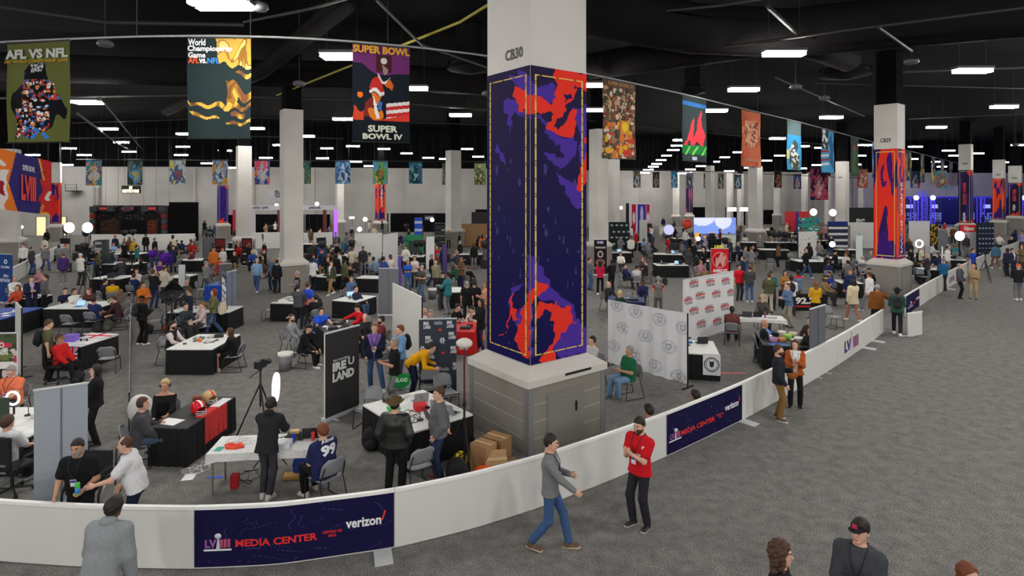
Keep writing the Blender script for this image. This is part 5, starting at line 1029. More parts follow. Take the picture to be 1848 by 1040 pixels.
def tripod(p, rz, h=1.5, cam_=True, base='camera on a black tripod', spread=.42, label=None, name='camera_tripod'):
    def b():
        r = empty(name, (0, 0, 0))
        for k in range(3): a = k * 2 * PI / 3 + .5; MB().tube([(0, 0, h * .82), (spread * .5 * math.cos(a), spread * .5 * math.sin(a), h * .42), (spread * math.cos(a), spread * math.sin(a), .01)], .018, 6).build('leg', BLACK, r)
        MB().cyl((0, 0, h * .5), (0, 0, h), .02).build('centre_post', METAL, r); MB().ball((0, 0, h + .02), .045, 8).build('pan_head', BLACK, r, True); MB().tube([(0, .02, h), (.05, .25, h - .1)], .01, 5).build('pan_handle', BLACK, r)
        if cam_: cb = MB().box((0, 0, h + .12), (.13, .24, .15)).build('camera_body', BLACK, r, bevel=.01); MB().cyl((0, -.12, h + .12), (0, -.26, h + .12), .05, .058, 14).build('lens', plain((16, 16, 18), .25), cb, True); MB().box((-.08, .02, h + .2), (.02, .1, .08)).build('viewfinder', BLACK, cb)
        return r
    o = proto((name, h, cam_, spread), b); o.location = (p[0], p[1], 0); o.rotation_euler.z = R(rz); return tag(o, label, 'tripod') if label else later(o, base, 'tripod', 'camera tripods')
def glow(k, c=(255, 252, 246)): return mat('lit_lamp_face', c, .5, emit=k)
def lamp_on_stand(u, v, y, r_, label, shape='disc', k=6.0, stand=True, rz=0, c=(255, 252, 246)):
    p = dep(u, v, y); ro = empty('studio_lamp', (p.x, p.y, 0), R(rz)); z = p.z
    if shape == 'disc': MB().cyl((0, -.03, z), (0, .03, z), r_, n=24).build('lamp_face', glow(k, c), ro); MB().cyl((0, .03, z), (0, .12, z), r_ * 1.02, r_ * .6, 20).build('housing', BLACK, ro)
    elif shape == 'ring': MB().tube([(r_ * math.cos(t), 0, z + r_ * math.sin(t)) for t in np.linspace(0, 2 * PI, 24, endpoint=False)], r_ * .17, 8, closed=True).build('ring_tube', glow(k, c), ro, True); MB().cyl((0, .03, z - r_ * 2.6 if not stand else z - r_ * 1.3), (0, .03, z - r_ * .9), .02).build('mount', BLACK, ro)
    elif shape == 'panel': MB().box((0, 0, z), (r_ * 2.4, .04, r_)).build('lamp_face', glow(k, c), ro); MB().box((0, .05, z), (r_ * 2.5, .05, r_ * 1.1)).build('housing', BLACK, ro)
    if stand:
        MB().cyl((0, .08, .3), (0, .08, z - r_ * .9), .016, n=8).build('stand_pole', BLACK, ro)
        for q in range(3): a = q * 2.1; MB().cyl((0, .08, .4), (.35 * math.cos(a), .08 + .35 * math.sin(a), .012), .012, n=6).build('leg', BLACK, ro)
    tag(ro, label, 'lamp'); return ro
# ---- the tables one can tell apart
T = {}
T['white'] = table(370, 616, 1.35, 1.75, 0, 'white topped table with black pleated skirt where two people face each other', lands='the two-person table')
T['helmet'] = table(352, 742, .78, 1.75, -4, 'black covered table carrying two football helmets', top=(38, 38, 40), lands='the helmet table')
T['cloth'] = table(483, 800, 1.85, .75, 6, 'white cloth covered folding table in front of the man in number 99 shirt', clothdrop=.13, skirt=None, lands='the white cloth table')
T['laptop'] = table(752, 739, 1.95, 1.5, -50, 'large white topped table with laptops and black skirt by the pedestal', lands='the laptop table')
T['radio'] = table(606, 588, 1.1, 2.1, 30, 'table crowded with audio gear behind the charcoal banner', top=(44, 44, 46), lands='the audio gear table')
T['corner'] = table(524, 541, .95, 1.5, -6, 'white topped black skirted table by the plain column', lands='the table by the plain column')
T['red'] = table(838, 589, 1.0, 1.5, -8, 'table under a bright red printed cloth beside the tall wrapped column', top=(196, 30, 34), skirt=mat('red_cloth', (204, 28, 30), .9), lands='the red cloth table')
T['t8'] = table(815, 523, .95, 1.3, 10, 'white topped table behind the two men in black polos'); T['t9'] = table(668, 500, 1.2, .9, -8, 'white topped black table right of the man in olive jacket', lands='the table past the olive jacket')
T['crew'] = table(150, 550, 2.0, 1.5, 0, 'white topped table with a busy group and a laptop near the aisle', lands='the busy group table')
T['flag'] = table(149, 613, 1.2, 1.4, -8, 'white topped table with union flags hanging from its side', lands='the union flag table')
T['blue'] = table(0, 566, 1.6, 2.2, 5, 'blue clothed table below the blue banner stand', top=(28, 70, 160), lands='the blue clothed table')
T['left'] = table(20, 760, 1.9, 1.5, 0, 'white topped table at the left edge strewn with papers and a ring light', lands='the left edge table')
T['crest'] = table(1262, 626, .95, 1.5, -12, 'white topped black skirted table with a crest cloth on its side', lands='the crest side table')
T['espn'] = table(1372, 573, 1.6, .8, -12, 'white folding table in front of the blonde woman with hand at her face', clothdrop=.1, skirt=None, lands='the white folding table')
T['food'] = table(1410, 612, 1.3, 1.7, -15, 'dark table covered with food tubs and papers', top=(52, 52, 54), lands='the food table')
T['navy'] = table(1130, 540, 1.5, 1.2, -10, 'navy clothed table behind the crest cloth backdrop', top=(34, 44, 92), skirt=mat('navy_cloth', (30, 38, 84), .9), lands='the navy clothed table')
T['box'] = table(355, 468, 1.7, 1.2, 0, 'white topped black skirted table under the purple feathers', lands='the table by the feathers'); T['bl2'] = table(398, 512, .95, 1.2, 0, 'royal blue clothed table left of the edge on lettered stand', top=(30, 74, 170), skirt=mat('blue_cloth', (28, 70, 168), .9), lands='the royal blue table')
T['talk'] = table(328, 498, 1.0, 1.3, 0, 'narrow white topped table beside the black softbox', lands='the softbox table'); T['rg'] = table(372, 558, 2.3, 1.2, 0, 'white topped studio table right of the man in navy sweater', lands='the studio table'); T['t92'] = table(1448, 527, 1.7, 1.0, -5, 'black table with red number lettering on its front', top=(40, 36, 38), lands='the red number table')
T['mid1'] = table(205, 500, 1.6, 1.3, -5, 'white topped table with men in navy jackets behind the group table', lands='the navy jackets table')
for u, v, w, d, yw in ((237, 457, 2.4, 1.3, 0), (225, 475, 2.6, 1.3, -4), (330, 441, 1.6, 1.0, 0), (400, 450, 2.6, 1.1, 0), (590, 448, 1.6, 1.0, -8), (618, 460, 1.8, 1.0, -8), (655, 470, 1.6, 1.0, -8), (690, 452, 2.0, 1.2, 0), (745, 462, 2.0, 1.2, 0), (760, 433, 3.0, 1.0, 0), (590, 497, 1.6, 1.2, -20), (640, 538, 1.5, 1.6, -20), (1150, 437, 2.2, 1.0, 0), (1205, 458, 2.4, 1.2, -10), (1210, 477, 2.4, 1.2, 0), (1290, 470, 2.0, 1.2, 0), (1262, 452, 2.0, 1.0, 0), (1320, 452, 1.7, 1.0, 0), (1395, 450, 2.6, 1.2, -10), (1400, 437, 2.2, 1.0, 0), (1440, 437, 2.0, 1.0, 0), (1465, 470, 2.8, 1.4, 0), (1500, 465, 2.4, 1.4, -10), (1500, 434, 3.0, 1.0, 0), (1528, 450, 2.0, 1.0, 0), (1350, 437, 1.6, 1.0, 0), (1655, 462, 1.8, 1.0, 0), (1690, 460, 2.0, 1.0, -10), (1722, 468, 1.5, .8, -25), (1680, 485, 1.6, 1.0, -10), (1530, 508, 1.3, 1.2, -10), (430, 437, 1.6, 1.0, 0), (1120, 455, 1.8, 1.0, 0), (1230, 430, 2.0, 1.0, 0), (1310, 430, 2.4, 1.0, 0), (180, 455, 2.0, 1.0, 0), (560, 440, 1.6, 1.0, 0), (850, 458, 2.0, 1.2, 0), (1440, 420, 2.0, 1.0, 0), (60, 535, 1.2, 1.0, 0)): table(u, v, w * .8, d * .9, yw, None)
# ---- named things on those tables
t = T['laptop']; laptop(on(t, -.38, .30), 205, base='silver laptop nearest the green backed chair'); laptop(on(t, .25, .42), 170); laptop(on(t, .62, .45), 150); laptop(on(t, .70, -.02), 120, (30, 30, 32))
crate(on(t, .05, .06), 20, (.26, .26, .12), (206, 40, 44), 'small red and white food box on the laptop table', tape=False, name='food_box'); headphones(on(t, -.72, .22), 30, (212, 210, 206)); mixer(on(t, -.78, -.15), 60); crate(on(t, -.30, -.38), 30, (.24, .2, .06), (60, 170, 80), 'green packet on the laptop table', tape=False, name='packet'); paper(on(t, -.05, -.3), 20); paper(on(t, -.5, -.05), 50); cable_coil(on(t, .45, -.35)); microphone(on(t, .55, -.25), 90); cable_coil(on(t, .1, -.2), s=1.2); bottle(on(t, .85, .2))
t = T['helmet']
def helmet(p, rz, c, stripe, label):
    r = empty('football_helmet', p, R(rz)); n = 16; mb = MB()
    V, Q = nets(lambda P: np.maximum(np.maximum(np.abs(s_ell(P, (0, 0, .13), (.125, .15, .135))) - .012, -(P[:, 2] - .02)), -s_ell(P, (0, -.15, .09), (.095, .1, .075))), (-.17, -.2, -.02), (.17, .2, .3), .014); mi = (np.abs(V[Q].mean(1)[:, 0]) < .02).astype(int); mk('shell', V, Q, [mat('glossy_shell', c, .2), plain(stripe, .3)], r, mi)
    for z, q in ((.10, .13), (.06, .14), (.025, .12)): MB().tube([(math.cos(a) * .1, -.08 - math.sin(a) * q, z) for a in np.linspace(0, PI, 9)], .008, 5).build('face_mask_bar', plain((190, 190, 194), .3), r)
    for x in (-.03, .03): MB().tube([(x, -.2, .10), (x, -.21, .06), (x, -.19, .025)], .008, 5).build('face_mask_bar', plain((190, 190, 194), .3), r)
    tag(r, label, 'helmet')
helmet(on(t, .02, .48), 60, (196, 160, 110), (200, 40, 44), 'gold football helmet with a red stripe, farther one on the helmet table'); helmet(on(t, .16, -.15), 60, (206, 20, 34), (230, 226, 226), 'red football helmet, nearer one on the helmet table')
fb = empty('football', on(t, -.12, .25), R(30)); MB().lathe([(.004, -.16), (.05, -.12), (.085, -.04), (.085, .04), (.05, .12), (.004, .16)], 14, (0, 0, .16), M=Matrix.Rotation(R(62), 3, 'X')).build('leather', mat('brown_leather', (120, 52, 40), .5), fb, True); MB().box((0, -.03, .235), (.012, .09, .01), M=Matrix.Rotation(R(-28), 3, 'X')).build('laces', WHITE, fb); MB().lathe([(.07, 0), (.05, .05), (.055, .09)], 12).build('tee', plain((226, 90, 30)), fb); tag(fb, 'brown football on an orange tee, on the helmet table', 'football')
paper(on(t, -.14, -.58), -15, s=(.42, .3), base='white sheets of notes'); o = MB().box((.3, .1, .012), (.16, .9, .016)).box((.398, .1, -.27), (.016, .8, .56)).build('jersey_cloth', cloth((206, 60, 60))); o.location = on(t, 0, 0); o.rotation_euler.z = t.rotation_euler.z; MB().box((.30, .45, .022), (.2, .5, .012)).build('white_jersey', cloth((226, 222, 222)), o); tag(o, 'red and white jerseys draped over the side of the helmet table', 'jersey')
t = T['cloth']; crate(on(t, .28, -.16), 6, (.36, .26, .09), (216, 218, 222), 'white maker box on the white cloth table', tape=False, name='product_box'); o = MB().lathe([(.12, 0), (.16, .03), (.10, .1), (.1, .12)], 16).build('camouflage_cap', cloth((84, 84, 66)), None, True); place(o, on(t, .42, .14), 0, 'folded camouflage cap', 'cap'); crate(on(t, .45, .12, .12), 10, (.16, .12, .05), (206, 170, 120), 'tan box resting on the camouflage cap', tape=False, name='small_box')
for x, y, c, b in ((.45, -.02, (30, 60, 190), 'tall blue drink can'), (.58, .06, (50, 50, 54), 'dark steel tumbler'), (.80, .02, (200, 60, 60), 'red and white cup')): o = MB().lathe([(.03, 0), (.034, .01), (.034, .15), (.026, .165)], 12).build('drink_can', plain(c, .3), None, True); place(o, on(t, x, y), 0, b, 'drink')
o = MB().tube([(-.16, 0, .012), (-.06, .06, .03), (.02, 0, .02), (.1, .06, .03), (.17, -.02, .02), (.06, -.07, .014), (-.1, -.06, .02)], .04, 7).build('scarf', cloth((230, 84, 60)), None, True); place(o, on(t, -.55, -.12), 0, 'crumpled coral and black cloth', 'cloth'); crate(on(t, -.78, -.18), 0, (.13, .18, .012), (60, 160, 140), 'teal card on the white cloth table corner', tape=False, name='card'); cable_coil(on(t, -.6, .18), 'tangled white cables', (206, 206, 206)); cable_coil(on(t, -.4, .1), 'tangled white cables', (206, 206, 206)); laptop(on(t, .75, .22), 190, (40, 36, 40)); cable_coil(on(t, .3, .1)); paper(on(t, -.5, -.2), 0)
t = T['white']; paper(on(t, -.45, -.3), 30, (60, 60, 62), (.1, .22), 'dark case lying flat'); crate(on(t, .2, .45), 20, (.26, .14, .09), (40, 42, 44), 'black case on the two-person table', tape=False, name='case'); o = MB().lathe([(.05, 0), (.09, .05), (.09, .055)], 14).build('bowl', plain((70, 150, 120)), None, True); place(o, on(t, -.2, .2), 0, 'small green bowl', 'bowl'); o = MB().ball((0, 0, .06), (.07, .06, .06), 10).build('orange_pouch', plain((220, 110, 40)), None, True); place(o, on(t, -.1, -.1), 0, 'orange pouch', 'pouch'); cable_coil(on(t, .2, -.1)); cable_coil(on(t, -.35, .35)); microphone(on(t, -.3, .0), -90); microphone(on(t, .3, .1), 90); paper(on(t, .35, -.4), 15); cable_coil(on(t, .0, .5))
t = T['crew']; laptop(on(t, .12, -.42), 0, (120, 170, 220), True, 'open blue lit laptop before the man in navy'); [paper(on(t, x, y), 20 * x) for x, y in ((-.4, -.2), (-.1, .3), (.5, .3), (.6, -.2))]; bottle(on(t, .3, .2)); cup(on(t, -.6, .1)); cup(on(t, .75, .4), (60, 110, 60), 'green cup'); headphones(on(t, .4, -.1), 40); microphone(on(t, -.3, .4), 0)
t = T['flag']; crate(on(t, -.2, -.2), 8, (.32, .3, .2), (130, 100, 200), 'lilac and blue box on the union flag table', tape=False, name='gift_box'); headphones(on(t, .2, -.15), 0); fl = empty('union_flag', on(t, .40, -.74, -.34), R(-8)); im = Img(50, 40, (34, 44, 110)); w_ = (226, 222, 222); r_ = (200, 30, 50); [im.poly(p, w_) for p in ([(0, 0), (.12, 0), (1, .88), (1, 1), (.88, 1), (0, .12)], [(1, 0), (.88, 0), (0, .88), (0, 1), (.12, 1), (1, .12)])]; [im.poly(p, r_) for p in ([(0, 0), (.05, 0), (1, .95), (1, 1), (.95, 1), (0, .05)], [(1, 0), (.95, 0), (0, .95), (0, 1), (.05, 1), (1, .05)])]; im.rect(.38, 0, .62, 1, w_); im.rect(0, .36, 1, .64, w_); im.rect(.43, 0, .57, 1, r_); im.rect(0, .42, 1, .58, r_)
sheet('flag_cloth', im, (-.16, -.02, .34), (.16, -.02, .34), (-.16, -.04, -.2), None, fl, lambda gx, gy: .02 * np.sin(gx * 14)); MB().box((0, .12, .346), (.32, .28, .008)).build('folded_edge', cloth((200, 200, 210)), fl); tag(fl, 'union flag hanging over the near corner of its table', 'flag')
o = sheet('england_flag', Img(30, 20, (228, 224, 224)).rect(.42, 0, .58, 1, r_).rect(0, .38, 1, .62, r_), (-.5, .35, .012), (.5, .35, .012), (-.5, -.25, .012)); o.location = on(t, .08, .42); o.rotation_euler.z = R(-8); tag(o, 'white flag with red cross spread over the far end of the union flag table', 'flag'); o = MB().lathe([(.2, 0), (.2, .02), (.12, .06), (.10, .16), (.02, .18)], 16).build('black_cap', BLACK, None, True); place(o, on(t, -.45, .3), 0, 'black puffy cap', 'cap')
t = T['left']; [paper(on(t, x, y), 30 * x) for x, y in ((.5, -.4), (.2, -.1), (.75, -.1), (.3, .35), (.8, -.5))]; bottle(on(t, .55, .02)); crate(on(t, .45, .45), 20, (.3, .24, .12), (44, 44, 46), 'dark case on the left edge table', tape=False, name='case'); crate(on(t, .72, .4), -10, (.2, .16, .1), (50, 50, 54), 'small dark box on the left edge table', tape=False, name='case'); cup(on(t, .35, .1)); microphone(on(t, .1, .3), 0)
lamp_on_stand(23, 719, 12.1, .13, 'small round ring light on the left edge table', 'ring', 2.2, False); o = MB().box((0, 0, .33), (.5, .05, .5)).build('monitor_screen', plain((60, 74, 60), .3)); MB().box((0, .03, .05), (.1, .04, .1)).build('monitor_stand', BLACK, o); place(o, on(t, -.02, -.35), 6, 'flowery screen panel', 'panel')
t = T['espn']; laptop(on(t, -.45, .0), 160, (60, 64, 70), True); laptop(on(t, -.12, .1), 180, (30, 30, 32)); bottle(on(t, .15, -.05), (190, 40, 50), 'red drink bottle'); microphone(on(t, .0, .2), 0); mixer(on(t, -.65, .1), 0); cable_coil(on(t, .4, 0)); paper(on(t, .55, .1), 0)
t = T['food']
for x, y, c in ((-.3, -.5, (170, 120, 160)), (-.05, -.4, (190, 130, 70)), (.2, .1, (150, 200, 90)), (.1, .5, (214, 206, 200)), (-.4, -.1, (220, 214, 210)), (.4, .4, (206, 190, 150)), (.45, -.2, (230, 230, 226))): o = MB().lathe([(.10, 0), (.13, .12), (.12, .13)], 16).build('food_tub', plain(c), None, True); place(o, on(t, x, y), 0, 'round food tub', 'tub', 'food tubs')
laptop(on(t, .0, .15), 60, (36, 36, 38)); paper(on(t, -.2, -.7), 20, (70, 130, 210), (.5, .3), 'blue and red printed sheet'); paper(on(t, .3, .6), 10); paper(on(t, .4, .0), 40)
t = T['crest']; crate(on(t, -.25, .35), 5, (.16, .1, .05), (40, 110, 180), 'small blue box on the crest side table', tape=False, name='small_box'); im = Img(40, 56, (206, 206, 208)); 
for a_, b_, c in ((.44, .38, (40, 40, 44)), (.33, .30, (40, 40, 44))): rr = np.hypot((im.X - .5), (im.Y - .5) * 1.3); im.put((rr < a_) & (rr > b_), c)
im.poly([(.36, .36), (.64, .36), (.62, .56), (.5, .66), (.38, .56)], (50, 50, 54)); sheet('crest_cloth', im, (.02, -.775, .765), (.49, -.775, .765), (.02, -.79, .17), None, t); microphone(on(t, -.3, .1), 0); laptop(on(t, .1, .45), 180, (36, 36, 38))
t = T['radio']; [mixer(on(t, q[0], q[1]), q[2]) for q in ((-.2, -.4, 20), (.1, .2, -30))]; [microphone(on(t, x, y), a) for x, y, a in ((-.3, .3, 90), (.3, -.2, -90), (.2, .6, -60), (-.3, -.7, 60))]; [headphones(on(t, x, y), 70 * x) for x, y in ((.3, .4), (-.1, .75), (.25, -.6))]; [paper(on(t, x, y), 50 * y) for x, y in ((0, -.15), (-.3, .05), (.1, .5), (.2, -.85))]; [cable_coil(on(t, x, y)) for x, y in ((-.1, .1), (.2, -.4), (0, .8))]; [cup(on(t, x, y)) for x, y in ((.4, .1), (-.4, -.5))]
t = T['corner']; [cable_coil(on(t, x, y)) for x, y in ((-.2, .2), (.2, -.2), (0, .5))]; headphones(on(t, .1, .3), 0); paper(on(t, -.1, -.4), 10); t = T['red']; mixer(on(t, .1, -.3), 0); headphones(on(t, -.1, .5), 0, (214, 206, 204)); headphones(on(t, -.3, .3), 30); microphone(on(t, .1, .2), 0); crate(on(t, .2, -.05), 10, (.2, .14, .1), (170, 30, 40), 'dark red case on the red cloth table', tape=False, name='case'); MB().box((0, -.77, .5), (.01, .01, .01)).build('cloth_hem', plain((150, 20, 24)), t)
text('4DU', plain((60, 20, 24)), t, (-.2, -.785, .42), (1, 0, 0), (0, 0, 1), .42, .12, .05); text('SPORTS', plain((70, 30, 30)), t, (-.2, -.785, .27), (1, 0, 0), (0, 0, 1), .5, .12, .05); text('RADIO', plain((226, 214, 214)), t, (.0, -.785, .17), (1, 0, 0), (0, 0, 1), .3, .07, .04); t = T['t92']; text('92.3', plain((236, 226, 224)), t, (-.5, -.53, .30), (1, 0, 0), (0, 0, 1), .8, .3, .05); MB().box((0, -.525, .2), (1.5, .006, .07)).build('red_stripe', plain((190, 30, 40)), t)
t = T['navy']; [microphone(on(t, x, .1), 0) for x in (-.3, .25)]; headphones(on(t, 0, 0), 0, (220, 220, 220)); mixer(on(t, .3, -.2), 0); paper(on(t, -.3, -.3), 0); bottle(on(t, .1, .3)); cable_coil(on(t, 0, -.3)); t = T['blue']; [paper(on(t, x, y), 40 * x) for x, y in ((.3, .3), (.5, -.4), (.2, 0))]; cup(on(t, .4, .1)); t = T['rg']; [microphone(on(t, x, .2), 0) for x in (-.5, .3)]; [paper(on(t, x, -.2), 20) for x in (-.3, .5)]; cable_coil(on(t, .1, 0))
rr = random.Random(3)
for tb in TABLES[22:]:
    r, w, d, zt = tb; y0 = r.location.y
    for _ in range(4 if y0 < 45 else 2):
        p = on(r, rr.uniform(-.4, .4) * w, rr.uniform(-.35, .35) * d); k = rr.random()
        if k < .3: laptop(p, rr.choice((0, 180, 150, 30)), rr.choice(((150, 152, 156), (36, 36, 38))), rr.random() < .35)
        elif k < .5: paper(p, rr.uniform(0, 90))
        elif k < .65: headphones(p, rr.uniform(0, 360))
        elif k < .8: microphone(p, rr.uniform(0, 360))
        elif k < .9: mixer(p, 0)
        else: bottle(p)
# ---- floor clutter, stands, lamps
ped = at(900, 838)
crate(at(872, 848), -35, (.40, .34, .52), (166, 128, 88), 'tallest cardboard box by the grey block pedestal'); crate(at(897, 832), -35, (.46, .34, .50), (150, 114, 78), 'cardboard box behind the tallest one by the pedestal'); o = crate(at(893, 850), 10, (.42, .34, .20), (182, 144, 104), 'tilted open cardboard box leaning by the pedestal'); o.rotation_euler.x = R(48); o.location.z = .16
crate(at(912, 846), 20, (.5, .34, .12), (160, 122, 84), 'flat cardboard box beside the tilted one at the pedestal')
o = MB().ball((0, 0, .1), (.26, .18, .12), 12).ball((.16, .05, .08), (.14, .12, .1), 10).build('orange_bag', cloth((224, 92, 34)), None, True); o.location = at(876, 862); tag(o, 'crumpled bright orange bag below the cardboard boxes', 'bag')
o = MB().ball((0, 0, .13), (.15, .15, .14), 12).build('yellow_case', plain((226, 200, 30), .4), None, True); MB().tube([(-.08, -.13, .15), (0, -.16, .2), (.08, -.13, .15)], .015, 6).build('handle', BLACK, o); o.location = at(832, 840); tag(o, 'round yellow case beside the tripod legs at the pedestal', 'case')
tripod(at(838, 845), 20, 1.2, False, label='low black tripod folded out between the grey pullover man and the pedestal', spread=.5, name='light_stand'); lp = empty('light_pole', at(838, 850)); MB().cyl((0, 0, .1), (0, 0, 1.35), .022).build('black_section', BLACK, lp); MB().cyl((0, 0, 1.35), (0, 0, 2.35), .018).build('maroon_section', plain((80, 24, 34)), lp); [MB().cyl((0, 0, .35), (.4 * math.cos(a), .4 * math.sin(a), .012), .012, n=6).build('leg', BLACK, lp) for a in (.4, 2.5, 4.6)]; MB().ball((0, 0, 2.44), (.16, .12, .10), 12).build('white_lamp_head', plain((214, 208, 200)), lp, True); tag(lp, 'tall pole with maroon upper part left of the block pedestal', 'pole')
bag(at(668, 812), 20, s=1.1, base='black backpack slumped on the carpet'); bag(at(690, 800), 60, (34, 34, 36)); bag(at(825, 880), 0, (22, 22, 24), 1.3, 'rounded black bag on the carpet'); chair_at(at(752, 880), 215, 'empty grey chair turned to the barrier between the leather jacket and the grey pullover'); chair_at(at(665, 770), -18, 'empty grey chair beside the charcoal banner'); ch = chair_at(at(722, 748), 10, 'grey chair with a green shirt over its back at the laptop table'); MB().box((0, .27, .70), (.48, .10, .36)).build('green_shirt', cloth((30, 130, 60)), ch, bevel=.04); text('IRELAND', plain((210, 230, 214)), ch, (-.18, .215, .70), (1, 0, 0), (0, 0, 1), .36, .1); chair_at(at(805, 740), 30); chair_at(at(775, 728), 5, 'grey chair in front of the man bending in yellow')
chair_at(at(196, 672), 200, 'empty grey chair beside the union flag'); chair_at(at(128, 605), 175, 'empty grey chair at the far end of the union flag table'); chair_at(at(487, 578), -85, 'lone empty grey chair left of the table by the plain column'); chair_at(at(1505, 592), 30, 'empty grey chair beyond the food table'); chair_at(at(280, 600), -60, 'empty grey chair right of the person in black with a backpack'); chair_at(at(308, 592), -70); chair_at(at(105, 585), 70, 'empty grey chair left of the busy group table')
for u, v, y in ((1185, 490, 190), (1200, 490, 185), (1390, 480, 160), (770, 505, 0), (205, 520, 40), (365, 530, 90), (1560, 500, 30), (1430, 470, 10), (1545, 520, 200), (690, 520, 0), (755, 500, 60), (330, 520, 0), (1240, 480, 180), (1665, 505, 0), (410, 485, 0)): chair_at(at(u, v + 8), y)
# wheelchair like office chair at the left edge
def office_chair(p, yaw, label):
    r = empty('office_chair', p, R(yaw)); MB().box((0, 0, .48), (.5, .48, .09)).build('seat', BLACK, r, bevel=.03); MB().box((0, .25, .80), (.46, .07, .58)).build('backrest', mat('black_mesh', (24, 24, 26), .9), r, bevel=.03); MB().cyl((0, 0, .1), (0, 0, .45), .03).build('gas_column', METAL, r)
    for q in (1, -1): MB().tube([(q * .27, .2, .5), (q * .29, .05, .68), (q * .29, -.15, .68)], .02, 6).build('armrest', BLACK, r)
    for k in range(5): a = k * 1.257; MB().cyl((0, 0, .1), (.3 * math.cos(a), .3 * math.sin(a), .06), .02).build('leg', METAL, r); MB().ball((.3 * math.cos(a), .3 * math.sin(a), .035), .035, 8).build('caster', BLACK, r)
    MB().box((0, .30, .62), (.36, .02, .03)).build('chrome_bar', CHROME, r); MB().box((0, .30, .50), (.36, .02, .03)).build('chrome_bar', CHROME, r); tag(r, label, 'chair')
office_chair(at(22, 890), 175, 'black office chair with chrome bars under the person in the printed white tee'); office_chair(at(105, 690), 90, 'black swivel chair under the person in the red jacket')
def wheelchair():
    r = empty('wheelchair', at(160, 925), R(0))
    for q in (1, -1): MB().tube([(q * .3, .1 + .3 * math.cos(t), .31 + .3 * math.sin(t)) for t in np.linspace(0, 2 * PI, 26, endpoint=False)], .018, 6, closed=True).build('wheel', BLACK, r, True); MB().tube([(q * .33, .1 + .26 * math.cos(t), .31 + .26 * math.sin(t)) for t in np.linspace(0, 2 * PI, 26, endpoint=False)], .009, 5, closed=True).build('push_rim', CHROME, r, True); MB().box((q * .26, .0, .68), (.05, .36, .04)).build('armrest', BLACK, r); MB().cyl((q * .24, .3, .3), (q * .24, .34, .95), .012).build('handle_post', METAL, r); MB().ball((q * .22, -.38, .08), (.02, .08, .08), 8).build('caster', BLACK, r)
    MB().box((0, 0, .48), (.48, .44, .05)).build('seat', BLACK, r); MB().box((0, .24, .72), (.46, .04, .42)).build('backrest', BLACK, r); tag(r, 'black wheelchair just behind the barrier with the man in black polo', 'wheelchair')
wheelchair()
# rug-like fence: low black mesh stand
fp, fq = at(233, 790), at(236, 588); fr = empty('folded_screen', (fp + fq) / 2); d = fq - fp; e = d.normalized(); nrm = Vector((e.y, -e.x, 0)); hgt = 1.75
MB().box((0, 0, .95), (d.length, .03, .05), math.atan2(d.y, d.x)).build('top_bar', METAL, fr); MB().box((0, 0, .03), (d.length, .03, .05), math.atan2(d.y, d.x)).build('bottom_bar', METAL, fr)
for i in range(15): MB().cyl(d * (i / 14 - .5) + Vector((0, 0, .03)), d * (i / 14 - .5) + Vector((0, 0, .95)), .012, n=6).build('bar', METAL, fr)
tag(fr, 'dark metal bar railing seen edge on, left of the helmet table', 'railing')
tripod(at(470, 800), 160, 1.55, True, label='tall black camera tripod behind the man in black hoodie', spread=.55); lamp_on_stand(498, 699, 11.6, .24, 'tall lit ring light on a black stand beside the man in black hoodie', 'ring', 4, True, 103); land(500, 700, 'the tall ring light')
c = at(424, 880); crate(c, 5, (.13, .13, .24), (170, 30, 36), 'small red carton on the carpet under the white cloth table', tape=False, name='drink_carton'); paper(at(341, 862), 10, s=(.2, .24), base='white sheet lying on the carpet'); cable_coil(at(360, 846), 'heap of white cables on the carpet', (214, 214, 214), 1.3); cable_coil(at(450, 860), 'black power cables on the carpet', s=1.4); cable_coil(at(345, 850), 'heap of white cables on the carpet', (214, 214, 214)); o = MB().box((0, 0, .004), (.28, .05, .006)).build('floor_tape', plain((30, 90, 220))); o.location = at(389, 862); tag(o, 'strip of blue tape on the carpet left of the red carton', 'tape'); o = MB().cyl((-.1, 0, .03), (.1, 0, .03), .03).build('drink_bottle', plain((40, 110, 220))); o.location = at(218, 862); tag(o, 'blue drink bottle lying between the two men at the barrier', 'bottle')
o = MB().box((0, 0, .004), (1.1, .07, .006)).build('floor_tape', plain((224, 106, 90))); o.location = at(1313, 674); tag(o, 'strip of salmon tape on the carpet right of the crest side table', 'tape')
bag(at(540, 855), 0, (30, 60, 150), .8, 'blue and black bag under the white cloth table'); crate(at(527, 862), 8, (.3, .2, .06), (206, 160, 90), 'flat tan box under the white cloth table', tape=False, name='flat_box')
def bin_(p, label, c=(120, 120, 122)): r = empty('waste_bin', p); MB().lathe([(.17, 0), (.21, .5), (.2, .5), (.16, .02)], 20).build('bin_body', plain(c), r, True); MB().lathe([(.215, .42), (.222, .52), (.2, .5)], 16).build('bin_liner', plain((214, 210, 204)), r, True); tag(r, label, 'bin')
bin_(at(515, 668), 'grey waste bin with pale liner beside the black hoodie man'); bin_(at(780, 540), 'grey waste bin left of the man in black hoodie and backpack', (90, 90, 92))
bag(at(310, 658), 0, (120, 40, 44), .8, 'dark red bag under the vest man', 'shoulder_bag'); bag(at(195, 598), 10, (70, 68, 56), 1.1); bag(at(175, 600), 40, (40, 42, 40)); bag(at(398, 525), 0); bag(at(575, 555), 0); bag(at(618, 550), 0); bag(at(270, 602), 0, (34, 30, 34), .8); bag(at(298, 598), 0, (220, 90, 30), .6, 'small orange and black bag'); bag(at(1105, 566), 0); bag(at(1200, 515), 0); bag(at(1188, 516), 0); bag(at(1660, 512), 0); bag(at(140, 694), 0, (26, 26, 28), .95, 'large black bag on the carpet'); bag(at(98, 585), 0)
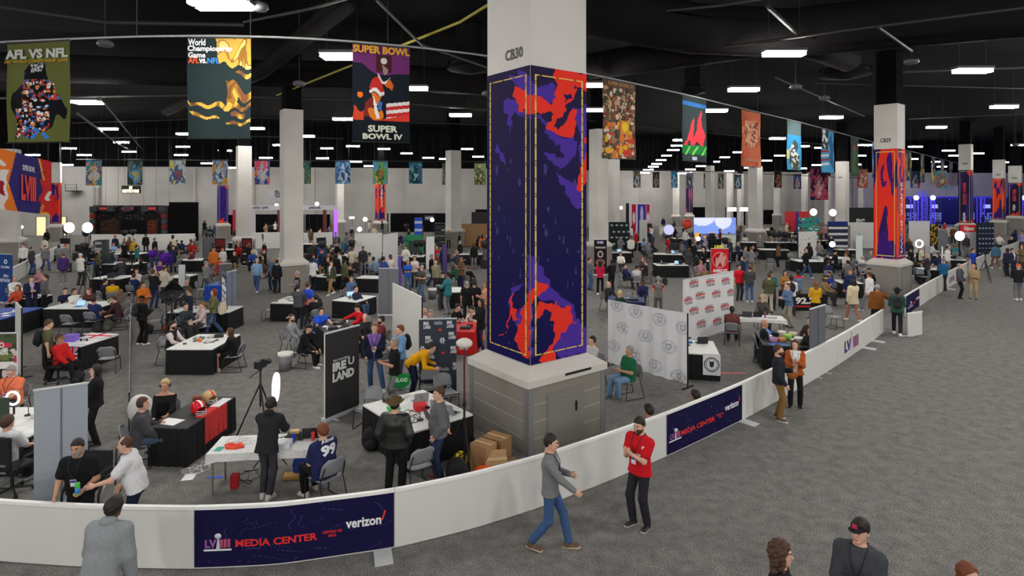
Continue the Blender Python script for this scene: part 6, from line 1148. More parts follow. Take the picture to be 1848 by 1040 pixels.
tripod(at(155, 538), 30, 1.6); tripod(at(172, 530), 0, 1.9); tripod(at(237, 505), 180, 1.5); tripod(at(310, 622), 0, 1.5, spread=.5); tripod(at(372, 520), 0, 1.4); tripod(at(1778, 510), 0, 1.6, label='camera on a tall tripod standing in the aisle by the far barrier', spread=.5); tripod(at(1500, 462), 0, 1.4); tripod(at(652, 448), 0, 1.6); tripod(at(1780, 460), 0, 1.7); tripod(at(1730, 470), 0, 1.5); tripod(at(560, 560), 0, 1.5, False, 'thin black stand', name='light_stand')
o = empty('softbox', at(300, 610)); MB().lathe([(.08, 0), (.52, .32), (.5, .36), (.06, .05)], 4, (0, 0, 1.75), M=Matrix.Rotation(R(60), 3, 'Z') @ Matrix.Rotation(R(105), 3, 'X')).build('softbox_hood', mat('black_reflector', (34, 34, 36), .7), o); MB().cyl((0, 0, 0.02), (0, 0, 1.7), .015).build('stand_pole', BLACK, o); [MB().cyl((0, 0, .35), (.35 * math.cos(a), .35 * math.sin(a), .01), .01, n=6).build('leg', BLACK, o) for a in (0, 2.1, 4.2)]; tag(o, 'black square softbox on a stand in front of the cream jacket person', 'softbox'); land(308, 497, 'the black softbox')
board((322, 478), (334, 478), 1.6, plain((206, 208, 212)), 'white slanted screen behind the softbox', 'screen_panel', base=None, cat='screen')
def feathers(u, v, y, s, label):
    p = dep(u, v, y); r = empty('feather_bunch', (p.x, p.y, 0)); rr = random.Random(u); m = cloth((78, 34, 140)); MB().cyl((0, 0, .01), (0, 0, p.z), .015).build('stem', BLACK, r); mb = MB()
    for i in range(46): a = rr.uniform(0, 6.28); e = rr.uniform(-.9, 1.2); d = Vector((math.cos(a) * math.cos(e), math.sin(a) * math.cos(e), math.sin(e))) * s * rr.uniform(.7, 1); q = Vector((0, 0, p.z)); mb.tube([q, q + d * .5, q + d + Vector((0, 0, -.08))], .05 * s, 4)
    mb.build('plumes', m, r); MB().ball((0, 0, p.z), s * .55, 10).build('plume_core', m, r, True); tag(r, label, 'feathers')
feathers(276, 458, 35, .42, 'bunch of purple feathers on a pole, farther one of two'); feathers(298, 466, 33, .56, 'large bunch of purple feathers on a pole, bigger one of two'); land(290, 462, 'the purple feathers')
tw = empty('logo_tower', at(185, 497)); im = Img(40, 60, (38, 42, 46)); im.specks(34, [(170, 174, 178)], 0, 0, 1, 1, .06, .12, 4); im2 = im.a; MB().lathe([(.36, .02), (.36, 2.2)], 20).build('tower_body', plain((38, 42, 46)), tw, True)
for i in range(6): text('RED', plain((180, 184, 190)), tw, (-.2, -.372, .15 + i * .36), (1, 0, 0), (0, 0, 1), .42, .15, .05)
tag(tw, 'round dark tower with pale marks right of the aisle tripods', 'tower'); land(185, 465, 'the dark logo tower')
# round lamps of the left studio and spots about the hall
lamp_on_stand(125, 411, 44, .38, 'bright round studio lamp, left one of the pair before the black stage', k=5); lamp_on_stand(158, 411, 44, .38, 'bright round studio lamp, right one of the pair before the black stage', k=5); land(140, 411, 'the round studio lamps')
for u, v, y, r_, sh, lb in ((572, 368, 62, .2, 'disc', 'above the sponsor arch'), (635, 393, 58, .2, 'panel', 'left of the far lettered red column'), (659, 396, 55, .2, 'disc', 'on the black drape beside the far lettered red column'), (649, 414, 52, .2, 'disc', 'low in front of the black drape'), (499, 371, 62, .2, 'disc', 'on the sponsor arch left end'), (780, 397, 60, .2, 'disc', 'by the blue banner strip'), (39, 410, 48, .13, 'disc', 'far left near the doorway'), (1117, 375, 70, .35, 'panel', 'left of the red and blue studio wall'), (1468, 383, 62, .36, 'disc', 'left of the two by the far booths'), (1503, 384, 62, .36, 'disc', 'right of the two by the far booths'), (1321, 378, 66, .4, 'panel', 'left of the two over the sky screen'), (1343, 378, 66, .4, 'panel', 'right of the two over the sky screen'), (1260, 431, 45, .16, 'disc', 'small, above the red upright sign'), (1502, 441, 42, .2, 'disc', 'low before the black booth tables'), (1732, 426, 42, .33, 'disc', 'crescent like, by the navy logo wall'), (1659, 440, 37, .22, 'ring', 'ring shaped, past the red wrapped column'), (1207, 415, 46, .4, 'disc', 'turned away, pale lilac')):
    lamp_on_stand(u, v, y, r_, ('bright lamp ' if sh != 'ring' else 'lit ring lamp ') + lb, sh, 5 if 'lilac' not in lb else .7, True, 0, (255, 252, 246) if 'lilac' not in lb else (190, 190, 230))
# ---- far booths and stages
def wallp(u0, u1, vt, y, img, label, name='booth_wall', vb=None, th=.12, m=None, lands=None, writing=(), cat='booth'):
    a = dep(u0, vt, y); b = dep(u1, vt, y); z0 = 0 if vb is None else max(0, dep(u0, vb, y).z); r = empty(name, ((a.x + b.x) / 2, y, z0 if vb else 0)); L = b.x - a.x; zo = r.location.z; h = a.z - zo
    MB().box((0, th / 2 + .01, h / 2), (L, th, h)).build('panel', BLACK if isinstance(img, Img) else img, r)
    if isinstance(img, Img): sheet('printed_face', img, (-L / 2, 0, h), (L / 2, 0, h), (-L / 2, 0, 0), m, r)
    for body, x0, x1, t0, t1, c in writing: text(body, c if not isinstance(c, tuple) else plain(c), r, (-L / 2 + L * x0, -.02, h * (1 - t1)), (1, 0, 0), (0, 0, 1), L * (x1 - x0), h * (t1 - t0), .04)
    tag(r, label, cat)
    if lands: land((u0 + u1) / 2, vt + 12, lands)
    return r
y = 61; im = Img(120, 50, (30, 30, 33)); im.specks(150, [(60, 60, 64), (90, 92, 96), (18, 18, 20), (110, 40, 40)], 0, 0, 1, .42, .008, .02, 3); im.rect(.10, .42, .34, 1, (56, 40, 34)); im.specks(60, [(110, 84, 64), (40, 28, 24)], .1, .42, .34, 1, .006, .016); im.rect(.37, .42, .70, 1, (14, 14, 15)); im.rect(.72, .42, .84, 1, (84, 44, 30)); im.specks(40, [(140, 70, 44), (60, 30, 22)], .72, .42, .84, 1, .006, .016); im.rect(.86, .42, 1, 1, (24, 22, 24))
st = wallp(168, 305, 371, y, im, 'black studio stage with red header signs below the far poster row', 'studio_stage', lands='the black studio stage')
L = dep(305, 371, y).x - dep(168, 371, y).x; hh = st.children[0].dimensions.z
for i in range(5): MB().box((-L / 2 + .4 + i * (L - .8) / 4, -.4, hh - .35), (.7, .5, .55)).build('header_block', plain((52, 54, 58)), st, bevel=.04)
for i in range(3): b = MB().box((-L / 2 + 1.6 + i * (L - 3.2) / 2, -.5, hh - .3), (1.2, .12, .34)).build('red_sign', plain((150, 30, 34)), st); text('SPORTS', plain((226, 90, 90)), b, (-L / 2 + 1.1 + i * (L - 3.2) / 2, -.57, hh - .4), (1, 0, 0), (0, 0, 1), 1.0, .2, .04)
for q in (-1, 1):
    for i in range(6): MB().box((q * (L / 2 - .25), -.35, .35 + i * .55), (.5, .4, .5)).build('side_block', plain((60, 62, 66) if i % 2 else (110, 30, 34)), st, bevel=.04)
for q in range(7): MB().cyl((-L / 2 + q * L / 6, 0, hh), (-L / 2 + q * L / 6, 0, 12.4), .012, n=4).build('rigging_wire', PIPEM, st)
wallp(305, 357, 365, 60.5, mat('black_drape', (18, 18, 20), .95), 'black curtain wall on the right of the studio stage', 'curtain_wall', lands='the black curtain wall')
rs = wallp(219, 253, 335, 58, BLACK, 'lit RESTROOMS sign hanging above the studio stage', 'hanging_sign', vb=349, cat='sign', writing=[('RESTROOMS', .06, .94, .5, .92, mat('lit_letters', (255, 246, 190), .5, emit=2.2)), ('ii', .42, .58, .08, .46, mat('lit_letters', (255, 246, 190), .5, emit=2.2))])
for q in (-.6, .6): MB().cyl((q, 0, .7), (q, 0, 12.4 - rs.location.z), .01, n=4).build('hanging_wire', PIPEM, rs)
ar = wallp(454, 607, 371, 61, plain((214, 212, 218)), 'white sponsor arch beam behind the two left columns', 'arch_beam', vb=379, writing=[('Q95', .12, .2, .2, .85, (60, 80, 110)), ('peacock', .68, .82, .15, .9, (60, 60, 70)), ('DRAFTKINGS', .02, .1, .25, .75, (90, 90, 100)), ('verizon', .36, .46, .2, .8, (120, 120, 130))], lands='the sponsor arch')
for u, c, e_ in ((503, (120, 40, 50), 0), (585, (110, 40, 50), 0), (605, (150, 80, 240), 1.6), (456, (206, 206, 210), 0), (422, (190, 40, 60), 0)): p = dep(u, 379, 61); o = MB().box((0, 0, (p.z) / 2), (.3, .3, p.z - .02)).build('arch_post', mat('post', c, .5, emit=e_)); o.location = (p.x, 61.2, 0); later(o, {120: 'dark red post', 110: 'maroon post', 150: 'glowing violet post', 206: 'white post', 190: 'slim red post'}[c[0]], 'post')
pf = wallp(481, 510, 342, 60, plain((206, 206, 212)), 'white hanging sign with dark stacked words left of the plain column', 'hanging_sign', vb=358, cat='sign', writing=[('PRO', .52, .78, .08, .34, (40, 40, 70)), ('FOOTBALL', .52, .98, .36, .62, (40, 40, 70)), ('TALK', .52, .84, .64, .92, (40, 40, 70))])
for q in (-.6, .6): MB().cyl((q, 0, .9), (q, 0, 12.4 - pf.location.z), .01, n=4).build('hanging_wire', PIPEM, pf)
for i, (a, b, z, c, lb) in enumerate((((640, 421), (690, 421), 2.4, (214, 213, 210), 'white drape wall by the far lettered red column'), ((691, 424), (718, 420), 2.7, (206, 206, 204), 'pale creased board right of the white drape wall'), ((769, 428), (784, 427), 2.5, (214, 214, 214), 'narrow white board right of the green frame'), ((718, 462), (724, 462), 1.9, (90, 60, 150), 'thin violet banner edge beside the creased board'), ((799, 441), (806, 441), 2.1, (80, 56, 120), 'small violet sign stand by the pedestal of the desk column'), ((367, 432), (390, 430), 1.9, (98, 102, 108), 'grey panel left of the dark red menu boards'), ((395, 477), (418, 476), 1.7, (84, 84, 86), 'dark grey panel behind the edge on lettered stand'), ((1154, 397), (1168, 397), 2.6, (206, 208, 206), 'narrow white board right of the dark logo board'), ((1302, 424), (1328, 424), 1.8, (206, 214, 206), 'pale green screen right of the red upright sign'), ((1545, 425), (1557, 425), 2.1, (206, 216, 214), 'pale tall board left of the red wrapped column'), ((1669, 445), (1679, 445), 2.0, (150, 152, 156), 'grey board edge past the red wrapped column'), ((1699, 445), (1702, 445), 2.0, (222, 222, 222), 'thin white board edge by the far barrier'), ((1693, 415), (1709, 415), 2.2, (110, 112, 114), 'grey panel left of the crescent lamp'), ((1640, 399), (1678, 399), 2.9, (190, 188, 190), 'white booth wall right of the red wrapped column'), ((1508, 402), (1530, 402), 2.4, (206, 206, 204), 'white logo wall left of the stacked menu wall'), ((1535, 402), (1578, 402), 2.3, (214, 212, 208), 'white booth wall under the black booth wall'))):
    board(a, b, z, plain(c), lb, 'booth_board', base=(None if i % 3 else True)); land((a[0] + b[0]) / 2, a[1] + 15, None) if 0 else None
for u, lb in ((397, 'left one'), (445, 'right one')):
    im = Img(24, 40, (40, 30, 30)); im.rect(.08, .05, .92, .3, (110, 40, 44)); [im.rect(.12, .4 + i * .15, .88, .44 + i * .15, (190, 180, 176) if i % 2 else (120, 60, 60)) for i in range(4)]; board((u - 9, 430), (u + 10, 430), 1.95, im, 'dark red menu board by the grey panel, ' + lb, 'menu_board')
land(420, 440, 'the menu boards')
im = Img(50, 34, (40, 50, 52)); [im.rect(.08 + i * .24 + (j % 2) * .1, .1 + j * .22, .2 + i * .24 + (j % 2) * .1, .15 + j * .22, (190, 196, 196)) for i in range(4) for j in range(4)]; wallp(1099, 1136, 401, 52, im, 'dark teal board with rows of pale marks right of the CB47 column', lands='the dark teal board')
im = Img(60, 30, (214, 206, 214)); im.rect(0, .0, .12, 1, (40, 40, 44)); im.rect(.24, .05, .40, 1, (190, 30, 60)); im.rect(.46, .05, .82, 1, (70, 60, 160)); im.ell(.64, .4, .06, .3, (190, 180, 220)); im.rect(.84, .05, .97, 1, (190, 30, 60)); im.ell(.32, .5, .05, .2, (220, 210, 216)); im.ell(.9, .5, .05, .2, (220, 210, 216)); wallp(1130, 1174, 367, 72, im, 'red, white and blue studio wall in the middle distance', 'studio_wall', lands='the red and blue studio wall')
im = Img(80, 24, (120, 150, 226)); im.rect(0, .6, 1, 1, (90, 90, 120)); im.ell(.2, .0, .3, .3, (206, 214, 250)); im.ell(.7, .1, .2, .3, (214, 220, 250)); im.rect(.02, .55, .14, .9, (220, 160, 60)); im.specks(20, [(230, 170, 60), (40, 50, 90)], .0, .55, 1, .95, .02, .05); wallp(1252, 1328, 393, 56, im, 'bright sky blue studio screen wall', 'screen_wall', m=screenmat(.7), lands='the sky screen wall')
wallp(1532, 1583, 375, 66, plain((26, 26, 28)), 'black booth wall lettered with a pale emblem', writing=[('PXG', .26, .56, .38, .62, (206, 206, 206)), ('YOUR TEE TIME', .2, .8, .76, .84, (150, 150, 150))], lands='the black booth wall')
im = Img(50, 40, (50, 54, 70)); [im.rect(0, .18 + i * .2, 1, .24 + i * .2, (206, 206, 206)) for i in range(4)]; im.rect(0, 0, 1, .12, (40, 50, 120)); wallp(1495, 1530, 400, 50, im, 'stacked menu wall in blue and white stripes', lands='the striped menu wall')
im = Img(50, 30, (214, 212, 206)); im.specks(24, [(120, 120, 120), (170, 150, 150)], .05, .1, .95, .95, .02, .04, 5); wallp(1441, 1474, 418, 46, im, 'white wall with scattered small logos left of the striped menu wall'); wallp(1417, 1460, 382, 70, plain((206, 50, 56)), 'red booth wall with a violet centre strip', writing=[('I', .44, .56, .0, 1, (80, 50, 150))]); im = Img(40, 20, (60, 150, 130)); im.specks(40, [(40, 100, 160), (190, 60, 70), (220, 220, 220), (50, 60, 120)], 0, 0, 1, 1, .03, .1, 5); wallp(1440, 1478, 393, 64, im, 'multicoloured shirt rack wall below the red booth wall', 'shirt_rack')
wallp(851, 884, 383, 62, BLACK, 'black screen wall over the wooden desk', 'screen_wall', writing=[('CBS', .26, .56, .5, .8, (190, 190, 200))]); dk = wallp(833, 884, 404, 55, mat('warm_wood', (150, 110, 66), .5, bump=4), 'wooden desk front behind the tall wrapped column', 'studio_desk', cat='desk'); wallp(748, 762, 393, 58, Img(14, 30, (50, 90, 200)).rect(0, .15, 1, .25, (190, 200, 230)).rect(0, .45, 1, .52, (190, 200, 230)).rect(0, .7, 1, .78, (190, 200, 230)), 'blue striped banner strip over the back drape', 'banner_strip'); wallp(766, 783, 389, 60, plain((60, 60, 66)), 'dark sign with white word by the blue banner strip', 'hanging_sign', vb=398, cat='sign', writing=[('POINTS', .1, .9, .25, .8, (214, 214, 220))])
gj = empty('giant_jersey_stand', at(748, 470)); G = plain((24, 120, 76)); z = 1.9; [MB().box((x, 0, .95 + zz), (w_, .12, h_)).build('green_panel', G, gj, bevel=.02) for x, zz, w_, h_ in ((0, .72, 1.25, .5), (-.55, .1, .26, 1.0), (.55, .1, .26, 1.0))]; MB().box((0, .06, 1.0), (.9, .05, 1.0)).build('dark_inner', plain((50, 60, 58)), gj); [MB().cyl((x, 0, 0), (x, 0, .75), .03).build('post', METAL, gj) for x in (-.55, .55)]; tag(gj, 'green shirt shaped frame between the white boards', 'frame'); land(748, 435, 'the green frame')
rk = empty('equipment_rack', at(794, 452)); [MB().box((0, 0, .35 + i * .5), (.85, .6, .06)).build('shelf', METAL, rk) for i in range(5)]; [MB().cyl((a * .42, b * .28, 0), (a * .42, b * .28, 2.4), .025).build('post', METAL, rk) for a in (-1, 1) for b in (-1, 1)]; [MB().box((0, 0, .55 + i * .5), (.7, .5, .3)).build('case', plain((40, 42, 46)), rk, bevel=.02) for i in range(4)]; tag(rk, 'tall equipment rack with black cases left of the desk column', 'rack'); land(794, 425, 'the equipment rack')
# blue stage
im = Img(200, 60, (10, 10, 60)); R5 = np.random.RandomState(4)
for x in (.02, .20, .44, .58, .78, .95):
    im.rect(x, .28, x + .05, .42, (200, 210, 250)); [im.rect(x - .01 + i * .018, .58 + j * .07, x + .002 + i * .018, .61 + j * .07, (150, 170, 230)) for i in range(5) for j in range(5) if R5.rand() > .15]
im.specks(50, [(150, 150, 250), (90, 90, 240)], 0, .02, 1, .14, .002, .006, 6); im.rect(0, .0, 1, .05, (40, 40, 170)); im.specks(120, [(70, 60, 220), (50, 50, 200)], .12, .14, .18, 1, .003, .01, 7)
sg = wallp(1630, 1880, 355, 88, im, 'wide blue lit stage backdrop at the right end of the hall', 'stage_backdrop', m=screenmat(.4), lands='the blue stage')
for u, c in ((1650, 1), (1680, 1), (1664, 0), (1770, 0), (1845, 1)):
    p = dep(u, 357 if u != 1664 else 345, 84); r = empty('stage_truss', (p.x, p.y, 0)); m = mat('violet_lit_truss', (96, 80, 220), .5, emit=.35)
    for a, b in ((-.3, -.3), (.3, -.3), (.3, .3), (-.3, .3)): MB().cyl((a, b, 0), (a, b, p.z), .06, n=6).build('chord', m, r)
    for i in range(9): z0 = i * p.z / 9; MB().tube([(-.3, -.3, z0), (.3, -.3, z0 + p.z / 18), (-.3, -.3, z0 + p.z / 9)], .04, 5).build('brace', m, r)
    if c: MB().ball((0, -.4, p.z), .34, 10).build('spotlight', mat('blue_spot', (150, 150, 255), .5, emit=9), r, True)
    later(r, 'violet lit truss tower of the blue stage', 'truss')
for x in (62, 70, 78): l = bpy.data.lights.new('stage_light', 'AREA'); l.size = 4; l.energy = 220; l.color = (.2, .2, 1); o = bpy.data.objects.new('stage_light', l); COL.objects.link(o); o.location = (x, 82, 6); o.rotation_euler = (R(60), 0, 0)
im = Img(50, 50, (36, 44, 60)); [im.rect(.08 + i * .2, .15 + j * .14, .2 + i * .2, .19 + j * .14, (150, 156, 170)) for i in range(5) for j in range(6)]; wallp(1764, 1794, 402, 46, im, 'navy logo wall left of the orange wrapped column pedestal', lands='the navy logo wall'); wallp(1733, 1764, 406, 47, Img(10, 30, (176, 172, 178)).rect(0, 0, 1, .22, (216, 50, 54)), 'red and white small header sign by the navy logo wall', 'header_sign', cat='sign', writing=[('Odysseus', .2, .8, .04, .22, (236, 226, 226))]); wallp(1678, 1693, 405, 50, Img(20, 24, (50, 44, 30)).specks(40, [(200, 160, 60)], 0, 0, 1, 1, .04, .09), 'black and gold chequered panel beside the white booth wall')
o = MB().ball((0, 0, 0), .42, 14).build('red_balloon', plain((220, 70, 50), .4), None, True); o.location = dep(1240, 404, 48); MB().cyl((0, 0, -.4), (0, 0, -o.location.z + .01), .01, n=4).build('string', BLACK, o); tag(o, 'round red lantern left of the sky screen wall', 'lantern')
# wall fittings
lad = empty('wall_ladder', ((133 - U0) * 64 / F, wally(133) - .35, 0)); [MB().cyl((q, 0, .3), (q, 0, 5.6), .03, n=6).build('rail', METAL, lad) for q in (-.25, .25)]; [MB().cyl((-.25, 0, .5 + i * .3), (.25, 0, .5 + i * .3), .02, n=5).build('rung', METAL, lad) for i in range(17)]; tag(lad, 'metal wall ladder on the far left back wall', 'ladder')
pl = empty('wall_platform', ((118 - U0) * 66 / F, wally(118) - .6, dep(118, 345, 66).z)); MB().box((0, 0, 0), (1.3, 1.0, .1)).build('deck', METAL, pl); [MB().box((0, -.45, .35 + i * .35), (1.3, .04, .04)).build('rail', METAL, pl) for i in range(2)]; [MB().box((q, -.45, .4), (.04, .04, .8)).build('post', METAL, pl) for q in (-.63, .63)]; tag(pl, 'small metal wall platform beside the far red column', 'platform')

# small gear filling the far booths
def gear(kind):
    r = empty(kind, (0, 0, 0))
    if kind == 'monitor': MB().box((0, 0, 1.25), (.75, .06, .45)).build('screen', plain((30, 34, 40), .3), r); MB().cyl((0, .03, .02), (0, .03, 1.1), .03).build('pole', BLACK, r); MB().box((0, .03, .015), (.5, .4, .03)).build('base', BLACK, r)
    elif kind == 'equipment_case': MB().box((0, 0, .3), (.7, .5, .58)).build('case_body', plain((36, 36, 38)), r, bevel=.02); [MB().box((x, -.255, .45), (.08, .02, .06)).build('latch', CHROME, r) for x in (-.2, .2)]
    else: MB().lathe([(.02, 1.5), (.2, 1.62), (.26, 1.95), (.05, 2.0)], 14).build('lamp_hood', BLACK, r, True); MB().cyl((0, 0, .3), (0, 0, 1.55), .018).build('stand_pole', BLACK, r); [MB().cyl((0, 0, .4), (.35 * math.cos(a), .35 * math.sin(a), .012), .012, n=6).build('leg', BLACK, r) for a in (0, 2.1, 4.2)]
    return r
rr = random.Random(8)
for (u0, u1, v0, v1), n in (((110, 200, 452, 500), 9), ((200, 340, 440, 490), 10), ((372, 500, 440, 475), 8), ((550, 700, 432, 500), 14), ((720, 880, 430, 500), 14), ((1110, 1300, 425, 480), 18), ((1300, 1560, 420, 490), 22), ((1640, 1740, 430, 480), 8)):
    for _ in range(n):
        k = rr.choice(('monitor', 'equipment_case', 'equipment_case', 'light_stand')); o = proto(('gear', k), lambda: gear(k)); place(o, at(rr.uniform(u0, u1), rr.uniform(v0, v1)), rr.uniform(0, 360), {'monitor': 'black monitor on a pole', 'equipment_case': 'black equipment case', 'light_stand': 'black hooded lamp stand'}[k], 'equipment')
# ================================================================== the people one can tell apart
BK_, NV, CH, JN, KH, GY, WH, OL_ = (26, 26, 28), (30, 36, 62), (52, 52, 56), (62, 88, 128), (150, 122, 84), (120, 122, 124), (222, 220, 216), (82, 84, 58)
def chest_text(pp, body, rgb, w, h, up, back=True, x0=0.0, dp=.152):
    body_, k, rp, s, Rz = pp; sg = 1 if back else -1; v, f = text_mesh(body, .05); X = k['X']; fw = A3(X[1], -X[0], 0); P = []
    for a, b, _ in v:
        x = (a - .5) * w + x0; t = up + (b - .5) * h; d = dp * math.sqrt(max(1 - (x / .23) ** 2, .1)); P.append(tuple(k['waist'] + k['s'] * t + X * (-sg * x) - fw * sg * d))
    me = bpy.data.meshes.new('lettering'); me.from_pydata(P, [], f); new('lettering', me, plain(rgb), body_)
p = person
# aisle and barrier
p(206, 897, 178, 'person in a long grey knit coat leaning over the barrier from the aisle', (136, 140, 142), JN, 'thick', 'dk', lean=24, arms='wd', kind='knit_coat', topm=mat('grey_knit', (136, 140, 142), .95, bump=45), loose=.04, hem=-.34, b=1.06, h=1.78, extras=('hood',), sk='d')
p(138, 808, 12, 'person in black polo and lanyard with a hand on the barrier, drink in the other', (24, 24, 26), (30, 30, 34), 'short', 'dk', 'm', lean=14, sleeve=.6, b=1.14, belly=.05, beard='gy', extras=('badge',), tgt={-1: (-.20, -.36, .95), 1: (.16, -.34, 1.02)}, curl=60, ground=(-6.5, 8.92, 0), h=1.70, loose=.02)
p(237, 800, -72, 'person in white polo with black lanyard behind the barrier, facing left', (214, 214, 216), NV, 'receding', 'br', 'l', lean=16, sleeve=.6, b=1.1, belly=.04, arms='ew', extras=('lanyard',), ground=(-5.72, 9.0, 0), h=1.68, loose=.02, beard=None)
c = MB().lathe([(.03, 0), (.033, .01), (.033, .15), (.026, .165)], 14).build('drink_can', plain((70, 180, 70), .3), None, True); MB().lathe([(.0338, .02), (.0338, .09)], 14).build('blue_wrapper', plain((60, 130, 220), .3), c, True); c.location = (-6.28, 8.53, .98); tag(c, 'green and blue drink can held by the one in black polo', 'can')
p(1004, 778, 78, 'person in grey quarter zip sweater and jeans, reaching a hand down while talking', (118, 120, 120), JN, 'short', 'dk', 'l', pose='walk', tgt={-1: (-.16, -.52, .86), 1: (.10, -.30, 1.10)}, shoes=(96, 72, 50), sole=(206, 190, 160), feetv=None, extras=('lanyard',), curl=45, ground=at(993, 990), h=1.76, head=(4, 6))
pr = p(1160, 748, -48, 'person in red jersey and black trousers with hands clasped at the chest', (196, 24, 34), (40, 40, 44), 'short', 'dk', 'l', sleeve=.6, arms='cc', extras=('badge',), beard='br', b=1.06, shoes=(30, 30, 34), sole=(190, 186, 180), head=(0, 10), curl=50, ground=at(1155, 950), loose=.02)
chest_text(pr, 'SPORTS', (236, 226, 224), .22, .06, .12, False); chest_text(pr, 'III', (236, 232, 230), .05, .09, .24, False, .15)
land(1005, 890, 'the grey sweater talker'); land(1158, 850, 'the red jersey one')
p(1400, 622, 62, 'person in black zip jacket and mustard brown trousers facing the orange jacket one', (36, 40, 46), (128, 96, 52), 'short', 'br', 'l', arms='pw', beard='br', shoes=(96, 70, 60), sole=(226, 222, 216), ground=at(1405, 757), loose=.024); land(1400, 690, 'the mustard trousers one')
p(1440, 615, -22, 'person in burnt orange jacket with long brown hair, holding a tan bag', (168, 84, 34), (28, 28, 30), 'long', 'br', 'l', fem=1, arms='cp', inner=.09, loose=.026, extras=('lanyard',), shoes=(24, 24, 26), ground=at(1435, 736), h=1.70, kind='jacket', head=(-15, 0)); land(1440, 675, 'the orange jacket one')
o = MB().ball((0, 0, 0), (.15, .06, .14), 12).build('bag_body', mat('tan_leather', (150, 86, 40), .5), None, True); MB().tube([(-.08, 0, .12), (-.05, 0, .24), (.05, 0, .24), (.08, 0, .12)], .01, 5).build('strap', mat('tan_leather', (150, 86, 40), .5), o); o.location = at(1430, 735) + Vector((-.16, -.34, .93)); tag(o, 'tan leather handbag held by the orange jacket one', 'bag')
p(1552, 938, -42, 'person in black cap with red mark and charcoal sweatshirt at the lower edge', (66, 68, 72), (30, 30, 34), 'cap', 'dk', 'l', arms='pp', extras=('lanyard',), capc=(36, 33, 33), head=(-12, -2), h=1.80, loose=.024, b=1.05)
b_ = [o for o in COL.objects if o.get('label', '').startswith('person in black cap')][0]; k_ = PEOPLE[-1][1]; f_ = k_['hR'] @ A3(0, -1, 0); MB().box(k_['hc'] + f_ * .122 + A3(0, 0, .085), (.05, .012, .04), M=Matrix(k_['hR'].tolist())).build('cap_mark', plain((190, 40, 80)), b_)
p(1410, 980, 75, 'person with big curly brown hair at the lower edge of the aisle', (30, 30, 34), (30, 30, 34), 'curly', 'br', 'l', fem=1, arms='pp', h=1.70); p(1748, 1018, 10, 'person with straight chestnut hair whose head top shows at the lower edge', (60, 50, 60), NV, 'long', 'rd', 'l', fem=1, h=1.66, arms='dd')
# left front
p(172, 664, -62, 'person in black blazer with long dark hair looking at a phone', (26, 26, 28), (28, 28, 32), 'long', 'dk', 'l', fem=1, arms='pp', inner=.07, inner_c=(206, 180, 176), loose=.026, shoes=(24, 24, 26), kind='blazer', ground=at(173, 803), h=1.72, extras=('phone',)); land(172, 735, 'the black blazer one')
p(298, 685, 14, 'blonde person in black top and headset seated at the helmet table', (24, 24, 26), (30, 30, 34), 'thick', 'bl', 'm', pose='sit', fem=1, arms='tl', extras=('headset',), sleeve=1.5, neck=-.05)
p(258, 718, 112, 'person in grey suit jacket and headset seated with back turned', (70, 70, 74), (70, 84, 104), 'short', 'br', 'l', pose='sit', arms='pl', extras=('headset',), loose=.03, b=1.2, hem=-.12, kind='suit_jacket', lean=6)
o = MB().ball((0, 0, .55), (.3, .12, .34), 12).build('white_coat', cloth((214, 212, 208)), None, True); o.location = at(255, 800); o.location.z = .15; tag(o, 'white fluffy coat over the chair behind the grey suit jacket', 'coat')
p(470, 735, 176, 'person in black hoodie bending over the white cloth table', (38, 38, 42), (56, 56, 60), 'short', 'dk', 'm', lean=15, arms='tt', extras=('headset', 'hood'), loose=.028, ground=at(482, 898), shoes=(196, 190, 186), h=1.74, kind='hoodie', hem=-.12, feet=[(.07, 0, .09), (-.07, .06, .09)])
pj = p(582, 765, -128, 'person in navy number 99 shirt seated at the white cloth table', (34, 40, 80), (24, 24, 26), 'thick', 'rd', 'l', pose='sit', arms='pp', sleeve=.7, b=1.22, belly=.05, shoes=(206, 200, 190), loose=.022, lean=6, hem=-.1)
chest_text(pj, 'JUDGE', (226, 226, 230), .25, .06, .42, dp=.165); chest_text(pj, '99', (226, 226, 230), .29, .19, .275, dp=.185)
p(714, 726, 176, 'person in black leather jacket and brown brimmed hat, back turned', (34, 34, 32), (24, 24, 26), 'hat', 'dk', 'l', capc=(92, 72, 48), topm=mat('black_leather', (30, 31, 29), .38, bump=10), arms='kk', loose=.036, b=1.12, ground=at(713, 893), h=1.74, kind='leather_jacket', hem=-.06); land(713, 800, 'the leather jacket one')
p(788, 704, -78, 'person in grey quarter zip pullover and dark jeans standing in profile', (98, 98, 100), (44, 54, 80), 'short', 'br', 'l', arms='kb', loose=.022, b=1.16, belly=.05, ground=at(792, 868), h=1.76, shoes=(120, 40, 44), head=(12, 0), kind='pullover'); land(790, 785, 'the grey pullover one')
p(800, 668, 82, 'person in bright yellow sweater bending over the laptops', (226, 160, 18), NV, 'short', 'dk', 'l', lean=62, tgt={1: (.16, -.52, .90), -1: (-.16, -.66, .86)}, ground=at(742, 722), h=1.8, head=(20, -12), extras=('lanyard',)); land(760, 685, 'the yellow sweater one')
pt = p(714, 610, -72, 'grey haired person in black tee checking a phone', (26, 27, 30), (120, 122, 124), 'short', 'gy', 'm', sleeve=.6, arms='pp', ground=at(712, 738), loose=.022, extras=('phone',)); chest_text(pt, 'METRO', (150, 170, 190), .16, .08, .26)
p(716, 584, -48, 'red haired person in light blue jacket with a hand at the mouth', (110, 150, 190), (60, 66, 80), 'thick', 'rd', 'l', arms='pf', extras=('backpack',), loose=.026, ground=at(722, 702), h=1.74, kind='jacket')
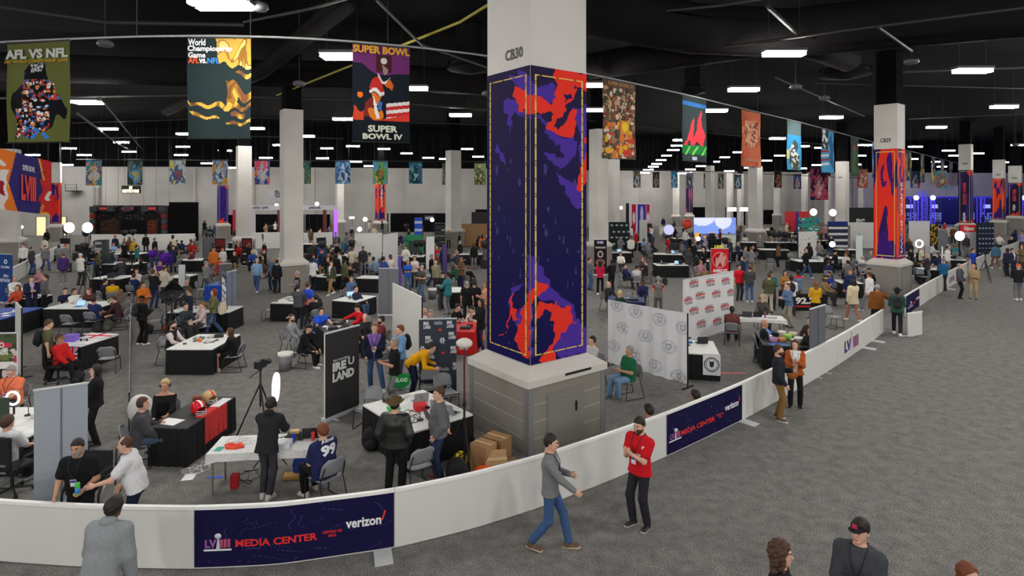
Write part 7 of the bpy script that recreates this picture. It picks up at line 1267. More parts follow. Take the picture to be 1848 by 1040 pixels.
p(668, 572, 8, 'person in navy blazer over purple shirt with a badge, standing by the charcoal banner', (30, 34, 54), JN, 'short', 'lb', 'l', arms='pk', inner=.13, inner_c=(126, 96, 166), extras=('badge',), loose=.028, ground=at(676, 706), shoes=(206, 202, 196), h=1.84, kind='blazer', feet=[(.22, -.02, .09), (-.1, .02, .09)]); land(668, 640, 'the purple shirt one')
p(688, 571, -58, 'bearded person in maroon shirt seated behind the purple shirt one', (112, 44, 50), (50, 50, 56), 'short', 'dk', 'l', pose='sit', arms='pl', beard='dk', extras=('headset',), b=1.12); p(659, 566, 20, 'bald person in dark top seated at the audio gear table', (50, 46, 48), BK_, 'bald', 'gy', 'l', pose='sit', arms='tt')
p(645, 549, -48, 'person in bright red sweater and cap seated, reaching over the table', (206, 28, 38), BK_, 'cap', 'dk', 'l', pose='sit', arms='tr', capc=(24, 24, 28), lean=14); land(640, 570, 'the red sweater one')
p(580, 555, 40, 'person in royal blue polo and headset seated with arms on the table', (36, 84, 200), (44, 46, 60), 'short', 'dk', 'l', pose='sit', sleeve=.6, arms='rt', extras=('headset',), lean=10, b=1.1); land(580, 575, 'the royal blue polo one')
p(526, 568, 84, 'person in grey sweatshirt and pale backwards cap seated in profile', (140, 142, 146), (60, 62, 70), 'capback', 'br', 'l', pose='sit', arms='ll', capc=(206, 198, 190), beard='br'); land(528, 600, 'the backwards cap one')
p(557, 585, 78, 'person in black hoodie and cap hunched on a chair', (26, 26, 28), (26, 26, 28), 'cap', 'dk', 'l', pose='sit', arms='ll', lean=18, loose=.03, capc=(24, 24, 26), shoes=(206, 206, 206), extras=('hood',), b=1.1)
p(312, 580, 84, 'person in black vest with pale sleeves seated at the two-person table', (32, 32, 36), (36, 42, 62), 'short', 'dk', 'l', pose='sit', arms='tt', beard='dk', vest=True, inner_c=(206, 190, 186), shoes=(196, 170, 150), lean=8); land(312, 620, 'the black vest one')
p(415, 592, -84, 'long haired person in short black dress seated at the two-person table', (24, 24, 26), (24, 24, 26), 'long', 'br', 'm', pose='sit', fem=1, arms='tt', skirt=.75, lean=8, shoes=(190, 160, 140), h=1.7)
p(99, 580, 128, 'person in olive tee and black trousers with a camouflage backpack', (92, 92, 66), (28, 28, 32), 'short', 'br', 'l', sleeve=.6, arms='dd', ground=at(86, 690), shoes=(40, 40, 42), sole=(226, 226, 226), extras=('backpack',), head=(0, 14)); land(92, 635, 'the olive tee one')
p(108, 604, 88, 'person in red jacket and tan cap seated by the union flag table', (196, 34, 32), (30, 30, 34), 'cap', 'br', 'm', pose='sit', arms='ll', capc=(124, 96, 60), chair=False, loose=.026); p(20, 661, 6, 'grey haired person in coral polo seated at the left edge table', (228, 120, 84), (50, 50, 58), 'short', 'gy', 'l', pose='sit', sleeve=.6, arms='tt', b=1.2, belly=.05, head=(0, 18), extras=('lanyard',)); land(20, 690, 'the coral polo one')
pw = p(14, 750, 172, 'person in printed white tee seated with back turned at the left edge', (210, 210, 212), (30, 30, 34), 'thick', 'br', 'l', pose='sit', sleeve=.7, arms='tt', chair=False, loose=.022); chest_text(pw, 'TALK LOUD\nLIVE FREE', (90, 90, 100), .2, .07, .32); chest_text(pw, 'Y MEDIA', (44, 50, 120), .24, .12, .12)
p(254, 540, 152, 'person in black hoodie and black trousers carrying a backpack, white trainers', (24, 24, 26), (22, 22, 24), 'beanie', 'bk', 'd', arms='pp', extras=('backpack', 'phone'), capc=(22, 22, 24), loose=.03, ground=at(256, 622), shoes=(230, 230, 230), flare=.04, h=1.72); land(254, 580, 'the black backpack one')
p(258, 509, 72, 'person in orange hoodie standing right of the busy group table', (204, 108, 30), (110, 116, 126), 'short', 'dk', 'm', arms='pp', loose=.03, kind='hoodie', h=1.74); land(258, 530, 'the orange hoodie one')
p(340, 519, -60, 'person in navy sweater and jeans walking toward the softbox', (36, 42, 60), (70, 92, 116), 'short', 'br', 'l', pose='walk', arms='dd', ground=at(341, 604), loose=.022); land(340, 560, 'the navy sweater one')
p(386, 525, -58, 'long haired person in olive jacket and jeans walking with a cream tote', (104, 104, 66), JN, 'long', 'rd', 'l', pose='walk', fem=1, arms='pd', loose=.026, ground=at(386, 606), kind='jacket'); land(386, 565, 'the olive jacket walker')
o = MB().box((0, 0, 0), (.14, .36, .42), taper=.8).build('tote_body', cloth((206, 190, 160)), None, bevel=.03); MB().tube([(0, -.1, .2), (0, -.06, .45), (0, .06, .45), (0, .1, .2)], .012, 5).build('strap', cloth((206, 190, 160)), o); o.location = at(386, 606) + Vector((.36, -.05, 1.02)); tag(o, 'cream tote bag on the shoulder of the olive jacket walker', 'bag')
p(58, 502, 48, 'person in dark navy suit standing by the left aisle wall', (32, 38, 66), (30, 34, 58), 'short', 'br', 'l', arms='pp', inner=.05, inner_c=(190, 160, 190), loose=.028, ground=at(57, 577), kind='suit_jacket', h=1.82); p(79, 502, -52, 'person in grey top and wide black trousers facing the navy suit', (112, 110, 110), (26, 26, 28), 'pony', 'br', 'l', fem=1, arms='pp', ground=at(81, 568), flare=.04); land(66, 535, 'the navy suit one')
p(32, 514, 8, 'long haired person in rust red top seated below the blue banner stand', (190, 72, 44), (36, 36, 44), 'long', 'rd', 'l', pose='sit', fem=1, arms='tt'); p(118, 520, 40, 'person in navy tee seated behind the white tee one', NV, CH, 'short', 'dk', 'l', pose='sit', sleeve=.6, arms='tt')
p(134, 521, 74, 'person in white tee and headset seated at the busy group table', WH, NV, 'short', 'dk', 'm', pose='sit', sleeve=.6, arms='tt', extras=('headset',)); p(170, 536, 178, 'person in navy tee seated with back turned before the blue lit laptop', (40, 50, 92), CH, 'short', 'dk', 'l', pose='sit', sleeve=.6, arms='tt'); p(216, 522, -102, 'long haired person in brown jacket seated at the busy group table', (100, 90, 80), JN, 'long', 'lb', 'l', pose='sit', arms='tt', loose=.03); p(205, 534, -70, 'person in dark plum top leaning over the busy group table', (70, 44, 48), CH, 'short', 'br', 'l', pose='sit', arms='tt', lean=20); p(160, 520, 10, 'person with auburn hair bent low at the far side of the group table', (90, 50, 50), CH, 'long', 'rd', 'l', pose='sit', fem=1, arms='tt', lean=24)
p(190, 503, 150, 'person in dark navy jacket seated behind the group table, back turned', (36, 44, 66), CH, 'short', 'dk', 'l', pose='sit', arms='tt', loose=.03, b=1.1); p(203, 505, -150, 'person in navy and yellow jersey seated beside the dark navy jacket', (220, 170, 20), CH, 'cap', 'dk', 'm', pose='sit', arms='tt', capc=(30, 40, 80)); p(242, 494, 170, 'person in navy sweater seated, back turned, at the navy jackets table', (34, 44, 84), OL_, 'short', 'br', 'l', pose='sit', arms='tt'); p(247, 485, 5, 'person in pale pink shirt facing the navy sweater at the table', (210, 190, 190), CH, 'short', 'dk', 'l', pose='sit', arms='tt')
p(277, 487, 165, 'person in black hooded top and jeans beside the cream jacket', (32, 32, 36), (50, 56, 90), 'short', 'br', 'l', arms='pp', loose=.03); p(297, 481, 150, 'person in cream jacket and black trousers standing by the softbox', (206, 196, 176), (26, 26, 28), 'short', 'br', 'l', arms='pp', loose=.04, hem=-.14, kind='jacket'); land(292, 510, 'the cream jacket one')
p(289, 470, 12, 'person in cream fur coat and purple shirt below the feathers', (206, 186, 160), (60, 44, 110), 'short', 'dk', 'm', arms='pp', inner=.14, inner_c=(70, 40, 110), loose=.05, hem=-.3, kind='fur_coat'); p(337, 505, -20, 'person in dark green shirt seated at the softbox table', (60, 70, 66), CH, 'receding', 'gy', 'm', pose='sit', arms='tt'); p(372, 471, 150, 'person in light grey hoodie with back turned beside the royal blue table', (128, 128, 128), (96, 104, 112), 'short', 'gy', 'l', arms='pp', loose=.03); land(372, 500, 'the light grey hoodie one')
p(335, 547, 60, 'person in dark jacket seated behind the navy sweater walker', (50, 56, 60), CH, 'short', 'br', 'l', pose='sit', arms='tt'); p(365, 545, -40, 'person in pale top seated at the studio table', (190, 170, 170), CH, 'short', 'lb', 'l', pose='sit', arms='tt', fem=1)
p(465, 465, 6, 'white haired person in pale blue polo and jeans walking toward the barrier', (130, 168, 206), JN, 'short', 'wh', 'l', sleeve=.6, pose='walk', arms='dd', ground=at(464, 526), shoes=(226, 226, 226), b=1.15, belly=.06); land(465, 495, 'the pale blue polo one'); p(494, 465, -28, 'person in slate blue polo and dark jeans next to the plain column', (78, 108, 140), (46, 56, 80), 'receding', 'gy', 'm', sleeve=.6, arms='ww', ground=at(492, 524)); land(494, 495, 'the slate blue polo one'); p(511, 474, 172, 'person in black standing against the left side of the plain column', (30, 30, 34), (30, 30, 36), 'short', 'dk', 'l', arms='dd', ground=at(500, 530))
p(600, 472, -26, 'person in olive bomber jacket and tan trousers striding', (76, 76, 56), (160, 132, 92), 'short', 'br', 'l', pose='walk', arms='dd', inner=.06, loose=.028, ground=at(598, 532), shoes=(226, 226, 226)); land(600, 500, 'the olive bomber one'); p(537, 489, -80, 'person in black vest with grey sleeves leaning at the plain column pedestal', (28, 28, 30), (34, 34, 40), 'receding', 'gy', 'm', vest=True, inner_c=(140, 140, 142), arms='xx', ground=at(536, 560))
p(634, 499, 30, 'person in denim jacket seated with legs out beyond the red sweater one', (82, 104, 142), NV, 'capback', 'br', 'l', pose='sit', arms='ll', capc=(170, 160, 140)); p(642, 516, 70, 'person in dark navy jacket and jeans slouched on a chair', (40, 44, 66), (66, 84, 116), 'short', 'dk', 'l', pose='sit', arms='tl', lean=-6); p(632, 478, -30, 'person in black with a lanyard seated past the olive bomber', (32, 32, 36), CH, 'short', 'br', 'm', pose='sit', arms='tt', extras=('lanyard',)); p(644, 465, -20, 'person in dark grey top seated, leaning back', (60, 54, 56), CH, 'short', 'br', 'm', pose='sit', arms='tl')
p(533, 518, 172, 'person in dark grey sweater standing back turned at the table by the plain column', (74, 76, 80), (36, 38, 44), 'short', 'dk', 'l', arms='tt', loose=.024, ground=at(538, 595)); p(545, 513, 158, 'person in royal blue and salmon polo beside the dark grey sweater', (50, 80, 190), (60, 62, 70), 'short', 'br', 'l', arms='td', sleeve=.6, yoke=None, band=(-.1, .16), inner_c=(220, 130, 110), ground=at(556, 590)); land(540, 550, 'the dark grey sweater one'); p(570, 532, -150, 'person in black jacket seated behind the royal blue polo', (32, 32, 36), CH, 'short', 'dk', 'l', pose='sit', arms='tt', loose=.03)
p(737, 466, 22, 'person in bright blue patterned polo and jeans with arms folded', (40, 90, 180), (70, 92, 124), 'receding', 'br', 'm', sleeve=.6, arms='xx', ground=at(736, 530), band=(.2, .3), inner_c=(30, 50, 110)); land(737, 490, 'the bright blue polo one'); p(760, 471, -36, 'person in charcoal tee and jeans talking with the bright blue polo', (74, 70, 66), (80, 100, 128), 'short', 'gy', 'm', sleeve=.6, arms='gp', ground=at(761, 545), b=1.1); land(760, 510, 'the charcoal tee one'); p(748, 462, 20, 'person in pale hooded top between the two talkers', (206, 196, 186), CH, 'long', 'br', 'l', fem=1, arms='pp'); p(786, 470, 150, 'person in sage green jacket seen from behind', (130, 126, 100), CH, 'bald', 'gy', 'l', arms='pp', loose=.03); p(799, 475, -25, 'person in black jacket with backpack looking down, grey jeans', (28, 28, 32), (64, 66, 70), 'cap', 'dk', 'l', arms='pp', extras=('backpack', 'phone'), ground=at(799, 562), capc=(24, 24, 26), shoes=(60, 60, 64), sole=(226, 226, 226)); land(800, 520, 'the black backpack jeans one'); p(705, 460, 60, 'person in white tee beside the creased board', (216, 210, 204), CH, 'short', 'bk', 'd', sleeve=.6, arms='dd')
p(843, 507, 172, 'shorter person in black polo, back turned, by the tall wrapped column', (26, 27, 30), (34, 34, 38), 'receding', 'gy', 'm', sleeve=.6, arms='dd'); p(856, 506, 178, 'broad person in black polo with back turned next to a similar one', (28, 29, 32), (34, 36, 44), 'short', 'dk', 'm', sleeve=.6, arms='dd', b=1.2, belly=.05); p(877, 508, -80, 'person in salmon tank top half hidden by the tall wrapped column', (220, 140, 100), (110, 100, 90), 'long', 'lb', 'm', fem=1, sleeve=0, arms='pp'); land(852, 530, 'the black polo pair')
p(869, 545, -66, 'long haired person in black top and dark jeans at the red cloth table', (28, 26, 28), (40, 50, 76), 'long', 'dk', 'm', fem=1, arms='pp', ground=at(868, 634), shoes=(220, 214, 206), loose=.026, hem=-.16); p(826, 549, 60, 'person in black tee leaning on the red cloth table', (30, 30, 32), CH, 'short', 'dk', 'l', pose='sit', sleeve=.6, arms='tt', lean=22); p(851, 553, -40, 'person in white tee bent over the red cloth table', (206, 200, 196), CH, 'short', 'dk', 'l', pose='sit', sleeve=.6, arms='tt', lean=22); p(777, 560, 10, 'grey haired person whose head shows over the slate logo banner', (60, 60, 66), CH, 'short', 'gy', 'l', pose='sit', arms='tt'); p(766, 556, 90, 'bald person in pale shirt behind the plain white board', (206, 190, 184), CH, 'bald', 'gy', 'l', pose='sit', arms='tt')
# right of the column
p(1136, 625, -66, 'person in green polo and jeans seated before the crest cloth backdrop', (28, 96, 64), (110, 138, 168), 'short', 'gy', 'm', pose='sit', sleeve=.6, arms='pp', b=1.2, belly=.08, shoes=(86, 90, 70), lean=-3); land(1130, 665, 'the green polo one'); p(1069, 607, -60, 'person in pale grey sweater and headset half hidden by the pedestal', (190, 188, 184), CH, 'short', 'dk', 'l', pose='sit', arms='tt', extras=('headset',))
for u_, v_, x_, y_, c_, lb in ((1252, 708, 4.02, 12.95, (40, 40, 44), 'dark haired person sitting on the carpet whose head just shows above the short navy sign'), (1172, 742, 2.80, 12.1, (90, 90, 96), 'person sitting on the carpet behind the barrier, only hair visible by the red jersey one')):
    p(u_, v_, 215, lb, c_, CH, 'thick', 'dk', 'm', hip=.16, feet=[(.16, -.62, .09), (-.16, -.58, .09)], arms='ll', ground=(x_, y_, 0))
p(1083, 468, 168, 'long haired person in raspberry red jacket and black trousers', (190, 30, 66), (24, 24, 26), 'long', 'dk', 'd', fem=1, arms='pp', ground=at(1083, 532), shoes=(226, 226, 226)); land(1083, 500, 'the raspberry jacket one'); p(1106, 470, -160, 'person all in black beside the raspberry jacket', (26, 26, 28), (24, 24, 26), 'short', 'bk', 'd', arms='pp', ground=at(1104, 530)); p(1061, 475, 95, 'person in grey top and blue jeans emerging behind the tall wrapped column', (110, 110, 116), (70, 100, 140), 'short', 'br', 'l', arms='pp', ground=at(1064, 524))
p(1128, 476, 60, 'person in navy jacket crouched at the lit laptop past the raspberry jacket', (34, 44, 80), CH, 'short', 'dk', 'l', pose='sit', arms='tt'); p(1149, 479, 178, 'person in pale grey sweater seated, back turned', (190, 190, 192), CH, 'short', 'dk', 'l', pose='sit', arms='tt', shoes=(226, 226, 226)); p(1166, 470, -110, 'person in dark brown top seated by the pale grey sweater', (56, 44, 44), CH, 'receding', 'br', 'l', pose='sit', arms='tt'); p(1160, 464, -30, 'red haired person seated beside the dark brown top', (60, 60, 64), CH, 'long', 'rd', 'l', pose='sit', fem=1, arms='tt'); land(1150, 495, 'the laptop crouchers'); p(1120, 455, 5, 'person in white shirt seated by the black sign stand', (220, 216, 206), CH, 'short', 'dk', 'm', pose='sit', arms='tt')
p(1098, 508, 40, 'bald person in dark green top seated at the navy clothed table', (46, 50, 46), CH, 'bald', 'gy', 'l', pose='sit', arms='tl'); p(1119, 524, 140, 'blonde person in dark green top seated at the navy clothed table', (30, 60, 50), CH, 'pony', 'bl', 'l', pose='sit', fem=1, arms='tt'); p(1160, 505, -20, 'person in navy sweatshirt seated behind the crest cloth backdrop', (36, 40, 76), CH, 'short', 'dk', 'd', pose='sit', arms='tt'); p(1188, 499, 168, 'person in grey vest with red sleeves standing behind the crest cloth backdrop', (120, 120, 118), (110, 108, 104), 'short', 'gy', 'l', vest=True, inner_c=(180, 30, 44), arms='xx'); land(1188, 525, 'the grey vest one')
p(1321, 553, 158, 'person in maroon sweater seated, back turned, at the red logo backdrop', (112, 62, 60), (36, 44, 66), 'short', 'dk', 'd', pose='sit', arms='tt', b=1.15); land(1321, 580, 'the maroon sweater one'); p(1376, 532, -6, 'blonde person in mottled dark top seated with a hand at the cheek', (78, 72, 66), CH, 'thick', 'bl', 'l', pose='sit', fem=1, arms='tf', extras=('headset',)); p(1380, 577, 66, 'bald person in black, white and sky blue jersey seated at the food table', (34, 36, 40), CH, 'bald', 'dk', 'm', pose='sit', sleeve=1.4, arms='rt', inner=.12, inner_c=(110, 150, 220), b=1.15); land(1380, 605, 'the sky blue jersey one'); p(1463, 590, -60, 'long haired person seated between the food table and small grey stand', (40, 36, 40), CH, 'long', 'br', 'l', pose='sit', fem=1, arms='tt'); p(1462, 572, -70, 'person in dark top behind the small grey stand', (60, 50, 52), CH, 'thick', 'br', 'l', pose='sit', arms='tt')
p(1422, 515, -78, 'person in blue denim shirt and khaki trousers reading a paper', (92, 116, 150), (150, 142, 126), 'short', 'rd', 'l', arms='pp', lean=6, ground=at(1424, 592)); land(1422, 550, 'the denim shirt reader'); p(1387, 498, 170, 'person in olive jacket and cream trousers, back turned', (84, 84, 56), (200, 192, 170), 'short', 'br', 'l', arms='pp', loose=.03, ground=at(1388, 566)); p(1392, 489, -10, 'person in teal top and green cap behind the olive jacket', (40, 100, 100), CH, 'cap', 'br', 'm', arms='pp', capc=(40, 70, 56), b=1.1); land(1390, 520, 'the olive jacket back'); p(1353, 472, 168, 'person in dark grey sweater and blue jeans, back turned', (70, 72, 72), (80, 104, 146), 'short', 'br', 'l', arms='pp', loose=.026, ground=at(1353, 546), shoes=(200, 200, 200)); land(1353, 505, 'the dark grey back'); p(1428, 497, 160, 'person in white jacket with dark backpack beside the denim shirt reader', (224, 222, 218), CH, 'thick', 'bk', 'd', arms='pp', extras=('backpack',)); p(1437, 489, -165, 'person in blue denim jacket over a red hood, tan trousers', (96, 116, 146), (150, 122, 90), 'short', 'bk', 'd', arms='pp', yoke=.12, inner_c=(190, 30, 40), loose=.03, ground=at(1440, 558)); p(1417, 488, -10, 'long haired person in tan top by the red number table', (150, 110, 60), CH, 'long', 'dk', 'm', fem=1, arms='pp')
p(1334, 478, 10, 'person in bright red tee standing right of the red upright sign', (210, 24, 40), CH, 'short', 'dk', 'm', sleeve=.6, arms='dd'); p(1473, 512, 172, 'long haired person in mustard yellow sweater and black trousers', (206, 156, 30), (28, 28, 32), 'long', 'lb', 'l', fem=1, arms='pp', ground=at(1472, 586)); land(1473, 545, 'the mustard sweater one'); p(1488, 499, 40, 'person in tan jacket and yellow cap seated at the red number table', (140, 116, 80), CH, 'cap', 'dk', 'd', pose='sit', arms='tt', capc=(206, 170, 40), b=1.15); p(1496, 491, -60, 'bearded person in royal blue tee beside the yellow cap', (44, 60, 140), CH, 'short', 'dk', 'm', pose='sit', sleeve=.6, arms='tt', beard='dk')
p(1540, 516, -166, 'long haired person in cream jacket walking past the red wrapped column', (214, 200, 166), (170, 120, 96), 'long', 'dk', 'm', pose='walk', fem=1, arms='dp', hem=-.2, loose=.04, shoes=(226, 220, 214), ground=at(1540, 580), leglen=1.95); land(1540, 550, 'the cream jacket walker'); p(1585, 511, 172, 'person in brown sweater and white cap reaching toward the gate', (130, 76, 34), (40, 40, 44), 'cap', 'gy', 'm', tgt={-1: (-.66, -.18, 1.12)}, capc=(226, 220, 210), ground=at(1583, 596), b=1.2, belly=.06, loose=.03, hem=-.12); land(1585, 545, 'the brown sweater one'); p(1621, 521, 150, 'person in wide black hat and dark green jacket at the open gate', (44, 76, 66), (36, 38, 42), 'hat', 'bk', 'd', arms='pp', capc=(28, 28, 30), ground=at(1619, 605), shoes=(224, 224, 224), extras=('backpack',), loose=.03, pose='walk'); land(1621, 560, 'the black hat one')
p(1733, 467, 44, 'person in grey blazer and black trousers standing in the far aisle', (78, 80, 84), (26, 26, 28), 'receding', 'gy', 'l', arms='ww', inner=.07, inner_c=(60, 64, 110), loose=.03, ground=at(1732, 540), extras=('lanyard',)); land(1733, 500, 'the grey blazer one'); p(1756, 470, -50, 'person in tan jacket and tan trousers facing the grey blazer', (160, 136, 100), (160, 140, 106), 'bald', 'br', 'm', arms='px', loose=.028, ground=at(1757, 542), shoes=(40, 40, 44), sole=(226, 226, 226)); land(1757, 505, 'the tan outfit one'); p(1703, 466, 176, 'person in teal blue shirt behind the far barrier, back turned', (36, 96, 140), CH, 'short', 'gy', 'l', arms='pp', b=1.15); p(1756, 449, 20, 'person in royal blue polo behind the far barrier', (34, 66, 170), CH, 'short', 'dk', 'l', sleeve=.7, arms='dd'); p(1797, 439, 172, 'person in steel blue jacket and brown trousers walking away', (66, 104, 128), (120, 90, 76), 'short', 'bk', 'd', pose='walk', arms='dd', shoes=(226, 226, 226), loose=.03); land(1797, 460, 'the steel blue walker'); p(1838, 470, 170, 'person in orange beanie, black jacket and grey trousers', (30, 34, 38), (110, 110, 114), 'beanie', 'dk', 'l', arms='pp', capc=(226, 90, 40), ground=at(1838, 542), loose=.03, shoes=(220, 220, 220)); land(1838, 505, 'the orange beanie one')
p(1820, 450, -170, 'person in dark navy coat walking, left one of a pair', (34, 40, 60), (34, 38, 54), 'short', 'bk', 'd', arms='dd', loose=.03, ground=at(1818, 500)); p(1827, 446, 10, 'person in navy suit facing the dark navy coat', (40, 46, 70), (36, 40, 58), 'short', 'dk', 'l', arms='dd', inner=.05, loose=.03, ground=at(1827, 500)); p(1845, 442, -90, 'person in olive brown coat at the right edge of the aisle', (110, 96, 66), (60, 56, 50), 'long', 'rd', 'l', fem=1, arms='pp', loose=.03, hem=-.3); p(1778, 421, -10, 'person in white shirt and red cap behind the far barrier', (220, 214, 210), CH, 'cap', 'dk', 'l', arms='tt', capc=(206, 60, 60)); p(1803, 422, -10, 'person in white top and coral cap near the dark column pedestal', (222, 216, 210), CH, 'cap', 'dk', 'l', arms='tt', capc=(220, 80, 70)); p(1845, 418, -60, 'person in lilac shirt at the right edge', (150, 140, 190), CH, 'short', 'dk', 'm', arms='dd')
# ================================================================== the crowd farther back: posed figures copied with their own clothes
_ft = {}
POSES = {'standing': dict(arms='dd'), 'standing with folded arms': dict(arms='xx'), 'standing with a raised hand': dict(arms='fp'), 'talking': dict(arms='gp'), 'walking': dict(pose='walk', arms='dd'),
         'seated': dict(pose='sit', arms='tt', lean=6), 'seated upright': dict(pose='sit', arms='ll'), 'seated leaning in': dict(pose='sit', arms='tt', lean=20)}
def far_mesh(pose, hair, fem, far):
    key = (pose, hair, fem, far)
    if key in _ft: return _ft[key]
    k = skel(fem=fem, **POSES[pose]); cell = .05 if far else .036; lo, hi = bounds(k); V, Q, M = [], [], []; n = 0
    def addm(v, q, m):
        nonlocal n; V.append(v); Q.append(q + n); M.append(m if hasattr(m, '__len__') else np.full(len(q), m)); n += len(v)
    def skin_f(P):
        d = s_cap(P, k['nb'] - k['s'] * .05, k['hc'] - k['s'] * .06, .052, .05)
        for q in (1, -1): d = np.minimum(d, s_cap(P, k['el', q], k['wr', q] + unit(k['wr', q] - k['el', q]) * .10, .044, .036))
        return d
    def top_f(P):
        d = torso(P, k, .02, 1.04, fem, -.07)
        for q in (1, -1): d = smin(d, arm(P, k, q, .016, 1.9), .03)
        return d
    def low_f(P):
        d = s_ecap(P, k['P'] - k['s1'] * .03, k['P'] + k['s1'] * .05, .16, .115, .15, .11, A3(1, 0, 0))
        for q in (1, -1): d = smin(d, leg(P, k, q, .014, 2, 1, .02), .03)
        return d
    def shoe_f(P):
        d = None
        for q in (1, -1): a = k['an', q]; e = s_ecap(P, a + A3(0, .04, -.05), a + A3(0, -.13, -.055), .045, .05, .05, .04, A3(1, 0, 0)); d = e if d is None else np.minimum(d, e)
        return np.maximum(d, -P[:, 2])
    for f, m in ((skin_f, 0), (top_f, 1), (low_f, 2), (shoe_f, 3)): addm(*nets(f, np.minimum(lo, [-.3, -.8, -.03]), hi, cell), m)
    v, q, m = head_tpl(.022); addm(v @ k['hR'].T + k['hc'], q, 0)
    if hair != 'bald': v, q = hair_tpl(hair, .022); addm(v @ k['hR'].T + k['hc'], q, 4)
    me = bpy.data.meshes.new('person'); me.from_pydata(np.concatenate(V).tolist(), [], np.concatenate(Q).tolist()); me.polygons.foreach_set('material_index', np.concatenate(M).astype(np.int32)); me.shade_smooth(); me.update()
    for _ in range(5): me.materials.append(None)
    _ft[key] = (me, k); return _ft[key]
CN = {'black': (28, 28, 30), 'charcoal': (58, 58, 62), 'grey': (122, 122, 124), 'white': (220, 218, 214), 'navy': (34, 42, 74), 'blue': (46, 76, 140), 'pale blue': (140, 170, 205), 'red': (190, 34, 40), 'maroon': (100, 36, 44), 'green': (40, 100, 66), 'olive': (92, 92, 62), 'tan': (170, 140, 100), 'brown': (100, 72, 52), 'cream': (214, 204, 182), 'purple': (70, 48, 104), 'orange': (206, 110, 44), 'yellow': (190, 150, 50), 'pink': (180, 124, 134), 'teal': (50, 116, 124)}
W_ = [38, 20, 14, 13, 14, 5, 3, 4, 4, 2, 4, 5, 5, 5, 1, 1, 1, 1, 2]; LOWC = {'black': BK_, 'dark': CH, 'blue': JN, 'navy': NV, 'tan': KH, 'grey': GY}
rc = random.Random(11); HCW = ['dk', 'dk', 'bk', 'br', 'br', 'lb', 'bl', 'gy', 'rd']
def extra(u, v, pose=None, top=None, yaw=None, low=None, hair=None):
    sit = rc.random() < .5 if pose is None else pose.startswith('seated')
    pose = pose or rc.choice([q for q in POSES if q.startswith('seated') == sit]); fem = rc.random() < .35
    hair = hair or (rc.choice(['long', 'long', 'pony', 'thick']) if fem else rc.choice(['short', 'short', 'thick', 'receding', 'cap', 'bald', 'beanie'])); top = top or rc.choices(list(CN), W_)[0]; low = low or rc.choice(list(LOWC))
    s = rc.uniform(.93, 1.05); y_ = (H - 1.5) * F / (v - VH); me, k = far_mesh(pose, hair, fem, y_ > 55); zt = (k['hc'][2] + .125) * s; p_ = at(u, v, zt)
    if p_.y > wally(u) - 3: p_ = dep(u, v, wally(u) - 3)
    yaw = rc.uniform(0, 360) if yaw is None else yaw; o = bpy.data.objects.new('person', me); COL.objects.link(o); off = Matrix.Rotation(R(yaw), 3, 'Z') @ Vector((k['hc'][0], k['hc'][1], 0)) * s
    o.location = (p_.x - off.x, p_.y - off.y, 0); o.rotation_euler.z = R(yaw); o.scale = (s,) * 3; sk = rc.choice('llllmmtd'); hc = rc.choice(HCW) if sk in 'lm' else 'bk'
    capn = rc.choice(['black', 'red', 'navy', 'white']) if hair in ('cap', 'beanie') else None
    for i, m in enumerate((skin(SK[sk]), cloth(CN[top]), cloth(LOWC[low]), plain(rc.choice([(226, 226, 226), (36, 36, 38), (36, 36, 38)])), hairm(HC[hc]) if not capn else cloth(CN[capn]))):
        o.material_slots[i].link = 'OBJECT'; o.material_slots[i].material = m
    desc = f'{pose.split(" ")[0]} person in {top} top' + (f' and {capn} {hair}' if capn else ' with long hair' if hair == 'long' else ' and ponytail' if hair == 'pony' else ', bald' if hair == 'bald' else '')
    later(o, desc, 'person', None, (u, v + 10))
    if pose.startswith('seated') and y_ < 62: c_ = chair_at(o.location, yaw, None, 'grey chair under a seated person'); 
    return o
CLUS = [((100, 200), (434, 476), 12), ((196, 330), (424, 470), 26), ((300, 372), (424, 446), 8), ((372, 440), (428, 462), 10), ((420, 512), (432, 466), 16), ((548, 612), (404, 452), 18), ((556, 600), (442, 478), 10), ((600, 700), (410, 470), 24), ((716, 800), (402, 462), 20), ((800, 880), (404, 500), 20), ((470, 512), (393, 408), 6), ((366, 400), (392, 410), 7),
        ((1108, 1180), (396, 440), 16), ((1140, 1250), (398, 440), 28), ((1200, 1300), (402, 460), 22), ((1290, 1420), (398, 450), 26), ((1400, 1500), (396, 440), 18), ((1450, 1580), (400, 470), 22), ((1500, 1580), (440, 500), 8), ((1640, 1700), (405, 460), 14), ((1690, 1770), (396, 440), 12), ((1700, 1780), (376, 388), 8), ((1815, 1846), (405, 430), 6), ((660, 720), (388, 410), 8), ((1310, 1345), (440, 470), 4)]
taken = [px(q[2]) for q in PEOPLE]
for (u0, u1), (v0, v1), n in CLUS:
    n = int(n * .55 + .5)
    for _ in range(n):
        for _t in range(12):
            u, v = rc.uniform(u0, u1), rc.uniform(v0, v1)
            if all(abs(u - a) > 5 + (v - 390) * .05 or abs(v - b) > 5 for a, b in taken): break
        taken.append((u, v)); extra(u, v)
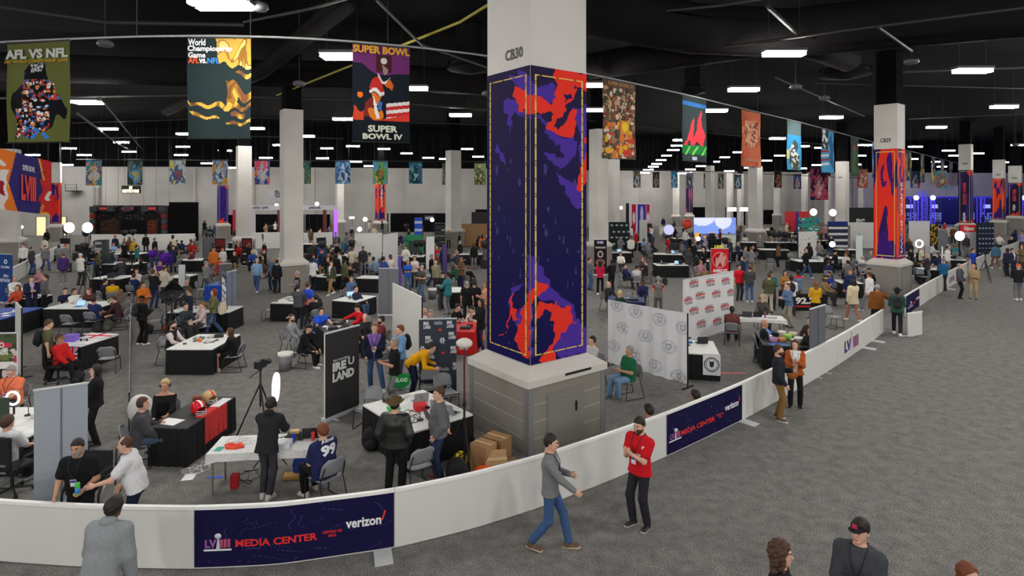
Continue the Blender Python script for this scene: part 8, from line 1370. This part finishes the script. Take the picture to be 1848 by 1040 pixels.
for u, v, ps, tp, yw in ((42, 440, 'standing', 'white', 10), (57, 445, 'standing', 'charcoal', 160), (82, 443, 'walking', 'grey', 70), (80, 428, 'standing', 'cream', 0), (84, 414, 'standing', 'black', 0), (118, 441, 'standing', 'grey', 10), (26, 500, 'seated', 'white', 60), (70, 485, 'seated', 'pink', 0), (580, 437, 'standing', 'blue', 5), (566, 460, 'standing', 'blue', 185), (593, 455, 'standing', 'black', 170), (606, 458, 'standing', 'black', 200), (618, 430, 'standing', 'teal', -60), (637, 442, 'seated', 'cream', 120), (655, 445, 'standing', 'charcoal', 20), (800, 446, 'walking', 'navy', 0), (855, 440, 'standing', 'black', 10), (870, 424, 'standing', 'orange', 190), (233, 428, 'standing', 'brown', 10), (242, 432, 'standing', 'yellow', 20), (263, 422, 'standing', 'black', 200), (345, 432, 'standing', 'brown', 60), (345, 452, 'seated', 'maroon', -60), (312, 424, 'standing', 'cream', 190), (397, 465, 'seated', 'red', 80), (423, 455, 'seated', 'black', 10), (455, 452, 'seated', 'blue', 20), (189, 376, 'standing', 'blue', 20), (1640, 430, 'standing', 'navy', 160), (1710, 444, 'standing', 'white', 30), (1683, 438, 'seated', 'white', 60), (1660, 452, 'seated', 'black', 0), (1744, 424, 'standing', 'charcoal', 0), (1460, 438, 'standing', 'black', 175), (1345, 444, 'standing', 'grey', 60), (1332, 437, 'standing', 'navy', -120), (1356, 446, 'talking', 'grey', 120), (1250, 436, 'standing', 'black', 170), (1243, 448, 'walking', 'charcoal', 190), (1265, 470, 'seated', 'pink', 30), (1287, 466, 'seated', 'grey', 170), (1385, 408, 'standing', 'white', 10), (1420, 402, 'standing', 'cream', 30), (1197, 392, 'standing', 'navy', 0), (1495, 470, 'seated', 'navy', 150), (1530, 470, 'seated', 'grey', 170), (1556, 462, 'seated', 'white', 160), (690, 440, 'seated', 'grey', 70), (672, 436, 'seated', 'grey', 90), (780, 440, 'seated', 'white', -60), (735, 437, 'seated', 'black', 40)): extra(u, v, ps, tp, yw)
settle()
